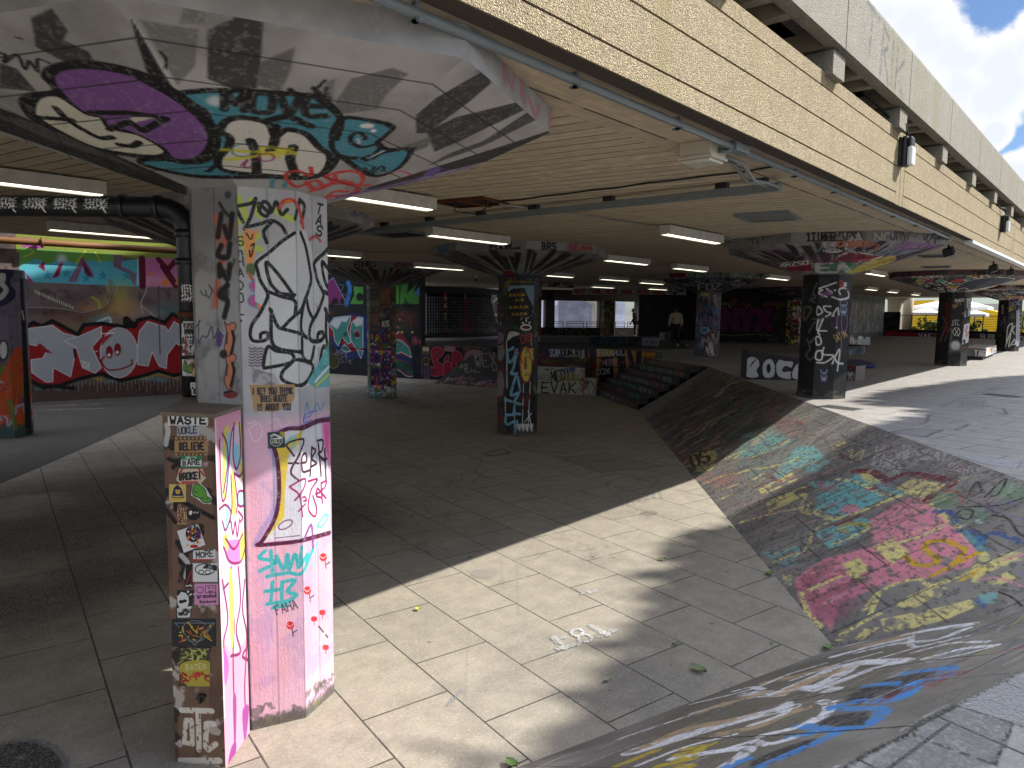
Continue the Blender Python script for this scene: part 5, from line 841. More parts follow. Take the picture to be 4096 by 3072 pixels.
    for l, w in (([(-200, 1640), (60, 1540), (330, 1470)], 12), ([(100, 1310), (420, 1230), (620, 1150), (820, 1090)], 8), ([(330, 1240), (420, 1220), (480, 1230)], 10), ([(640, 1180), (900, 1090), (1120, 1030)], 8), ([(1000, 1030), (1200, 985), (1420, 960), (1590, 900)], 14), ([(1120, 1060), (1330, 1000), (1500, 960)], 8), ([(480, 1475), (640, 1440), (760, 1380)], 10), ([(560, 1330), (620, 1300), (590, 1360), (420, 1420)], 14), ([(1380, 1075), (1560, 1040), (1720, 1000)], 8)): cv.line(l, w, W_, .9, rough=.3)
    for i in range(26):
        r = random.Random(i+40); x = r.uniform(1150, 1900); y = 1560-.38*x+r.uniform(-60, 130); cv.line([(x, y), (x+r.uniform(80, 200), y-r.uniform(20, 70))], r.uniform(4, 12), r.choice([(150, 148, 150), (60, 58, 60), (176, 176, 180), (110, 120, 150), (170, 160, 80)]), .6, rough=.44)
    cv.line([(640, 1290), (900, 1240), (1220, 1210)], 5, (30, 28, 26), .8); cv.line([(100, 1495), (600, 1470), (1300, 1420)], 6, (36, 32, 28), .8); cv.line([(1080, 1120), (1400, 1070), (1700, 1040)], 5, (36, 34, 32), .8)
    P([(900, 1659), (1250, 1470), (1330, 1410), (1430, 1380), (1300, 1460), (980, 1640)], (74, 82, 40), .6, rough=.42); cv.wear(.3, .03, .62, .68, sx=2.5); cv.wear(.4, .012, .6, .64, seed=9); cv.uv(); joints(cv, 1.3, 5, a=.5, seed=3)
# -- chalk and some painted-in shade on the ground
def FLOOR_LOW():
    out = []; c = floor_cv(-9.5, -1.4, .6, 10.5, ZF, 75); CH = (206, 204, 198); c.view(*VF2)
    for l in ([(410, 450), (670, 470), (560, 500), (540, 425), (460, 490), (650, 430), (430, 455)], [(420, 470), (540, 500), (660, 430)]): c.line(l, 7, (120, 118, 112), .5, curve=False, rough=.36)
    [c.line(l, 30, (200, 198, 194), .85, curve=False, rough=.22) for l in ([(1240, 955), (1300, 1012)], [(1262, 1014), (1376, 988)], [(1250, 960), (1290, 952)], [(1446, 892), (1530, 940)], [(1484, 946), (1568, 914)])]; c.oval((1366, 926), 30, 20, None, edge=(200, 198, 194), ew=17); c.oval((1408, 958), 36, 20, None, edge=(200, 198, 194), ew=17); c.wk = 1.2; c.line([(1360, 690), (1420, 710), (1470, 700)], 18, (214, 212, 208), .8, rough=.4); c.line([(1390, 720), (1430, 700)], 16, (214, 212, 208), .8, rough=.4)
    for l in ([(860, 45), (910, 40), (980, 35)], [(840, 90), (910, 80)], [(800, 150), (870, 140)], [(650, 240), (760, 190)], [(580, 290), (660, 275), (700, 270)], [(660, 300), (690, 280), (640, 295)], [(760, 180), (800, 190)]): c.line(l, 10, (150, 148, 142), .5, 3, rough=.35)
    c.text("FURCK", (560, 290), (900, 40), 70, 6, (150, 148, 142), .35, curve=True); c.oval((1650, 130), 120, 50, None, .5, edge=(150, 148, 142), ew=6); c.oval((1750, 100), 60, 26, None, .5, edge=(150, 148, 142), ew=5)
    for i in range(6): c.line([(1570+i*22, 130), (1590+i*22, 165)], 5, (150, 148, 142), .4)
    c.text("NIGHT", (1610, 250), (1850, 190), 50, 6, (220, 218, 212), .5, jit=.2); c.poly([(650, 1320), (740, 1230), (756, 1240), (670, 1330)], (150, 164, 180), .6, rough=.4); c.oval((860, 605), 70, 26, (220, 216, 206), .5, soft=10); c.line([(1190, 400), (1420, 450), (1460, 520)], 20, (206, 130, 124), .25, 10, rough=.45); c.line([(1400, 480), (1560, 450)], 20, (130, 150, 176), .25, 10, rough=.45)
    for l in ([(760, 1300), (780, 900)], [(960, 540), (968, 690)], [(1040, 540), (1050, 830)]): c.line(l, 4, (226, 222, 214), .3)
    c.oval((1760, 275), 50, 14, (150, 130, 96), .6)
    c.cloud((70, 66, 58), .9, .58, .75, .16, 7); c.scrib((.5, .5, c.w-1, c.h-.5), 40, [(60, 57, 52), (214, 210, 200)], .5, .014, 5, a=.22)
    out.append(("floor_chalk", c))
    c = floor_cv(-13, -3.7, .1, 6.5, ZF, 60); c.view(*VF1); G = (176, 172, 164)
    for l in ([(500, 285), (560, 255), (640, 250), (660, 285), (560, 300), (500, 285)], [(560, 290), (620, 260), (640, 290), (720, 240), (740, 290), (800, 250), (900, 245)], [(700, 300), (840, 240), (880, 280)]): c.line(l, 9, G, .45, 3, rough=.35)
    c.text("dony", (10, 530), (290, 470), 70, 9, G, .5, curve=True, rough=.35); c.line([(370, 460), (440, 445), (510, 470), (400, 478)], 8, G, .4, rough=.35); c.text("LAE", (10, 600), (250, 580), 70, 9, G, .4, curve=True, rough=.35); c.line([(80, 680), (180, 620), (290, 610), (150, 680), (300, 640)], 8, G, .4, rough=.35)
    for i in range(22):
        r = random.Random(i); x, y = r.uniform(-100, 850), r.uniform(760, 1060); c.line([(x, y), (x+r.uniform(40, 130), y+r.uniform(-50, 10)), (x+r.uniform(100, 260), y+r.uniform(-30, 40))], 9, G, .25, 4, rough=.38)
    c.text("domi", (560, 1240), (850, 1320), 110, 12, G, .55, 3, curve=True); c.line([(760, 1340), (850, 1330), (800, 1380)], 16, (40, 36, 34), .6, 8); c.line([(-20, 1400), (160, 1270), (250, 1310), (330, 1420)], 26, (30, 28, 27), .6, 14)
    c.uv().cloud((40, 38, 34), 1.2, .25, .55, .62, 5); q = (np.arange(c.W)+.5)/c.ppm; r_ = (np.arange(c.H)+.5)/c.ppm; c.a *= (np.clip((7.3-q)/1.5, 0, 1)*np.clip(q/1.5, 0, 1))[None]*(np.clip((c.h-r_)/1.2, 0, 1)*np.clip(r_/.5, 0, 1))[:, None]; c.view(*VF1); c.oval((130, 1650), 225, 135, (44, 46, 46), .8, edge=(150, 150, 146), ew=26); c.oval((110, 1610), 18, 8, (210, 208, 200)); out.append(("floor_scrawl_shade", c))  # soft dark cloud puts shade into the skylit slabs, over the chalk
    c = floor_cv(-21.5, -14, 5, 20, ZF, 26); c.scrib((0, 6, c.w, c.h), 40, [(150, 110, 116), (90, 84, 80), (40, 40, 44)], 1, .05, 3, a=.4); c.view(*V6); c.line([(200, 1310), (400, 1300), (760, 1285)], 30, (190, 140, 146), .7, 14, rough=.4); c.line([(230, 1330), (640, 1320), (700, 1325)], 20, (206, 180, 180), .6, 8, rough=.42); out.append(("floor_pink_dust", c))
    c = floor_cv(-12, -4.5, 6.5, 13.5, ZF, 40); c.view(*VS)
    for p, q in (([(480, 1070), (700, 1035), (960, 1140), (740, 1130)], (186, 176, 156)), ([(780, 1085), (1050, 1060), (1220, 1110), (970, 1140)], (200, 190, 166)), ([(1050, 1170), (1350, 1140), (1570, 1180), (1240, 1215)], (190, 180, 158)), ([(1240, 1220), (1580, 1180), (1880, 1250), (1620, 1290)], (184, 174, 152)), ([(900, 1160), (1050, 1165), (1580, 1280), (1340, 1310)], (176, 166, 146))): c.poly(p, q, .75, edge=(96, 90, 80), ew=2)
    c.line([(300, 1140), (450, 1110), (520, 1140), (340, 1160)], 20, (40, 38, 38), .6, 8); out.append(("floor_patched_slabs", c)); return out
def FLOOR_UP():
    c = floor_cv(-6.5, 1.5, 8.5, 30, 0, 30); c.view(*V5); r = random.Random(2)
    for l, q in (([(1700, 1150), (1800, 1100), (1950, 1090)], (190, 190, 150)), ([(1830, 1100), (1960, 1050), (2100, 1030)], (190, 196, 200)), ([(1990, 1040), (2080, 1020), (2150, 1030)], (160, 190, 190))): c.line(l, 16, q, .3, 8, rough=.45)
    for i in range(6): c.line([(1790+i*30, 1160), (1810+i*30, 1110), (1830+i*30, 1150)], 5, (150, 190, 190), .4, rough=.4)
    c.poly([(1360, 1310), (1520, 1290), (1700, 1295), (1580, 1340)], (190, 186, 186), .7, edge=(90, 88, 86), ew=3); c.poly([(1780, 1450), (2200, 1490), (2160, 1565), (1880, 1490)], (196, 196, 200), .8); c.poly([(2040, 1560), (2212, 1570), (2300, 1620), (2212, 1610)], (196, 196, 200), .8)
    for l in ([(1560, 1260), (1600, 1240), (1610, 1200), (1650, 1190)], [(2040, 1190), (2100, 1200), (2080, 1160)], [(1780, 1300), (1860, 1260)]): c.line(l, 4, (40, 40, 40), .8)
    m = floor_cv(-1.6, 1.6, 1.5, 6.4, 0, 110); m.view(*VF3); m.poly([(1290, 1480), (1530, 1325), (1840, 1420), (1740, 1640), (1300, 1760), (1000, 1680)], (112, 112, 110), .45); m.poly([(1530, 1320), (1901, 1135), (2300, 1100), (2300, 1500), (1840, 1415)], (196, 197, 200), .55)
    for l, w in (([(880, 1690), (1100, 1560), (1280, 1475), (1330, 1415), (1420, 1385), (1530, 1320)], 26), ([(1290, 1480), (1500, 1560), (1740, 1645)], 12), ([(1840, 1420), (1790, 1540), (1740, 1645)], 14)): m.line(l, w, (52, 56, 32), .85, 3, rough=.42); m.line(l, w*.45, (36, 34, 30), .9, rough=.3)
    m.line([(1530, 1320), (1700, 1376), (1901, 1440)], 9, (44, 43, 42), .85, rough=.3); m.line([(1530, 1320), (1720, 1215), (1901, 1130), (2100, 1060)], 14, (90, 84, 74), .7, 4, rough=.4)
    g = floor_cv(-27, -12, 19, 36, 0, 8); g.uv(); g.poly([(1, 2), (6, 1.5), (12, 4), (13, 9), (9, 15), (4, 14), (1, 8)], (34, 33, 32), .85, soft=2)  # dark soft-edged patch on the raised floor behind the platform wall
    return [("pavement_scrawl", c), ("pavement_moss", m), ("pavement_dark_patch", g)]
# ---------------------------------------------------------------- shared materials
ZF = -1.12; ZC = 2.8; ZCAP = 2.2; ZRIM = 2.65
C_CEIL = concrete("ceiling_boards", (206, 190, 164), .2, .25, .5, boards=(R_(9.3), .19))
C_EDGE = concrete("ceiling_edge_boards", (204, 188, 162), .2, .3, .5, boards=(R_(90), .24))
C_GREY = concrete("grey_concrete", (150, 146, 138), .2, .35)
C_DARK = concrete("dark_concrete", (70, 68, 66), .25, .3)
C_AGG = concrete("exposed_aggregate", (194, 175, 138), .14, .34, .9, agg=120)
C_AGG2 = concrete("parapet_aggregate", (182, 175, 160), .14, .28, .9, agg=130)
C_GROOVE = plain("groove_shade", (60, 52, 42), .9)  # dark colour puts shade into the fascia grooves
C_SOF = concrete("smooth_soffit", (165, 152, 130), .15, .5)
M_BLACK = plain("black_paint", (24, 24, 26), .5, var=.3)
M_HOLE = plain("dark_void", (14, 13, 12), .95)
M_GREYP = plain("grey_painted_metal", (118, 126, 128), .45, var=.15)
M_CREAM = plain("cream_plastic", (196, 190, 172), .45, var=.1)
M_WHITE = plain("white_enamel", (205, 204, 198), .5, var=.14)
M_STEEL = plain("galvanised_steel", (150, 152, 150), .35, .7, .2)
M_RUST = plain("rusty_steel", (96, 52, 30), .85, .2, .45, 12)
M_BPLAST = plain("black_plastic_pipe", (28, 28, 30), .35, var=.25)
# ---------------------------------------------------------------- ground
ANG = R_(-12.6)
M_LOW = slabs("lower_paving", (160, 151, 134), ANG, .92, .635, (.35, .12))
M_UP = slabs("upper_paving", (160, 155, 148), ANG, .95, .5, (0.1, .2), .8)
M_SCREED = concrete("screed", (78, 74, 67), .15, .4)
BK = (-1.615, 5.74); BK1 = (-9.97, 16.52); TK = (.585, 6.29); TK1 = (-8.97, 18.61)
SL0 = (-13.6, 19.35); SL1 = (-11.85, 20.42); OC = (-14.27, 20.76); PL = (-20.4, 18.0)
def chalk_sheet(mb, cv, z, mi):
    P = [cv.P0, cv.P0+cv.U*cv.w, cv.P0+cv.U*cv.w+cv.V*cv.h, cv.P0+cv.V*cv.h]
    mb.face([(p[0], p[1], z) for p in P], mi, [(0, 0), (1, 0), (1, 1), (0, 1)])
def floor_cv(x0, x1, y0, y1, z, ppm): return Canvas((x0, y0, z), (1, 0, 0), (0, 1, 0), x1-x0, y1-y0, ppm)
def decal(cv, name, rough=.8):
    m = NT(name); ti = m.n("TexImage", {0: m.co("UV")}, image=cv.image(name+"_paint"), extension='CLIP')
    f = m.rng(m.noise(70, det=4), .40, .52); a = m.math('MULTIPLY', ti.outputs[1], f)
    m.out(ti.outputs[0], rough); tr = m.n("BsdfTransparent"); mx = m.n("MixShader", {0: a, 1: tr.outputs[0], 2: m.b.outputs[0]})
    m.t.links.new(mx.outputs[0], m.t.nodes["Material Output"].inputs[0]); return m.m
mb = MB(); mb.face([(-34, -8, ZF), (-.5, -8, ZF), (-.5, 22, ZF), (-34, 22, ZF)])
mats = [M_LOW]
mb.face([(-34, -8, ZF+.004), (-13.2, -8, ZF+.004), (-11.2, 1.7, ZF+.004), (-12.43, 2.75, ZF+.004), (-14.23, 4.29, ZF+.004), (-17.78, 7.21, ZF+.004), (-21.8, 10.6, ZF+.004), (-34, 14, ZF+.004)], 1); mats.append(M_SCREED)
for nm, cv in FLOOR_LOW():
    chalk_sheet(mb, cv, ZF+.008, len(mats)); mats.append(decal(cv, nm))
lf = mb.build("lower_floor", mats); tag(lf, kind='structure')
mb = MB(); mats = [M_UP]
mb.face([(-3.89, -8, 0), (30, -8, 0), (30, 58.5, 0), (-40, 58.5, 0), (-40, 16, 0), (-24, 16.9, 0), PL+(0,), OC+(0,), SL1+(0,), TK1+(0,), TK+(0,)])
for nm, cv in FLOOR_UP():
    chalk_sheet(mb, cv, .004, len(mats)); mats.append(decal(cv, nm))
pv = mb.build("pavement", mats); tag(pv, kind='structure')
g = MB().face([(-400, -400, -1.6), (400, -400, -1.6), (400, 700, -1.6), (-400, 700, -1.6)]).build("ground", plain("ground_asphalt", (92, 90, 86), .9, scale=.5)); tag(g, kind='structure')
# ---------------------------------------------------------------- painted banks
C_BANK = concrete("bank_paving", (112, 108, 100), .2, .35)
def bank(name, a, b, c, d, ppm, paint, label):
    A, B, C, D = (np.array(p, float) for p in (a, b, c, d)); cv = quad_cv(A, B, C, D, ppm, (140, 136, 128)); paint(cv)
    m = MB(); m.face([A, B, C, D], 0, [cv.uvof(p) for p in (A, B, C, D)])
    lo = lambda p: (p[0], p[1], -1.5)
    m.face([lo(D), lo(A), A, D], 1); m.face([lo(B), lo(C), C, B], 1); m.face([lo(A), lo(B), B, A], 1)
    m.face([D, C, lo(C), lo(D)], 1)
    o = m.build(name, [cv.mat(name, (140, 136, 128), .8, bump=.5), C_BANK]); return tag(o, label, "skate bank", "concrete skate banks")
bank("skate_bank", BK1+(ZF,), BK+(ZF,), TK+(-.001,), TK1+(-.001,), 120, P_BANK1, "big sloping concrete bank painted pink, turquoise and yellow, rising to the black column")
b2 = lambda y: (BK[0]+.317*(y-BK[1]), y, ZF); t2 = lambda y: (TK[0]+.3131*(y-TK[1]), y, -.001)
bank("skate_bank", BK+(ZF,), b2(1.5), t2(1.5), TK+(-.001,), 170, P_BANK2, "low grey bank in the lower right corner with white, tan and blue paint")
mb = MB(); mb.face([b2(1.5), b2(-8), t2(-8), t2(1.5)]); tag(mb.build("pavement_slope", C_BANK), kind='structure')
# ---------------------------------------------------------------- stairs
st = empty("staircase", (-11.5, 19, ZF), "short flight of dark concrete steps with lettered risers behind the big bank", "stairs")
L0 = np.array(SL0); L1 = np.array(SL1); R0 = np.array(BK1); R1 = np.array(TK1); NS = 7
for k in range(NS):
    l0 = L0+(L1-L0)*k/NS; r0 = R0+(R1-R0)*k/NS; l1 = L0+(L1-L0)*(k+1)/NS; r1 = R0+(R1-R0)*(k+1)/NS; z0 = ZF; z1 = ZF+1.12*(k+1)/NS-.002*(k == NS-1)
    cv = wall_cv(l0, r0, z1-.16, z1, 60, (44, 39, 38)); P_STEP(cv, k)
    m = MB(); m.face([(*l0, z1-.16), (*r0, z1-.16), (*r0, z1), (*l0, z1)], 0, [(0, 0), (1, 0), (1, 1), (0, 1)])
    m.face([(*l0, z1), (*r0, z1), (*r1, z1), (*l1, z1)], 1); m.face([(*l0, z0-.1), (*r0, z0-.1), (*r0, z1-.16), (*l0, z1-.16)], 1)
    m.build("step", [cv.mat("step_riser", (70, 64, 60)), C_DARK], st)
# ---------------------------------------------------------------- deck: soffit, fascia, parapet
dk = empty("walkway_deck", (-2.3, 10, ZC), "raised concrete walkway deck with beige aggregate fascia and parapet above the undercroft", "deck")
WQ = [atz(x, 1346, 0)[:2] for x in (2120, 2556)]; WD = (WQ[1]-WQ[0])/np.linalg.norm(WQ[1]-WQ[0]); WN = np.array([-WD[1], WD[0]])*.45
out = [(-2.36, -8), (-2.36, 60), (-14.6, 60), (-17.2, 39.0)]+[tuple(WQ[1]+WN+WD*.6), tuple(WQ[0]+WN-WD*3), (-31, 17.6), (-21, 17.0), (-20, 9.5), (-15.0, 6.9), (-15.5, 5.2), (-15.3, -8)]
m = MB()
ins = [(-2.95, -8), (-2.95, 60)]
m.face([(x, y, ZC) for x, y in [(-2.95, -8)]+out[::-1][:-2]+[(-2.95, 60)]], 0)
m.face([(-2.36, -8, ZC), (-2.95, -8, ZC), (-2.95, 60, ZC), (-2.36, 60, ZC)], 1)
n = len(out)
for i in range(n):
    a, b = out[i], out[(i+1) % n]; m.face([(*a, ZC), (*b, ZC), (*b, 3.55), (*a, 3.55)], 2)
m.face([(x, y, 3.55) for x, y in out], 2)
m.build("soffit", [C_CEIL, C_EDGE, C_GREY], dk)
seams = [-8.0, -.5, 9.42, 19.3, 29.2, 39.1, 49, 59]
zb = [2.785, 2.92, 3.21, 3.49, 3.62]
for y0, y1 in zip(seams, seams[1:]):
    m = MB(); m.box(-2.36, -2.247, y0+.004, y1-.004, 2.785, 3.618, 1)
    for a, b in zip(zb, zb[1:]): m.box(-2.249, -2.235, y0+.172, y1-.172, a+.007, b-.007)
    for a, b in ((y0+.008, y0+.16), (y1-.16, y1-.008)): m.box(-2.249, -2.236, a, b, 2.787, 3.615)
    f = m.build("fascia_panel", [C_AGG, C_GROOVE], dk)
def prof(y0, y1, m):
    xs = [(-2.12, 3.82), (-2.12, 4.40), (-2.128, 4.43), (-2.148, 4.45), (-2.18, 4.455), (-2.50, 4.455), (-2.50, 3.98), (-2.24, 3.98), (-2.24, 3.82)]; n = len(xs)
    vs = [(x, y0, z) for x, z in xs]+[(x, y1, z) for x, z in xs]
    m.mesh(vs, [(i, (i+1) % n, n+(i+1) % n, n+i) for i in range(n)]+[tuple(range(n)), tuple(range(n, 2*n))[::-1]])
y = 6.82-2.287*6; k = 0
while y < 60:
    a, b = y+.009, y+2.287-.009; m = MB(); prof(a, b, m)
    # underside ribs round three coffers, dark recess above them
    x0, x1 = -2.95, -2.24; zz = 3.82
    ys = [a, a+.42, a+.80, a+.92, a+1.2, a+1.32, b-.16, b]
    for i in (0, 2, 4, 6): m.box(x0, x1, ys[i], ys[i+1], zz, 3.98, 1)
    m.box(x0-.3, x0, a, b, zz+.001, 3.979, 1)
    pp = m.build("parapet_panel", [C_AGG2, C_SOF], dk)
    m = MB(); m.box(-3.25, -2.50, a, b, 4.25, 4.4, 0); m.box(-3.29, -3.25, a, b, 3.5, 4.4, 0); m.build("coffer_recess", M_HOLE, dk)
    m = MB(); m.box(-3.2, -2.165, y-.17, y+.15, 3.585, 3.79); m.build("bracket", C_AGG2, dk, bevel=.006)
    y += 2.287; k += 1
m = MB(); m.box(-3.5, -2.37, -8, 60, 3.56, 3.6); m.build("ledge", C_SOF, dk)
if True:
    cv = Canvas((-2.118, 7.0, 3.84), (0, 1, 0), (0, 0, 1), 3.0, .58, 70); P_TRIK(cv)
    MB().face([(-2.1175, 7.0, 3.84), (-2.1175, 10, 3.84), (-2.1175, 10, 4.42), (-2.1175, 7, 4.42)], 0, [(0, 0), (1, 0), (1, 1), (0, 1)]).build("paint_tag", decal(cv, "faded_tag"), dk)
ub = MB().box(-14.6, -6, -9, 21, 4.6, 13).build("sun_blocking_mass", C_GREY, loc=(-20, 10, 4.6)); tag(ub, "unseen grey concrete mass added above the walkway deck to keep sun off the left wall", "building")  # out of view; added to keep direct sun off the left wall
# ---------------------------------------------------------------- mushroom columns
def octv(c, R, z): return [np.array([c[0]+R*math.cos(R_(45*k)), c[1]+R*math.sin(R_(45*k)), z]) for k in range(8)]
RS, RC = .43, 1.86
def column(key, c, zb, label, base=(150, 148, 144), rimbase=(150, 148, 145), ppm=110, cappm=70, capital=True):
    e = empty("mushroom_column", (c[0], c[1], zb), label, "column", "mushroom columns")
    s0, s1 = octv(c, RS, zb), octv(c, RS, ZCAP); c0, c1 = octv(c, RC, ZRIM), octv(c, RC, ZC)
    vis = []
    for k in range(8):
        n = np.array([math.cos(R_(45*k+22.5)), math.sin(R_(45*k+22.5))]); vis.append(float(n @ (-np.array(c)-n*RS*.92)) > 0)
    m = MB(); mt = [plain("shaft_"+key, base, .6, var=.2, scale=4)]
    for k in range(8):
        q = [s0[k], s0[(k+1) % 8], s1[(k+1) % 8], s1[k]]
        if vis[k]:
            cv = wall_cv(q[0][:2], q[1][:2], zb, ZCAP, ppm, base); PAINT_SHAFT(key, k, cv)
            m.face(q, len(mt), [(0, 0), (1, 0), (1, 1), (0, 1)]); mt.append(cv.mat("shaft_%s_face" % key, base, .55, boards=(0, cv.w/2, 0), bump=.55, jd=.3))
        else: m.face(q, 0)
    m.build("shaft", mt, e)
    if not capital: return e
    m = MB(); mt = [plain("capital_"+key, rimbase, .7, var=.25, scale=2)]
    nn = lambda k: (k+1) % 8
    for k in range(8):
        q = [s1[k], s1[nn(k)], c0[nn(k)], c0[k]]; N = np.cross(q[1]-q[0], q[3]-q[0])
        if N @ (CP-q[0]) > 0:
            cv = quad_cv(*q, cappm, rimbase); PAINT_CAP(key, k, cv)
            m.face(q, len(mt), [cv.uvof(p) for p in q]); mt.append(cv.mat("capital_%s_facet" % key, rimbase, .7, boards=(1, .24, .1), bump=.5))
        else: m.face(q, 0)
        q = [c0[k], c0[nn(k)], c1[nn(k)], c1[k]]; N = np.cross(q[1]-q[0], q[3]-q[0])
        if N @ (CP-q[0]) > 0:
            cv = wall_cv(q[0][:2], q[1][:2], ZRIM, ZC, cappm, rimbase); PAINT_RIM(key, k, cv)
            m.face(q, len(mt), [(0, 0), (1, 0), (1, 1), (0, 1)]); mt.append(cv.mat("capital_%s_rim" % key, rimbase, .7, bump=.5))
        else: m.face(q, 0)
    m.build("capital", mt, e); return e
COLS = [("c1", (-4.27, 2.40), ZF, "nearest mushroom column, pink below with a white hooded paste-up and painted bubble letters overhead", (182, 180, 178), (176, 174, 172), 260, 110, True),
        ("c2", (-9.93, 11.5), ZF, "mushroom column on the dark lower floor with yellow oval and pale blue lettering", (52, 50, 50), (150, 149, 147), 120, 60, True),
        ("c1b", (-9.45, 5.0), ZF, "mushroom column hidden behind the nearest one, rim tagged in purple", (120, 118, 116), (150, 149, 147), 60, 60, True),
        ("cL", (-16.95, 13.4), ZF, "mushroom column with large purple and green upright letters before the mural wall", (84, 78, 74), (140, 139, 137), 100, 50, True),
        ("cF", (-17.02, 3.98), ZF, "column at the left edge of the photo painted lilac and orange", (110, 98, 112), (60, 60, 60), 80, 30, False),
        ("cB", (-4.30, 13.5), 0, "black mushroom column with white tags standing at the top of the painted bank", (22, 22, 24), (140, 138, 136), 160, 80, True),
        ("c4", (-4.26, 25.2), 0, "black mushroom column with red and white tags near the grey TAR block", (20, 20, 22), (110, 106, 102), 110, 60, True),
        ("c5", (-4.28, 37.7), 0, "farthest black mushroom column with white scrawls by the right edge", (24, 24, 26), (130, 127, 122), 90, 40, True),
        ("c6", (-11.2, 23.0), 0, "mushroom column covered in blue and pink tags beyond the white BOC wedge", (70, 64, 80), (110, 112, 108), 90, 50, True),
        ("c7", tuple(atz(3175, 1378, 0)[:2]), 0, "slim painted column with red and white letters beside the magenta NYX wall", (90, 50, 48), (70, 70, 70), 60, 30, True),
        ("c8", tuple(atz(2430, 1352, 0)[:2]), 0, "column with yellow eye outlines standing in front of the back openings", (90, 84, 74), (150, 148, 145), 60, 40, False)]
for a in COLS: column(*a)
# ---------------------------------------------------------------- walls
def aty(x, y, Y):
    d = ray(x, y); return CP+d*(Y/d[1])
def wall(name, a, b, z0, z1, ppm, base, paint, label, cat="wall", thick=.3, rough=.7, group=None, top=None, spec=.3):
    a = np.array(a[:2], float); b = np.array(b[:2], float); d = (b-a)/np.linalg.norm(b-a); nb = np.array([-d[1], d[0]])*thick   # away from the viewer
    cv = wall_cv(a, b, z0, z1, ppm, base)
    if paint: paint(cv)
    m = MB(); m.face([(*a, z0), (*b, z0), (*b, z1), (*a, z1)], 0, [(0, 0), (1, 0), (1, 1), (0, 1)])
    c, e = a+nb, b+nb
    m.face([(*b, z0), (*e, z0), (*e, z1), (*b, z1)], 1); m.face([(*c, z0), (*a, z0), (*a, z1), (*c, z1)], 1)
    m.face([(*e, z0), (*c, z0), (*c, z1), (*e, z1)], 1); m.face([(*a, z1), (*b, z1), (*e, z1), (*c, z1)], 1)
    mid = (a+b)/2
    o = m.build(name, [cv.mat(name, base, rough, bump=.4, spec=spec), top or C_DARK], loc=(mid[0], mid[1], z0)); return tag(o, label, cat, group)
LWa, LWb = (-24.25, -2.2), (-20.9, 13.0)
wall("mural_wall", LWa, LWb, ZF, 7.0, 70, (118, 102, 98), P_LEFT, "wall with huge silver and red bubble letters under a green, blue and pink band")  # raised out of view above the slab edge to cut skylight on the floor
wall("mural_wall", (-27.5, 16.02), (-20.4, 18.0), ZF, 2.9, 60, (26, 26, 28), P_EWOK, "dark mural wall with green block letters above teal and red wildstyle letters")
wall("platform_wall", PL, OC, ZF, .17, 70, (66, 58, 58), P_SIC, "low graffiti wall of the raised platform with fat red letters and a robot figure", thick=.55, top=C_DARK)
wall("stair_wall", OC, (-11.72, 20.46), ZF, .22, 70, (44, 42, 42), P_ORANGE, "stair side wall painted with orange and black letters", thick=.35)
rg = [atz(1682, 1352, .0), atz(1992, 1345, .0)]
cg = wall("storefront_wall", rg[0][:2]+np.array([-.35, .75]), rg[1][:2]+np.array([-.35, .75]), 0, 2.8, 30, (20, 20, 22), P_GRIDBACK, "dark scrawled wall behind the barred screen")
gr = empty("barred_screen", tuple(rg[0]), "screen of dark metal bars in a grid above the platform ledge", "grille")
gd = (rg[1]-rg[0]); gL = np.linalg.norm(gd); gd = gd/gL; Mg = Matrix(((gd[0], -gd[1], 0, rg[0][0]), (gd[1], gd[0], 0, rg[0][1]), (0, 0, 1, 0), (0, 0, 0, 1)))
bars = MB(); M_BAR = plain("painted_bars", (120, 116, 122), .6, var=.5, scale=3)
for i in range(30):
    x = .25+i*(gL-.5)/29
    bars.box(x-.012, x+.012, -.012, .012, .25, 2.25, 0, Mg)
for j in range(12): bars.box(.1, gL-.1, -.02, -.008, .3+j*.17, .322+j*.17, 0, Mg)
bars.build("bars", M_BAR, gr)
for k, x in enumerate((0, gL*.28, gL*.53, gL-.15)):
    cv = Canvas((0, 0, 0), (1, 0, 0), (0, 0, 1), .16, 2.3, 50, [(60, 90, 90), (150, 90, 40), (140, 50, 60), (40, 40, 44)][k]); cv.scrib((0, 0, .16, 2.3), 40, [(220, 210, 200), (30, 30, 40), (60, 120, 190), (200, 60, 50)], .12, .02, k)
    m = MB(); m.box(x, x+.16, -.055, -.021, 0.17, 2.45, 0, Mg); p = m.build("post", cv.mat("grille_post", (60, 60, 60)), gr)
    ul = p.data.uv_layers.new(name="uv"); ul.data.foreach_set("uv", [c for lp in p.data.loops for c in ((p.data.vertices[lp.vertex_index].co.x*3) % 1, (p.data.vertices[lp.vertex_index].co.z)/2.4)])
MB().box(0, gL, -.06, .3, 2.45, 2.78, 0, Mg).build("lintel", M_BLACK, gr)
MB().box(0, gL, -.08, .3, .0, .17, 0, Mg).build("sill", C_DARK, gr)
# pier with white lettering just right of the middle column
a = atz(2138, 1367, 0); b = atz(2164, 1367, 0)
wall("painted_pier", a, b, 0, 2.8, 60, (150, 148, 146), P_PIER, "narrow white pier with black upright letters behind the middle column", "pier", .5)
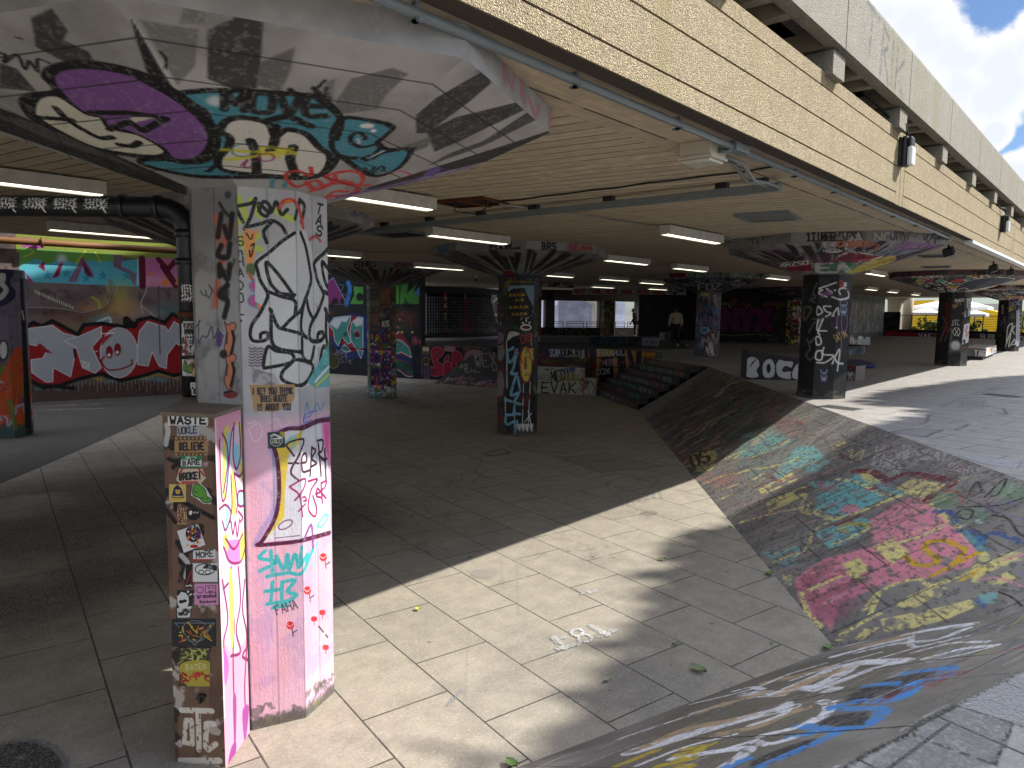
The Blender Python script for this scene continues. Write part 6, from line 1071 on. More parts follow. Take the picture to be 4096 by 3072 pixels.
# back wall with open windows
def rp(x, y): return atz(x, y, 0)[:2]
WA, WB = rp(2120, 1346), rp(2556, 1346)
wall("sill_wall", WA, WB, 0, .55, 45, (26, 25, 25), P_SILL, "low black wall with cream outlined letters under the back openings", thick=.3)
wd = (WB-WA)/np.linalg.norm(WB-WA); wn_ = np.array([-wd[1], wd[0]])
def onW(px):
    d = ray(px, 1300)[:2]; A = np.array([[d[0], -wd[0]], [d[1], -wd[1]]]); t = np.linalg.solve(A, WA); return WA+wd*t[1]
for i, (p0, p1, lab) in enumerate([(2181, 2218, "dark concrete pier between the two left back openings"), (2396, 2409, "thin dark pier beside the eye painted column"), (2546, 2562, "dark pier at the right end of the back openings")]):
    A_, B_ = onW(p0), onW(p1); m = MB(); m.prism([tuple(A_), tuple(B_), tuple(B_+wn_*.4), tuple(A_+wn_*.4)], .55, 2.8)
    tag(m.build("concrete_pier", C_DARK, loc=(A_[0], A_[1], .55)), lab, "pier")
m = MB(); m.prism([tuple(WA), tuple(WB), tuple(WB+wn_*.4), tuple(WA+wn_*.4)], 2.16, 2.8); tag(m.build("window_beam", C_DARK, loc=(WA[0], WA[1], 2.16)), "dark concrete beam over the back openings", "beam")
rl = empty("window_railing", tuple(onW(2300))+(.55,), "thin black railing along the sill of the back openings", "railing")
m = MB()
for p0, p1 in ((2218, 2258), (2272, 2339), (2351, 2396), (2449, 2468), (2468, 2505), (2515, 2548)):
    A_, B_ = onW(p0)+wn_*.2, onW(p1)+wn_*.2; m = MB()
    for z in (.62, .78, .9): m.tube([(*A_, z), (*B_, z)], .018, 5)
    for q in (A_, B_): m.tube([(*q, .55), (*q, .9)], .018, 5)
    m.build("rail_panel", M_BLACK, rl)
fw = wn_*13; FA, FB = onW(2100)+fw*1.0-wd*6, onW(2520)+fw+wd*6
wall("pale_building", FA, FB, -.5, 4.2, 25, (168, 172, 190), P_PALE, "pale lilac grey building wall seen through the back openings", "building", 1.0, .85)
A_, B_ = onW(2472)+wn_*3.5, onW(2512)+wn_*3.5
yc = empty("concrete_support", (*A_, 0), "grey concrete support with splayed head outside the right back opening", "pillar"); m = MB(); m.prism([tuple(A_), tuple(B_), tuple(B_+wn_*.6), tuple(A_+wn_*.6)], -.5, 2.0); m.build("shaft", C_GREY, yc)
m = MB(); vs = [(*A_, 2.0), (*B_, 2.0), (*(B_+wd*1.0), 2.5), (*(A_-wd*1.0), 2.5)]; vb = [tuple(np.array(v)+np.array([*wn_*.6, 0])) for v in vs]
m.mesh(vs+vb, [(0, 1, 2, 3), (7, 6, 5, 4), (0, 3, 7, 4), (1, 5, 6, 2), (0, 4, 5, 1), (3, 2, 6, 7)]); m.build("splayed_head", C_GREY, yc)
wall("ledge_step", rp(2160, 1369), rp(2355, 1369), 0, .3, 30, (120, 116, 110), None, "pale concrete step running below the black sill wall", "step", .8, top=C_GREY)
A_, B_ = atz(2289, 1155, ZC)[:2], atz(2745, 1155, ZC)[:2]
wall("downstand_beam", A_, B_, 2.47, ZC, 40, (178, 172, 168), P_NOZE, "white beam with a row of red lettering above the back openings", "beam", .5)
A_, B_ = atz(2142, 1126, ZC)[:2], atz(2297, 1134, ZC)[:2]
wall("downstand_beam", A_, B_, 2.6, ZC, 40, (150, 146, 142), lambda cv: cv.scrib((0, 0, cv.w, cv.h), 26, [(15, 15, 15), (120, 40, 30), (60, 90, 130)], .16, .03, 4), "short pale beam with black scrawl right of the middle column", "beam", .4)
DA, DB, NB = rp(2552, 1352), rp(2874, 1367), rp(3300, 1374)
wall("dark_wall", DA, DB, 0, 2.8, 30, (15, 15, 17), lambda cv: cv.scrib((0, 0, cv.w, 2), 60, [(34, 34, 40), (44, 42, 44), (30, 34, 50)], .3, .02, 2), "almost black scrawled wall behind the two standing people")
wall("graffiti_wall", DB, NB, 0, 2.8, 50, (26, 24, 32), P_NYX, "dark wall with magenta NYX letters")
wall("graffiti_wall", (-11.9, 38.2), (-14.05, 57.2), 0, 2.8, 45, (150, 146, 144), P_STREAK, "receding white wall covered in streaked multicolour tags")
# ---------------------------------------------------------------- back railing and the terrace beyond
KA, KB = (-14.2, 57.3), (2.0, 56.1)
wall("kerb_wall", KA, KB, 0, .5, 45, (40, 36, 38), P_KERB, "low graffiti kerb wall with a red scrawl and VAK letters at the far end", thick=.35)
kd = np.array(KB)-np.array(KA); kd = kd/np.linalg.norm(kd); rl = empty("terrace_railing", (KA[0], KA[1]+.15, .5), "black railing of many thin rails on the far kerb wall", "railing")
m = MB()
for j in range(9): m.tube([(KA[0], KA[1]+.2, .6+j*.115), (KB[0], KB[1]+.2, .6+j*.115)], .014 if j < 8 else .03, 5)
for j in range(8): p = np.array(KA)+kd*(1.9+j*2.2); m.tube([(p[0], p[1]+.2, .5), (p[0], p[1]+.2, 1.53)], .03, 5)
m.build("rails", M_BLACK, rl)
a, b = rp(3533, 1345), rp(3596, 1345); a = (-14.1, 57.1); b = aty(3596, 1320, 56.9)[:2]
wall("dark_panel", a, b, .5, 1.75, 40, (30, 32, 34), lambda cv: cv.scrib((0, 0, cv.w, cv.h), 30, [(70, 80, 84), (90, 60, 60), (20, 20, 20)], .3, .03, 8), "dark scrawled panel standing at the left end of the far railing", "panel", .1)
M_YEL = plain("yellow_paint", (236, 186, 14), .55, var=.06, scale=1)
def far_prism(name, pts, Y, depth, mat, label, cat, group=None):
    P = [aty(x, y, Y) for x, y in pts]; n = len(P); m = MB(); vs = [tuple(p) for p in P]+[(p[0], p[1]+depth, p[2]) for p in P]
    m.mesh(vs, [tuple(range(n)), tuple(range(n, 2*n))[::-1]]+[(i, (i+1) % n, n+(i+1) % n, n+i) for i in range(n)])
    o = m.build(name, mat, loc=(P[0][0], Y, min(p[2] for p in P))); return tag(o, label, cat, group)
far_prism("yellow_stair_block", [(3620, 1345), (3620, 1218), (3660, 1202), (3730, 1200), (3830, 1212), (4096, 1270), (4096, 1345)], 72, 3, M_YEL, "bright yellow painted stair block on the sunny terrace", "stairs")
far_prism("terrace_wall", [(3905, 1245), (3905, 1215), (3998, 1215), (3998, 1245)], 78, 1, plain("pale_terrace", (176, 178, 180), .8), "pale terrace balustrade wall above the yellow block", "wall")
m = MB(); M_CANV = plain("white_canvas", (232, 230, 228), .8, var=.03, bump=0)
def umbrella(x0, x1, ytop, ybot, Y, label):
    c = aty((x0+x1)/2, ybot, Y); h = (aty(x1, ybot, Y)-aty(x0, ybot, Y))[0]/2; zt = aty((x0+x1)/2, ytop, Y)[2]; zb = c[2]
    e = empty("parasol", (c[0], Y, 0), label, "parasol", "white parasols on the terrace"); m = MB(); cs = [(c[0]+sx*h, Y+sy*h, zb) for sx, sy in ((-1, -1), (1, -1), (1, 1), (-1, 1))]
    zv = zb-.22; lo = [(p[0], p[1], zv) for p in cs]
    m.mesh(cs+[(c[0], Y, zt)], [(i, (i+1) % 4, 4) for i in range(4)]); m.mesh(cs+lo, [(i, (i+1) % 4, 4+(i+1) % 4, 4+i) for i in range(4)]); m.build("canopy", M_CANV, e)
    MB().tube([(c[0], Y, -.5), (c[0], Y, zt)], .04, 8).build("pole", M_GREYP, e)
umbrella(3660, 3850, 1203, 1228, 64, "large white square parasol showing left of the column near the TAR block")
umbrella(3640, 3770, 1232, 1250, 62, "lower white parasol in front of the large one on the terrace")
umbrella(3800, 3962, 1206, 1228, 66, "white parasol just right of the column with red tags")
umbrella(3850, 3950, 1240, 1255, 63, "small white parasol low against the yellow stair block")
M_LEAF = [plain("leaf_%d" % i, c, .6, var=.3, bump=0) for i, c in enumerate(((70, 92, 34), (92, 118, 42), (48, 68, 28), (120, 140, 60)))]
def foliage(rs, c, rad, n, size, flat=.8, mats=4):
    m = MB(); lobes = [(np.array(c)+np.array([rs.uniform(-.6, .6)*rad[0], rs.uniform(-.6, .6)*rad[1], rs.uniform(-.6, .6)*rad[2]]), rs.uniform(.35, .6)) for _ in range(9)]
    for i in range(n):
        lc, lr = lobes[rs.randint(len(lobes))]; v = rs.normal(size=3); v /= np.linalg.norm(v); p = lc+v*np.array(rad)*lr*rs.uniform(.3, 1)**.5
        t = rs.normal(size=3); t /= np.linalg.norm(t); u = np.cross(t, rs.normal(size=3)); u /= np.linalg.norm(u); s_ = size*rs.uniform(.6, 1.3)
        m.face([p-t*s_, p+u*s_*.5, p+t*s_, p-u*s_*.5], rs.randint(mats))
    return m
for i, (x, y, Y, r, lab) in enumerate([(3722, 1305, 60.5, .9, "tall leafy shrub behind the far railing left of the dark column"), (3700, 1325, 60, .45, "low rounded lime green shrub in front of the tall one"), (3880, 1315, 60, 1.0, "leafy yellow green shrub seen between the two far dark columns"),
                                   (3655, 1330, 60.2, .5, "small dark shrub by the concrete support beyond the railing"), (4090, 1290, 61, 1.3, "dark green shrub at the right edge beyond the farthest column"), (3940, 1335, 59.6, .45, "small low shrub under the yellow block")]):
    c = aty(x, y, Y); e = empty("shrub", (c[0], Y, .2), lab, "shrub", "shrubs on the terrace"); foliage(np.random.RandomState(i), c, (r, r*.7, r*.8), 700, .11).build("leaves", M_LEAF, e); MB().tube([(c[0], Y, -.2), (c[0], Y, c[2])], .04, 6).build("stem", M_RUST, e)
pl = far_prism("planter", [(3630, 1346), (3630, 1338), (4096, 1338), (4096, 1346)], 59.3, .6, C_GREY, "long concrete planter behind the far railing", "planter")
A_ = aty(3548, 1345, 58.6); B_ = aty(3598, 1345, 58.6)
e = empty("concrete_support", tuple(A_), "tall beige concrete support with splayed head at the far left end of the railing", "pillar")
pts = [(3550, 1345), (3550, 1200), (3490, 1170), (3490, 1150), (3760, 1150), (3700, 1178), (3640, 1186), (3600, 1215), (3590, 1345)]
P = [aty(x, y, 59.0) for x, y in pts]; m = MB(); n = len(P); vs = [tuple(p) for p in P]+[(p[0], p[1]+.7, p[2]) for p in P]
m.mesh(vs, [tuple(range(n)), tuple(range(n, 2*n))[::-1]]+[(i, (i+1) % n, n+(i+1) % n, n+i) for i in range(n)]); m.build("shaft", C_SOF, e)
A_ = aty(3625, 1345, 61); tag(MB().tube([tuple(A_), (A_[0], A_[1], 3.6)], .35, 20).build("round_column", C_SOF, loc=tuple(A_)), "round pale concrete column standing beside the splayed support", "pillar")
def tree(loc, h, rad, label, n=2600, size=.16, seed=1, trunk=.28):
    e = empty("plane_tree", loc, label, "tree", "trees by the walkway"); rs = np.random.RandomState(seed); x, y, z = loc
    m = MB(); m.tube([(x, y, z-.3), (x+.1, y, z+h*.3), (x-.1, y+.1, z+h*.55), (x, y, z+h*.8)], [trunk, trunk*.8, trunk*.6, trunk*.25], 10)
    for k in range(9):
        a = k*2.4; b = z+h*rs.uniform(.38, .6); L = rad*rs.uniform(.6, .95)
        m.tube([(x, y, b), (x+math.cos(a)*L*.5, y+math.sin(a)*L*.5, b+h*.12), (x+math.cos(a)*L, y+math.sin(a)*L, b+h*rs.uniform(.15, .3))], [trunk*.4, trunk*.25, .03], 7)
    m.build("trunk", plain("bark", (104, 96, 80), .9, var=.35), e)
    foliage(rs, (x, y, z+h*.72), (rad, rad, h*.34), n, size).build("crown", M_LEAF, e); return e
tree((-6.2, 84, -1), 12, 5, "leafy tree beyond the yellow block at the far end", 1800, .3, 11)
tree((-16, 92, -1), 11, 5, "leafy tree far behind the parasols", 1800, .3, 12)
# trees on the river walk, to the right of the photo: they throw the soft shade on the paving
PRX = [-6, 2, 3.4, 4.4, 5, 5.8, 6.7, 7.5, 8.7, 9.5, 10.2, 11.2, 12.4, 13.4, 14.2, 15.4, 17.9, 20.5, 22.4, 24, 30]; PRZ = [-2.4, -1.4, -.95, -.75, -.45, -.15, .1, .4, .75, .8, .55, .1, -.1, .3, 1.3, 1.75, 1.6, .7, -.4, -1.6, -3]
def low_enough(p, rs):
    t = (p[0]+2.23)/.735; return p[2]-t < np.interp(p[1]-.9*t, PRX, PRZ)+rs.normal()*.14+.22*math.sin(p[1]*2.3)*math.sin(p[1]*.9)
def shade_tree(x, yq, label, seed, n):
    t = (x+2.23)/.735; y = yq+.9*t; e = empty("plane_tree", (x, y, 0), label, "tree", "trees on the river walk"); rs = np.random.RandomState(seed); m = MB(); zc = t-1.6
    m.tube([(x, y, -.3), (x+.1, y, zc*.4), (x-.1, y+.1, zc*.75), (x, y, zc+.6)], [.34, .27, .2, .06], 10)
    for k in range(9):
        a = k*2.4; b = zc*rs.uniform(.55, .85); L = rs.uniform(1.8, 3); m.tube([(x, y, b), (x+math.cos(a)*L*.5, y+math.sin(a)*L*.5, b+1.0), (x+math.cos(a)*L, y+math.sin(a)*L, b+1.8)], [.12, .08, .02], 7)
    m.build("trunk", plain("bark_%d" % seed, (104, 96, 80), .9, var=.35), e); m = MB()
    lobes = [np.array([x+rs.uniform(-2.2, 2.2), y+rs.uniform(-2.9, 2.9), zc+rs.uniform(-2.6, 3.6)]) for _ in range(16)]
    for i in range(n):
        v = rs.normal(size=3); v /= np.linalg.norm(v); p = lobes[rs.randint(16)]+v*np.array([1.5, 1.7, 1.5])*rs.uniform(.05, 1)**.45
        if not low_enough(p, rs): continue
        u = rs.normal(size=3); u /= np.linalg.norm(u); w = np.cross(u, rs.normal(size=3)); w /= np.linalg.norm(w); s_ = rs.uniform(.15, .3); m.face([p-u*s_, p+w*s_*.6, p+u*s_, p-w*s_*.6], rs.randint(4))
    m.build("crown", M_LEAF, e)
for i, (x, yq) in enumerate([(7.0, 1.5), (7.2, 7.0), (7.0, 12.6), (7.3, 18.0), (7.6, 22.5)]):
    shade_tree(x, yq, ["broad plane tree on the river walk nearest the viewer", "plane tree on the river walk second along the row", "tallest plane tree on the river walk in the middle of the row", "plane tree on the river walk fourth along the row", "lower plane tree at the far end of the row on the river walk"][i], 30+i, 9000)
# ---------------------------------------------------------------- plywood casing with stickers
BX = [np.array(p) for p in ((-4.004, 1.646), (-3.739, 1.811), (-3.958, 2.078), (-4.30, 2.25), (-4.69, 2.10))]; BZ = .927
box = empty("plywood_casing", (-4.1, 1.95, ZF), "brown plywood casing covered in stickers, pink on its sunny side, against the nearest column", "casing")
cvf = wall_cv(BX[0], BX[1], ZF, BZ-.02, 300, (112, 86, 70)); cvf.cloud((84, 64, 54), .05, .5, .65, .7, 1, sy=8); cvf.cloud((190, 186, 182), .12, .6, .66, .8, 2); cvf.cloud((26, 24, 24), .1, .62, .67, .9, 5); cvf.view(*VF1)
for l, w in (([(985, 1345), (1150, 1350)], 30), ([(1075, 1350), (1080, 1560)], 30), ([(1010, 1400), (1000, 1520), (1045, 1530), (1040, 1400), (1010, 1400)], 26), ([(1160, 1420), (1120, 1420), (1115, 1540), (1130, 1560), (1170, 1530)], 30), ([(980, 1620), (1190, 1620)], 34), ([(1000, 1650), (1180, 1655)], 26)): cvf.line(l, w, (214, 210, 200), .95, curve=False, rough=.28)
cvf.view(*VP3)
for l in ([(80, 240), (85, 270), (75, 330)], [(150, 860), (180, 900), (170, 960)]): cvf.line(l, 26, (200, 198, 196), .9, 6)
for l in ([(90, 400), (140, 420)], [(110, 440), (150, 400)], [(60, 620), (120, 700)], [(120, 640), (140, 600), (300, 680)]): cvf.line(l, 20, (24, 22, 22))
cvs = wall_cv(BX[1], BX[2], ZF, BZ-.02, 280, (224, 158, 178)); cvs.view(*VP3); PLM = (128, 40, 92)
cvs.poly([(335, 330), (400, 240), (460, 210), (455, 900), (330, 900)], (226, 214, 226), .8, soft=20)
for p, c in (([(350, 280), (380, 270), (370, 560), (345, 560)], (224, 206, 90)), ([(400, 240), (420, 240), (430, 480), (450, 480), (440, 330), (430, 240)], (224, 206, 90)), ([(385, 480), (400, 470), (410, 640), (390, 660)], (226, 206, 90)), ([(365, 300), (385, 300), (375, 520), (360, 560)], (150, 206, 220)), ([(395, 330), (430, 350), (430, 420), (400, 440)], (150, 206, 220)), ([(420, 560), (445, 560), (445, 620), (420, 620)], (160, 206, 220)), ([(360, 640), (380, 620), (380, 720), (360, 740)], (150, 206, 220)), ([(360, 800), (440, 790), (430, 880), (370, 890)], (206, 120, 180)), ([(345, 780), (370, 760), (370, 840)], (224, 206, 90)), ([(430, 760), (450, 760), (455, 860), (430, 880)], (224, 206, 90))): cvs.poly(p, c, .95, curve=True)
for l in ([(330, 310), (340, 560), (350, 600), (365, 540), (385, 300), (400, 240)], [(345, 280), (365, 330), (370, 420), (350, 560)], [(400, 230), (395, 380), (410, 450), (430, 380), (425, 230)], [(445, 230), (450, 400), (430, 480), (400, 470)], [(385, 480), (390, 620), (380, 700)], [(400, 470), (415, 600), (410, 660)], [(420, 560), (445, 560), (445, 620), (420, 620), (420, 560)], [(330, 640), (360, 620), (385, 660), (360, 740), (345, 700)], [(385, 700), (395, 760), (405, 700), (415, 770), (425, 690)], [(360, 780), (400, 830), (440, 760)], [(350, 820), (380, 890), (430, 890), (450, 830)], [(420, 650), (440, 680), (430, 700)]): cvs.line(l, 8, PLM)
cvs.view(*VP4)
cvs.poly([(345, 0), (470, 0), (460, 330), (400, 420), (350, 330)], (226, 206, 224), .8, soft=20)
for l in ([(345, 60), (370, 240), (350, 360), (370, 480)], [(385, 0), (380, 140), (400, 260), (395, 420), (405, 830)], [(420, 0), (430, 160), (410, 300), (430, 400), (385, 420)], [(450, 60), (440, 200), (460, 330), (450, 560), (455, 700)], [(350, 100), (385, 60)], [(460, 380), (440, 420), (465, 440)]): cvs.line(l, 9, PLM)
for p, c in (([(375, 40), (392, 40), (400, 300), (385, 380)], (226, 208, 96)), ([(395, 620), (410, 620), (408, 830), (400, 830)], (150, 60, 120)), ([(440, 680), (470, 660), (455, 820), (445, 800)], (150, 70, 140)), ([(385, 860), (410, 830), (400, 952), (370, 952)], (150, 60, 130)), ([(350, 380), (375, 460), (360, 560), (348, 480)], (190, 100, 170))): cvs.poly(p, c, .95, curve=True)
cvs.uv().line([(.01, .3), (.012, 2.0)], .012, (240, 226, 232), curve=False)
m = MB(); V3 = lambda p, z: (p[0], p[1], z)
quad = lambda a, b, mi: m.face([V3(a, ZF), V3(b, ZF), V3(b, BZ-.02), V3(a, BZ-.02)], mi, [(0, 0), (1, 0), (1, 1), (0, 1)])
C_PLY = plain("plywood", (112, 86, 70), .7, var=.25)
quad(BX[0], BX[1], 0); quad(BX[1], BX[2], 1)
for i in (2, 3, 4): a, b = BX[i], BX[(i+1) % 5]; m.face([V3(a, ZF), V3(b, ZF), V3(b, BZ-.02), V3(a, BZ-.02)], 2)
m.build("panels", [cvf.mat("casing_front", (112, 86, 70), .55, bump=.3), cvs.mat("casing_side", (224, 170, 190), .6, bump=.25), C_PLY], box)
nf = np.array([.171, -.265]); nf /= np.linalg.norm(nf); ns = np.array([.267, .219]); ns /= np.linalg.norm(ns)
lid = [BX[0]+nf*.012-np.array([.012, 0]), BX[1]+nf*.012+ns*.01, BX[2]+ns*.01, BX[3], BX[4]]
MB().prism([tuple(p) for p in lid], BZ-.02, BZ, 0).build("lid", concrete("weathered_board", (120, 108, 92), .2, .4), box)
fd = (BX[1]-BX[0])/np.linalg.norm(BX[1]-BX[0])
m = MB(); Mh = Matrix(((fd[0], nf[0], 0, BX[0][0]), (fd[1], nf[1], 0, BX[0][1]), (0, 0, 1, 0), (0, 0, 0, 1)))
hz = cvf.view(*VF1).T([(1100, 1275)])[0]/300
m.box(hz[0]-.02, hz[0]+.025, .001, .02, ZF+hz[1]+.01, ZF+hz[1]+.022, 0, Mh); m.box(hz[0]-.02, hz[0]-.008, .001, .012, ZF+hz[1]-.035, ZF+hz[1]+.01, 0, Mh); m.build("hook", M_BLACK, box)
def sticker(pts, base, paint, label, rot=0):
    """pts: corners read off the photo (view VP3) -> thin sheet on the casing front"""
    q = cvf.view(*VP3).T(pts)/300; lo, hi = q.min(0), q.max(0); n = Canvas.n
    c = Canvas(cvf.P0+cvf.U*lo[0]+cvf.V*lo[1], cvf.U, cvf.V, hi[0]-lo[0], hi[1]-lo[1], 520, base); c.view(*VP3); paint(c)
    m = MB(); P = [cvf.P0+cvf.U*a+cvf.V*b+np.array([*nf, 0])*.002 for a, b in q]; Q = [p-np.array([*nf, 0])*.0015 for p in P]
    m.face(P, 0, [((a-lo[0])/(hi[0]-lo[0]), (b-lo[1])/(hi[1]-lo[1])) for a, b in q]); k = len(P)
    for i in range(k): m.face([Q[i], Q[(i+1) % k], P[(i+1) % k], P[i]], 1)
    o = m.build("sticker", [c.mat("sticker_paper", base, .45, bump=.05, var=.04), M_WHITE], box); o["label"] = label
R4 = lambda x0, y0, x1, y1, s=0: [(x0, y1), (x1, y1+s), (x1, y0+s), (x0, y0)]
sticker(R4(86, 192, 275, 240), (214, 212, 208), lambda c: c.text("WASTE", (92, 232), (270, 232), 34, 9, K), "torn white sticker with black block letters WASTE")
sticker(R4(130, 242, 235, 290), (172, 172, 178), lambda c: c.text("UOKLE", (135, 280), (225, 275), 28, 5, (50, 50, 56), curve=True), "silver sticker with bubble outline lettering")
def _bel(c):
    c.text("BELIEVE", (140, 358), (258, 356), 34, 7.5, (30, 32, 48))
    for i in range(8): c.oval((128+i*19, 302), 13, 9, None, edge=(50, 44, 40), ew=3.5); c.oval((128+i*19, 378), 13, 8, None, edge=(50, 44, 40), ew=3.5)
sticker(R4(118, 292, 272, 388), (172, 134, 92), _bel, "brown kraft sticker reading BELIEVE in a cloud outline")
def _hel(c): c.poly(R4(140, 382, 260, 403), (44, 132, 78)); c.text("HELLO", (170, 398), (220, 397), 11, 2.6, WH); c.text("BARE", (155, 430), (240, 426), 24, 5, K, jit=.2); c.poly(R4(140, 434, 260, 442), (44, 132, 78))
sticker(R4(148, 384, 246, 440), (212, 212, 210), _hel, "green and white HELLO name sticker")
def _bro(c): c.text("BROKE!", (140, 500), (246, 492), 30, 8, (30, 32, 44)); c.line([(140, 470), (155, 450)], 8, (180, 40, 40)); c.line([(230, 445), (258, 480)], 8, (180, 40, 40)); c.poly(R4(150, 505, 230, 520), (170, 60, 56), .8)
sticker([(125, 500), (150, 520), (240, 520), (266, 490), (250, 446), (140, 446)], (206, 186, 160), _bro, "torn cream sticker reading BROKE! with red arms")
def _pum(c): c.poly([(105, 575), (115, 535), (132, 522), (150, 540), (160, 575)], (30, 38, 78)); c.poly([(120, 545), (146, 545), (142, 566), (124, 566)], (206, 160, 60)); c.line([(104, 580), (132, 584), (162, 580)], 4, (30, 38, 78)); c.line([(108, 588), (134, 594), (160, 586)], 4, (206, 150, 40))
sticker(R4(92, 520, 172, 604), (212, 182, 96), _pum, "yellow and navy crest sticker")
def _frog(c): c.poly([(205, 570), (210, 525), (230, 520), (262, 545), (270, 575), (290, 590), (285, 606), (255, 605), (235, 585)], (92, 158, 62), 1, curve=True, edge=(30, 60, 30), ew=4); c.line([(210, 552), (225, 560)], 3, K); c.text("wnu", (240, 586), (280, 592), 8, 2, K)
sticker([(196, 572), (206, 516), (232, 510), (268, 540), (296, 588), (290, 614), (255, 612), (226, 590)], (214, 216, 208), _frog, "green cartoon blob creature sticker with white edge")
def _gl(c): c.oval((208, 660), 36, 32, (20, 20, 22)); c.poly([(186, 650), (196, 644), (204, 652), (196, 668), (186, 664)], WH); c.text("glad", (208, 658), (232, 658), 9, 2, WH)
sticker([(208+35*math.cos(t*.524), 660-32*math.sin(t*.524)) for t in range(12)], (22, 22, 24), _gl, "round black sticker with small white hexagon mark")
sticker(R4(132, 628, 176, 710), (196, 168, 120), lambda c: [c.text(t, (134, y), (176, y), 16, 4, (90, 30, 30)) for t, y in (("STS", 646), ("AST", 664), ("AR-", 684), ("HEID", 704))], "torn cream text sticker with dark red capitals")
def _sk(c):
    c.oval((206, 755), 36, 40, (40, 36, 40)); r = random.Random(4)
    for i in range(46): c.oval((206+r.uniform(-34, 34), 755+r.uniform(-38, 60)), 5, 5, r.choice([WH, (200, 50, 50), (220, 180, 60), (90, 60, 140), (60, 120, 170), WH]))
    c.oval((190, 757), 9, 10, (110, 50, 40)); c.oval((222, 757), 9, 10, (90, 40, 110)); c.poly([(203, 770), (210, 770), (206, 782)], K); c.oval((210, 815), 20, 8, (180, 40, 40))
sticker([(162, 846), (264, 808), (230, 710), (130, 742)], (218, 218, 218), _sk, "tilted white sticker of a flowery patterned skull")
sticker(R4(206, 836, 312, 884, -6), (214, 213, 212), lambda c: (c.text("MORE", (220, 872), (304, 862), 26, 4.5, K, jit=.2), c.poly(R4(206, 876, 312, 890), (190, 40, 44))), "white name sticker tagged MORE with red foot")
def _az(c): c.oval((262, 925), 46, 26, None, edge=K, ew=4); c.text("ARIZONA", (262, 916), (318, 930), 20, 4, K, jit=.2); c.oval((245, 938), 12, 9, WH, edge=K, ew=3); c.oval((275, 938), 12, 9, WH, edge=K, ew=3); c.poly([(250, 920), (262, 905), (276, 922)], (50, 50, 60))
sticker(R4(203, 896, 322, 984), (216, 216, 215), _az, "white sticker of black cartoon lettering above goggles")
sticker(R4(170, 900, 206, 1015), (30, 26, 28), lambda c: (c.line([(176, 990), (200, 930), (200, 990)], 5, (180, 40, 36)), c.text("envy", (172, 1006), (204, 1006), 10, 3, WH)), "narrow black and red sticker tucked behind the white ones")
Y4 = lambda x, y: (x, y+648.7*1.19-0) if False else (x, (y+772))        # view VP4 sits 772 source px lower
def V4s(pts): return [(x, y+772*1.19) for x, y in pts]
def _gr(c): c.view(*VP4); c.text("grandad", (224, 142), (318, 138), 20, 4, (40, 24, 40)); c.text("Skateboards", (236, 166), (316, 162), 12, 2.6, (40, 24, 40)); c.oval((238, 104), 17, 14, None, edge=(40, 24, 40), ew=2.6); c.poly([(264, 86), (312, 84), (312, 116), (264, 118)], (214, 150, 190), edge=(40, 24, 40), ew=2.4); c.text("In a", (274, 98), (304, 97), 9, 2, (40, 24, 40)); c.text("deal", (278, 114), (306, 112), 8, 2, (40, 24, 40))
sticker(V4s(R4(213, 74, 326, 174)), (210, 142, 186), _gr, "pink rounded sticker with a cat face reading grandad Skateboards")
def _st(c):
    c.view(*VP4); r = random.Random(3)
    for i in range(12): c.oval((130+r.uniform(0, 80), 110+r.uniform(0, 30)), 4, 4, WH)
    c.oval((158, 155), 28, 40, (210, 208, 206)); c.oval((150, 160), 12, 8, K); c.oval((166, 156), 10, 7, K); c.poly([(130, 190), (200, 180), (190, 236), (130, 236)], (206, 204, 202), rough=.4)
sticker(V4s([(124, 240), (198, 232), (206, 160), (214, 104), (130, 104)]), (36, 35, 37), _st, "torn black and white sticker of a masked head with stars")
def _yl(c):
    c.view(*VP4); c.oval((214, 300), 62, 50, None, edge=(130, 134, 140), ew=3); c.line([(120, 262), (308, 262), (214, 368), (120, 262)], 3, (140, 144, 150), curve=False); r = random.Random(8)
    for i in range(40): x = 214+r.uniform(-80, 70); y = 310+r.uniform(-34, 36); c.line([(x, y), (x+r.uniform(-26, 26), y+r.uniform(-26, 18))], 6, r.choice([(206, 172, 50), (206, 172, 50), (150, 110, 30), (40, 30, 20), (170, 60, 40)]))
sticker(V4s(R4(104, 240, 318, 374, -2)), (36, 40, 46), _yl, "dark slate sticker with yellow wildstyle lettering in a triangle")
def _gn(c):
    c.view(*VP4); c.poly([(140, 470), (200, 440), (286, 450), (286, 562), (180, 562)], (170, 158, 60), 1, curve=True); r = random.Random(9)
    for i in range(36): x = 212+r.uniform(-60, 64); y = 412+r.uniform(-26, 26); c.line([(x, y), (x+r.uniform(-24, 24), y+r.uniform(-20, 16))], 6, r.choice([(150, 160, 70), (106, 120, 50), (190, 196, 120)]))
    for i in range(26): x = 214+r.uniform(-64, 62); y = 518+r.uniform(-18, 18); c.line([(x, y), (x+r.uniform(-26, 26), y+r.uniform(-14, 14))], 8, r.choice([(170, 40, 40), (190, 60, 50), (140, 30, 34)]))
    c.text("BATES", (170, 486), (270, 478), 24, 4, (206, 200, 160), jit=.2)
sticker(V4s(R4(140, 382, 286, 562)), (58, 52, 44), _gn, "green and red wildstyle lettering sticker on olive ground")
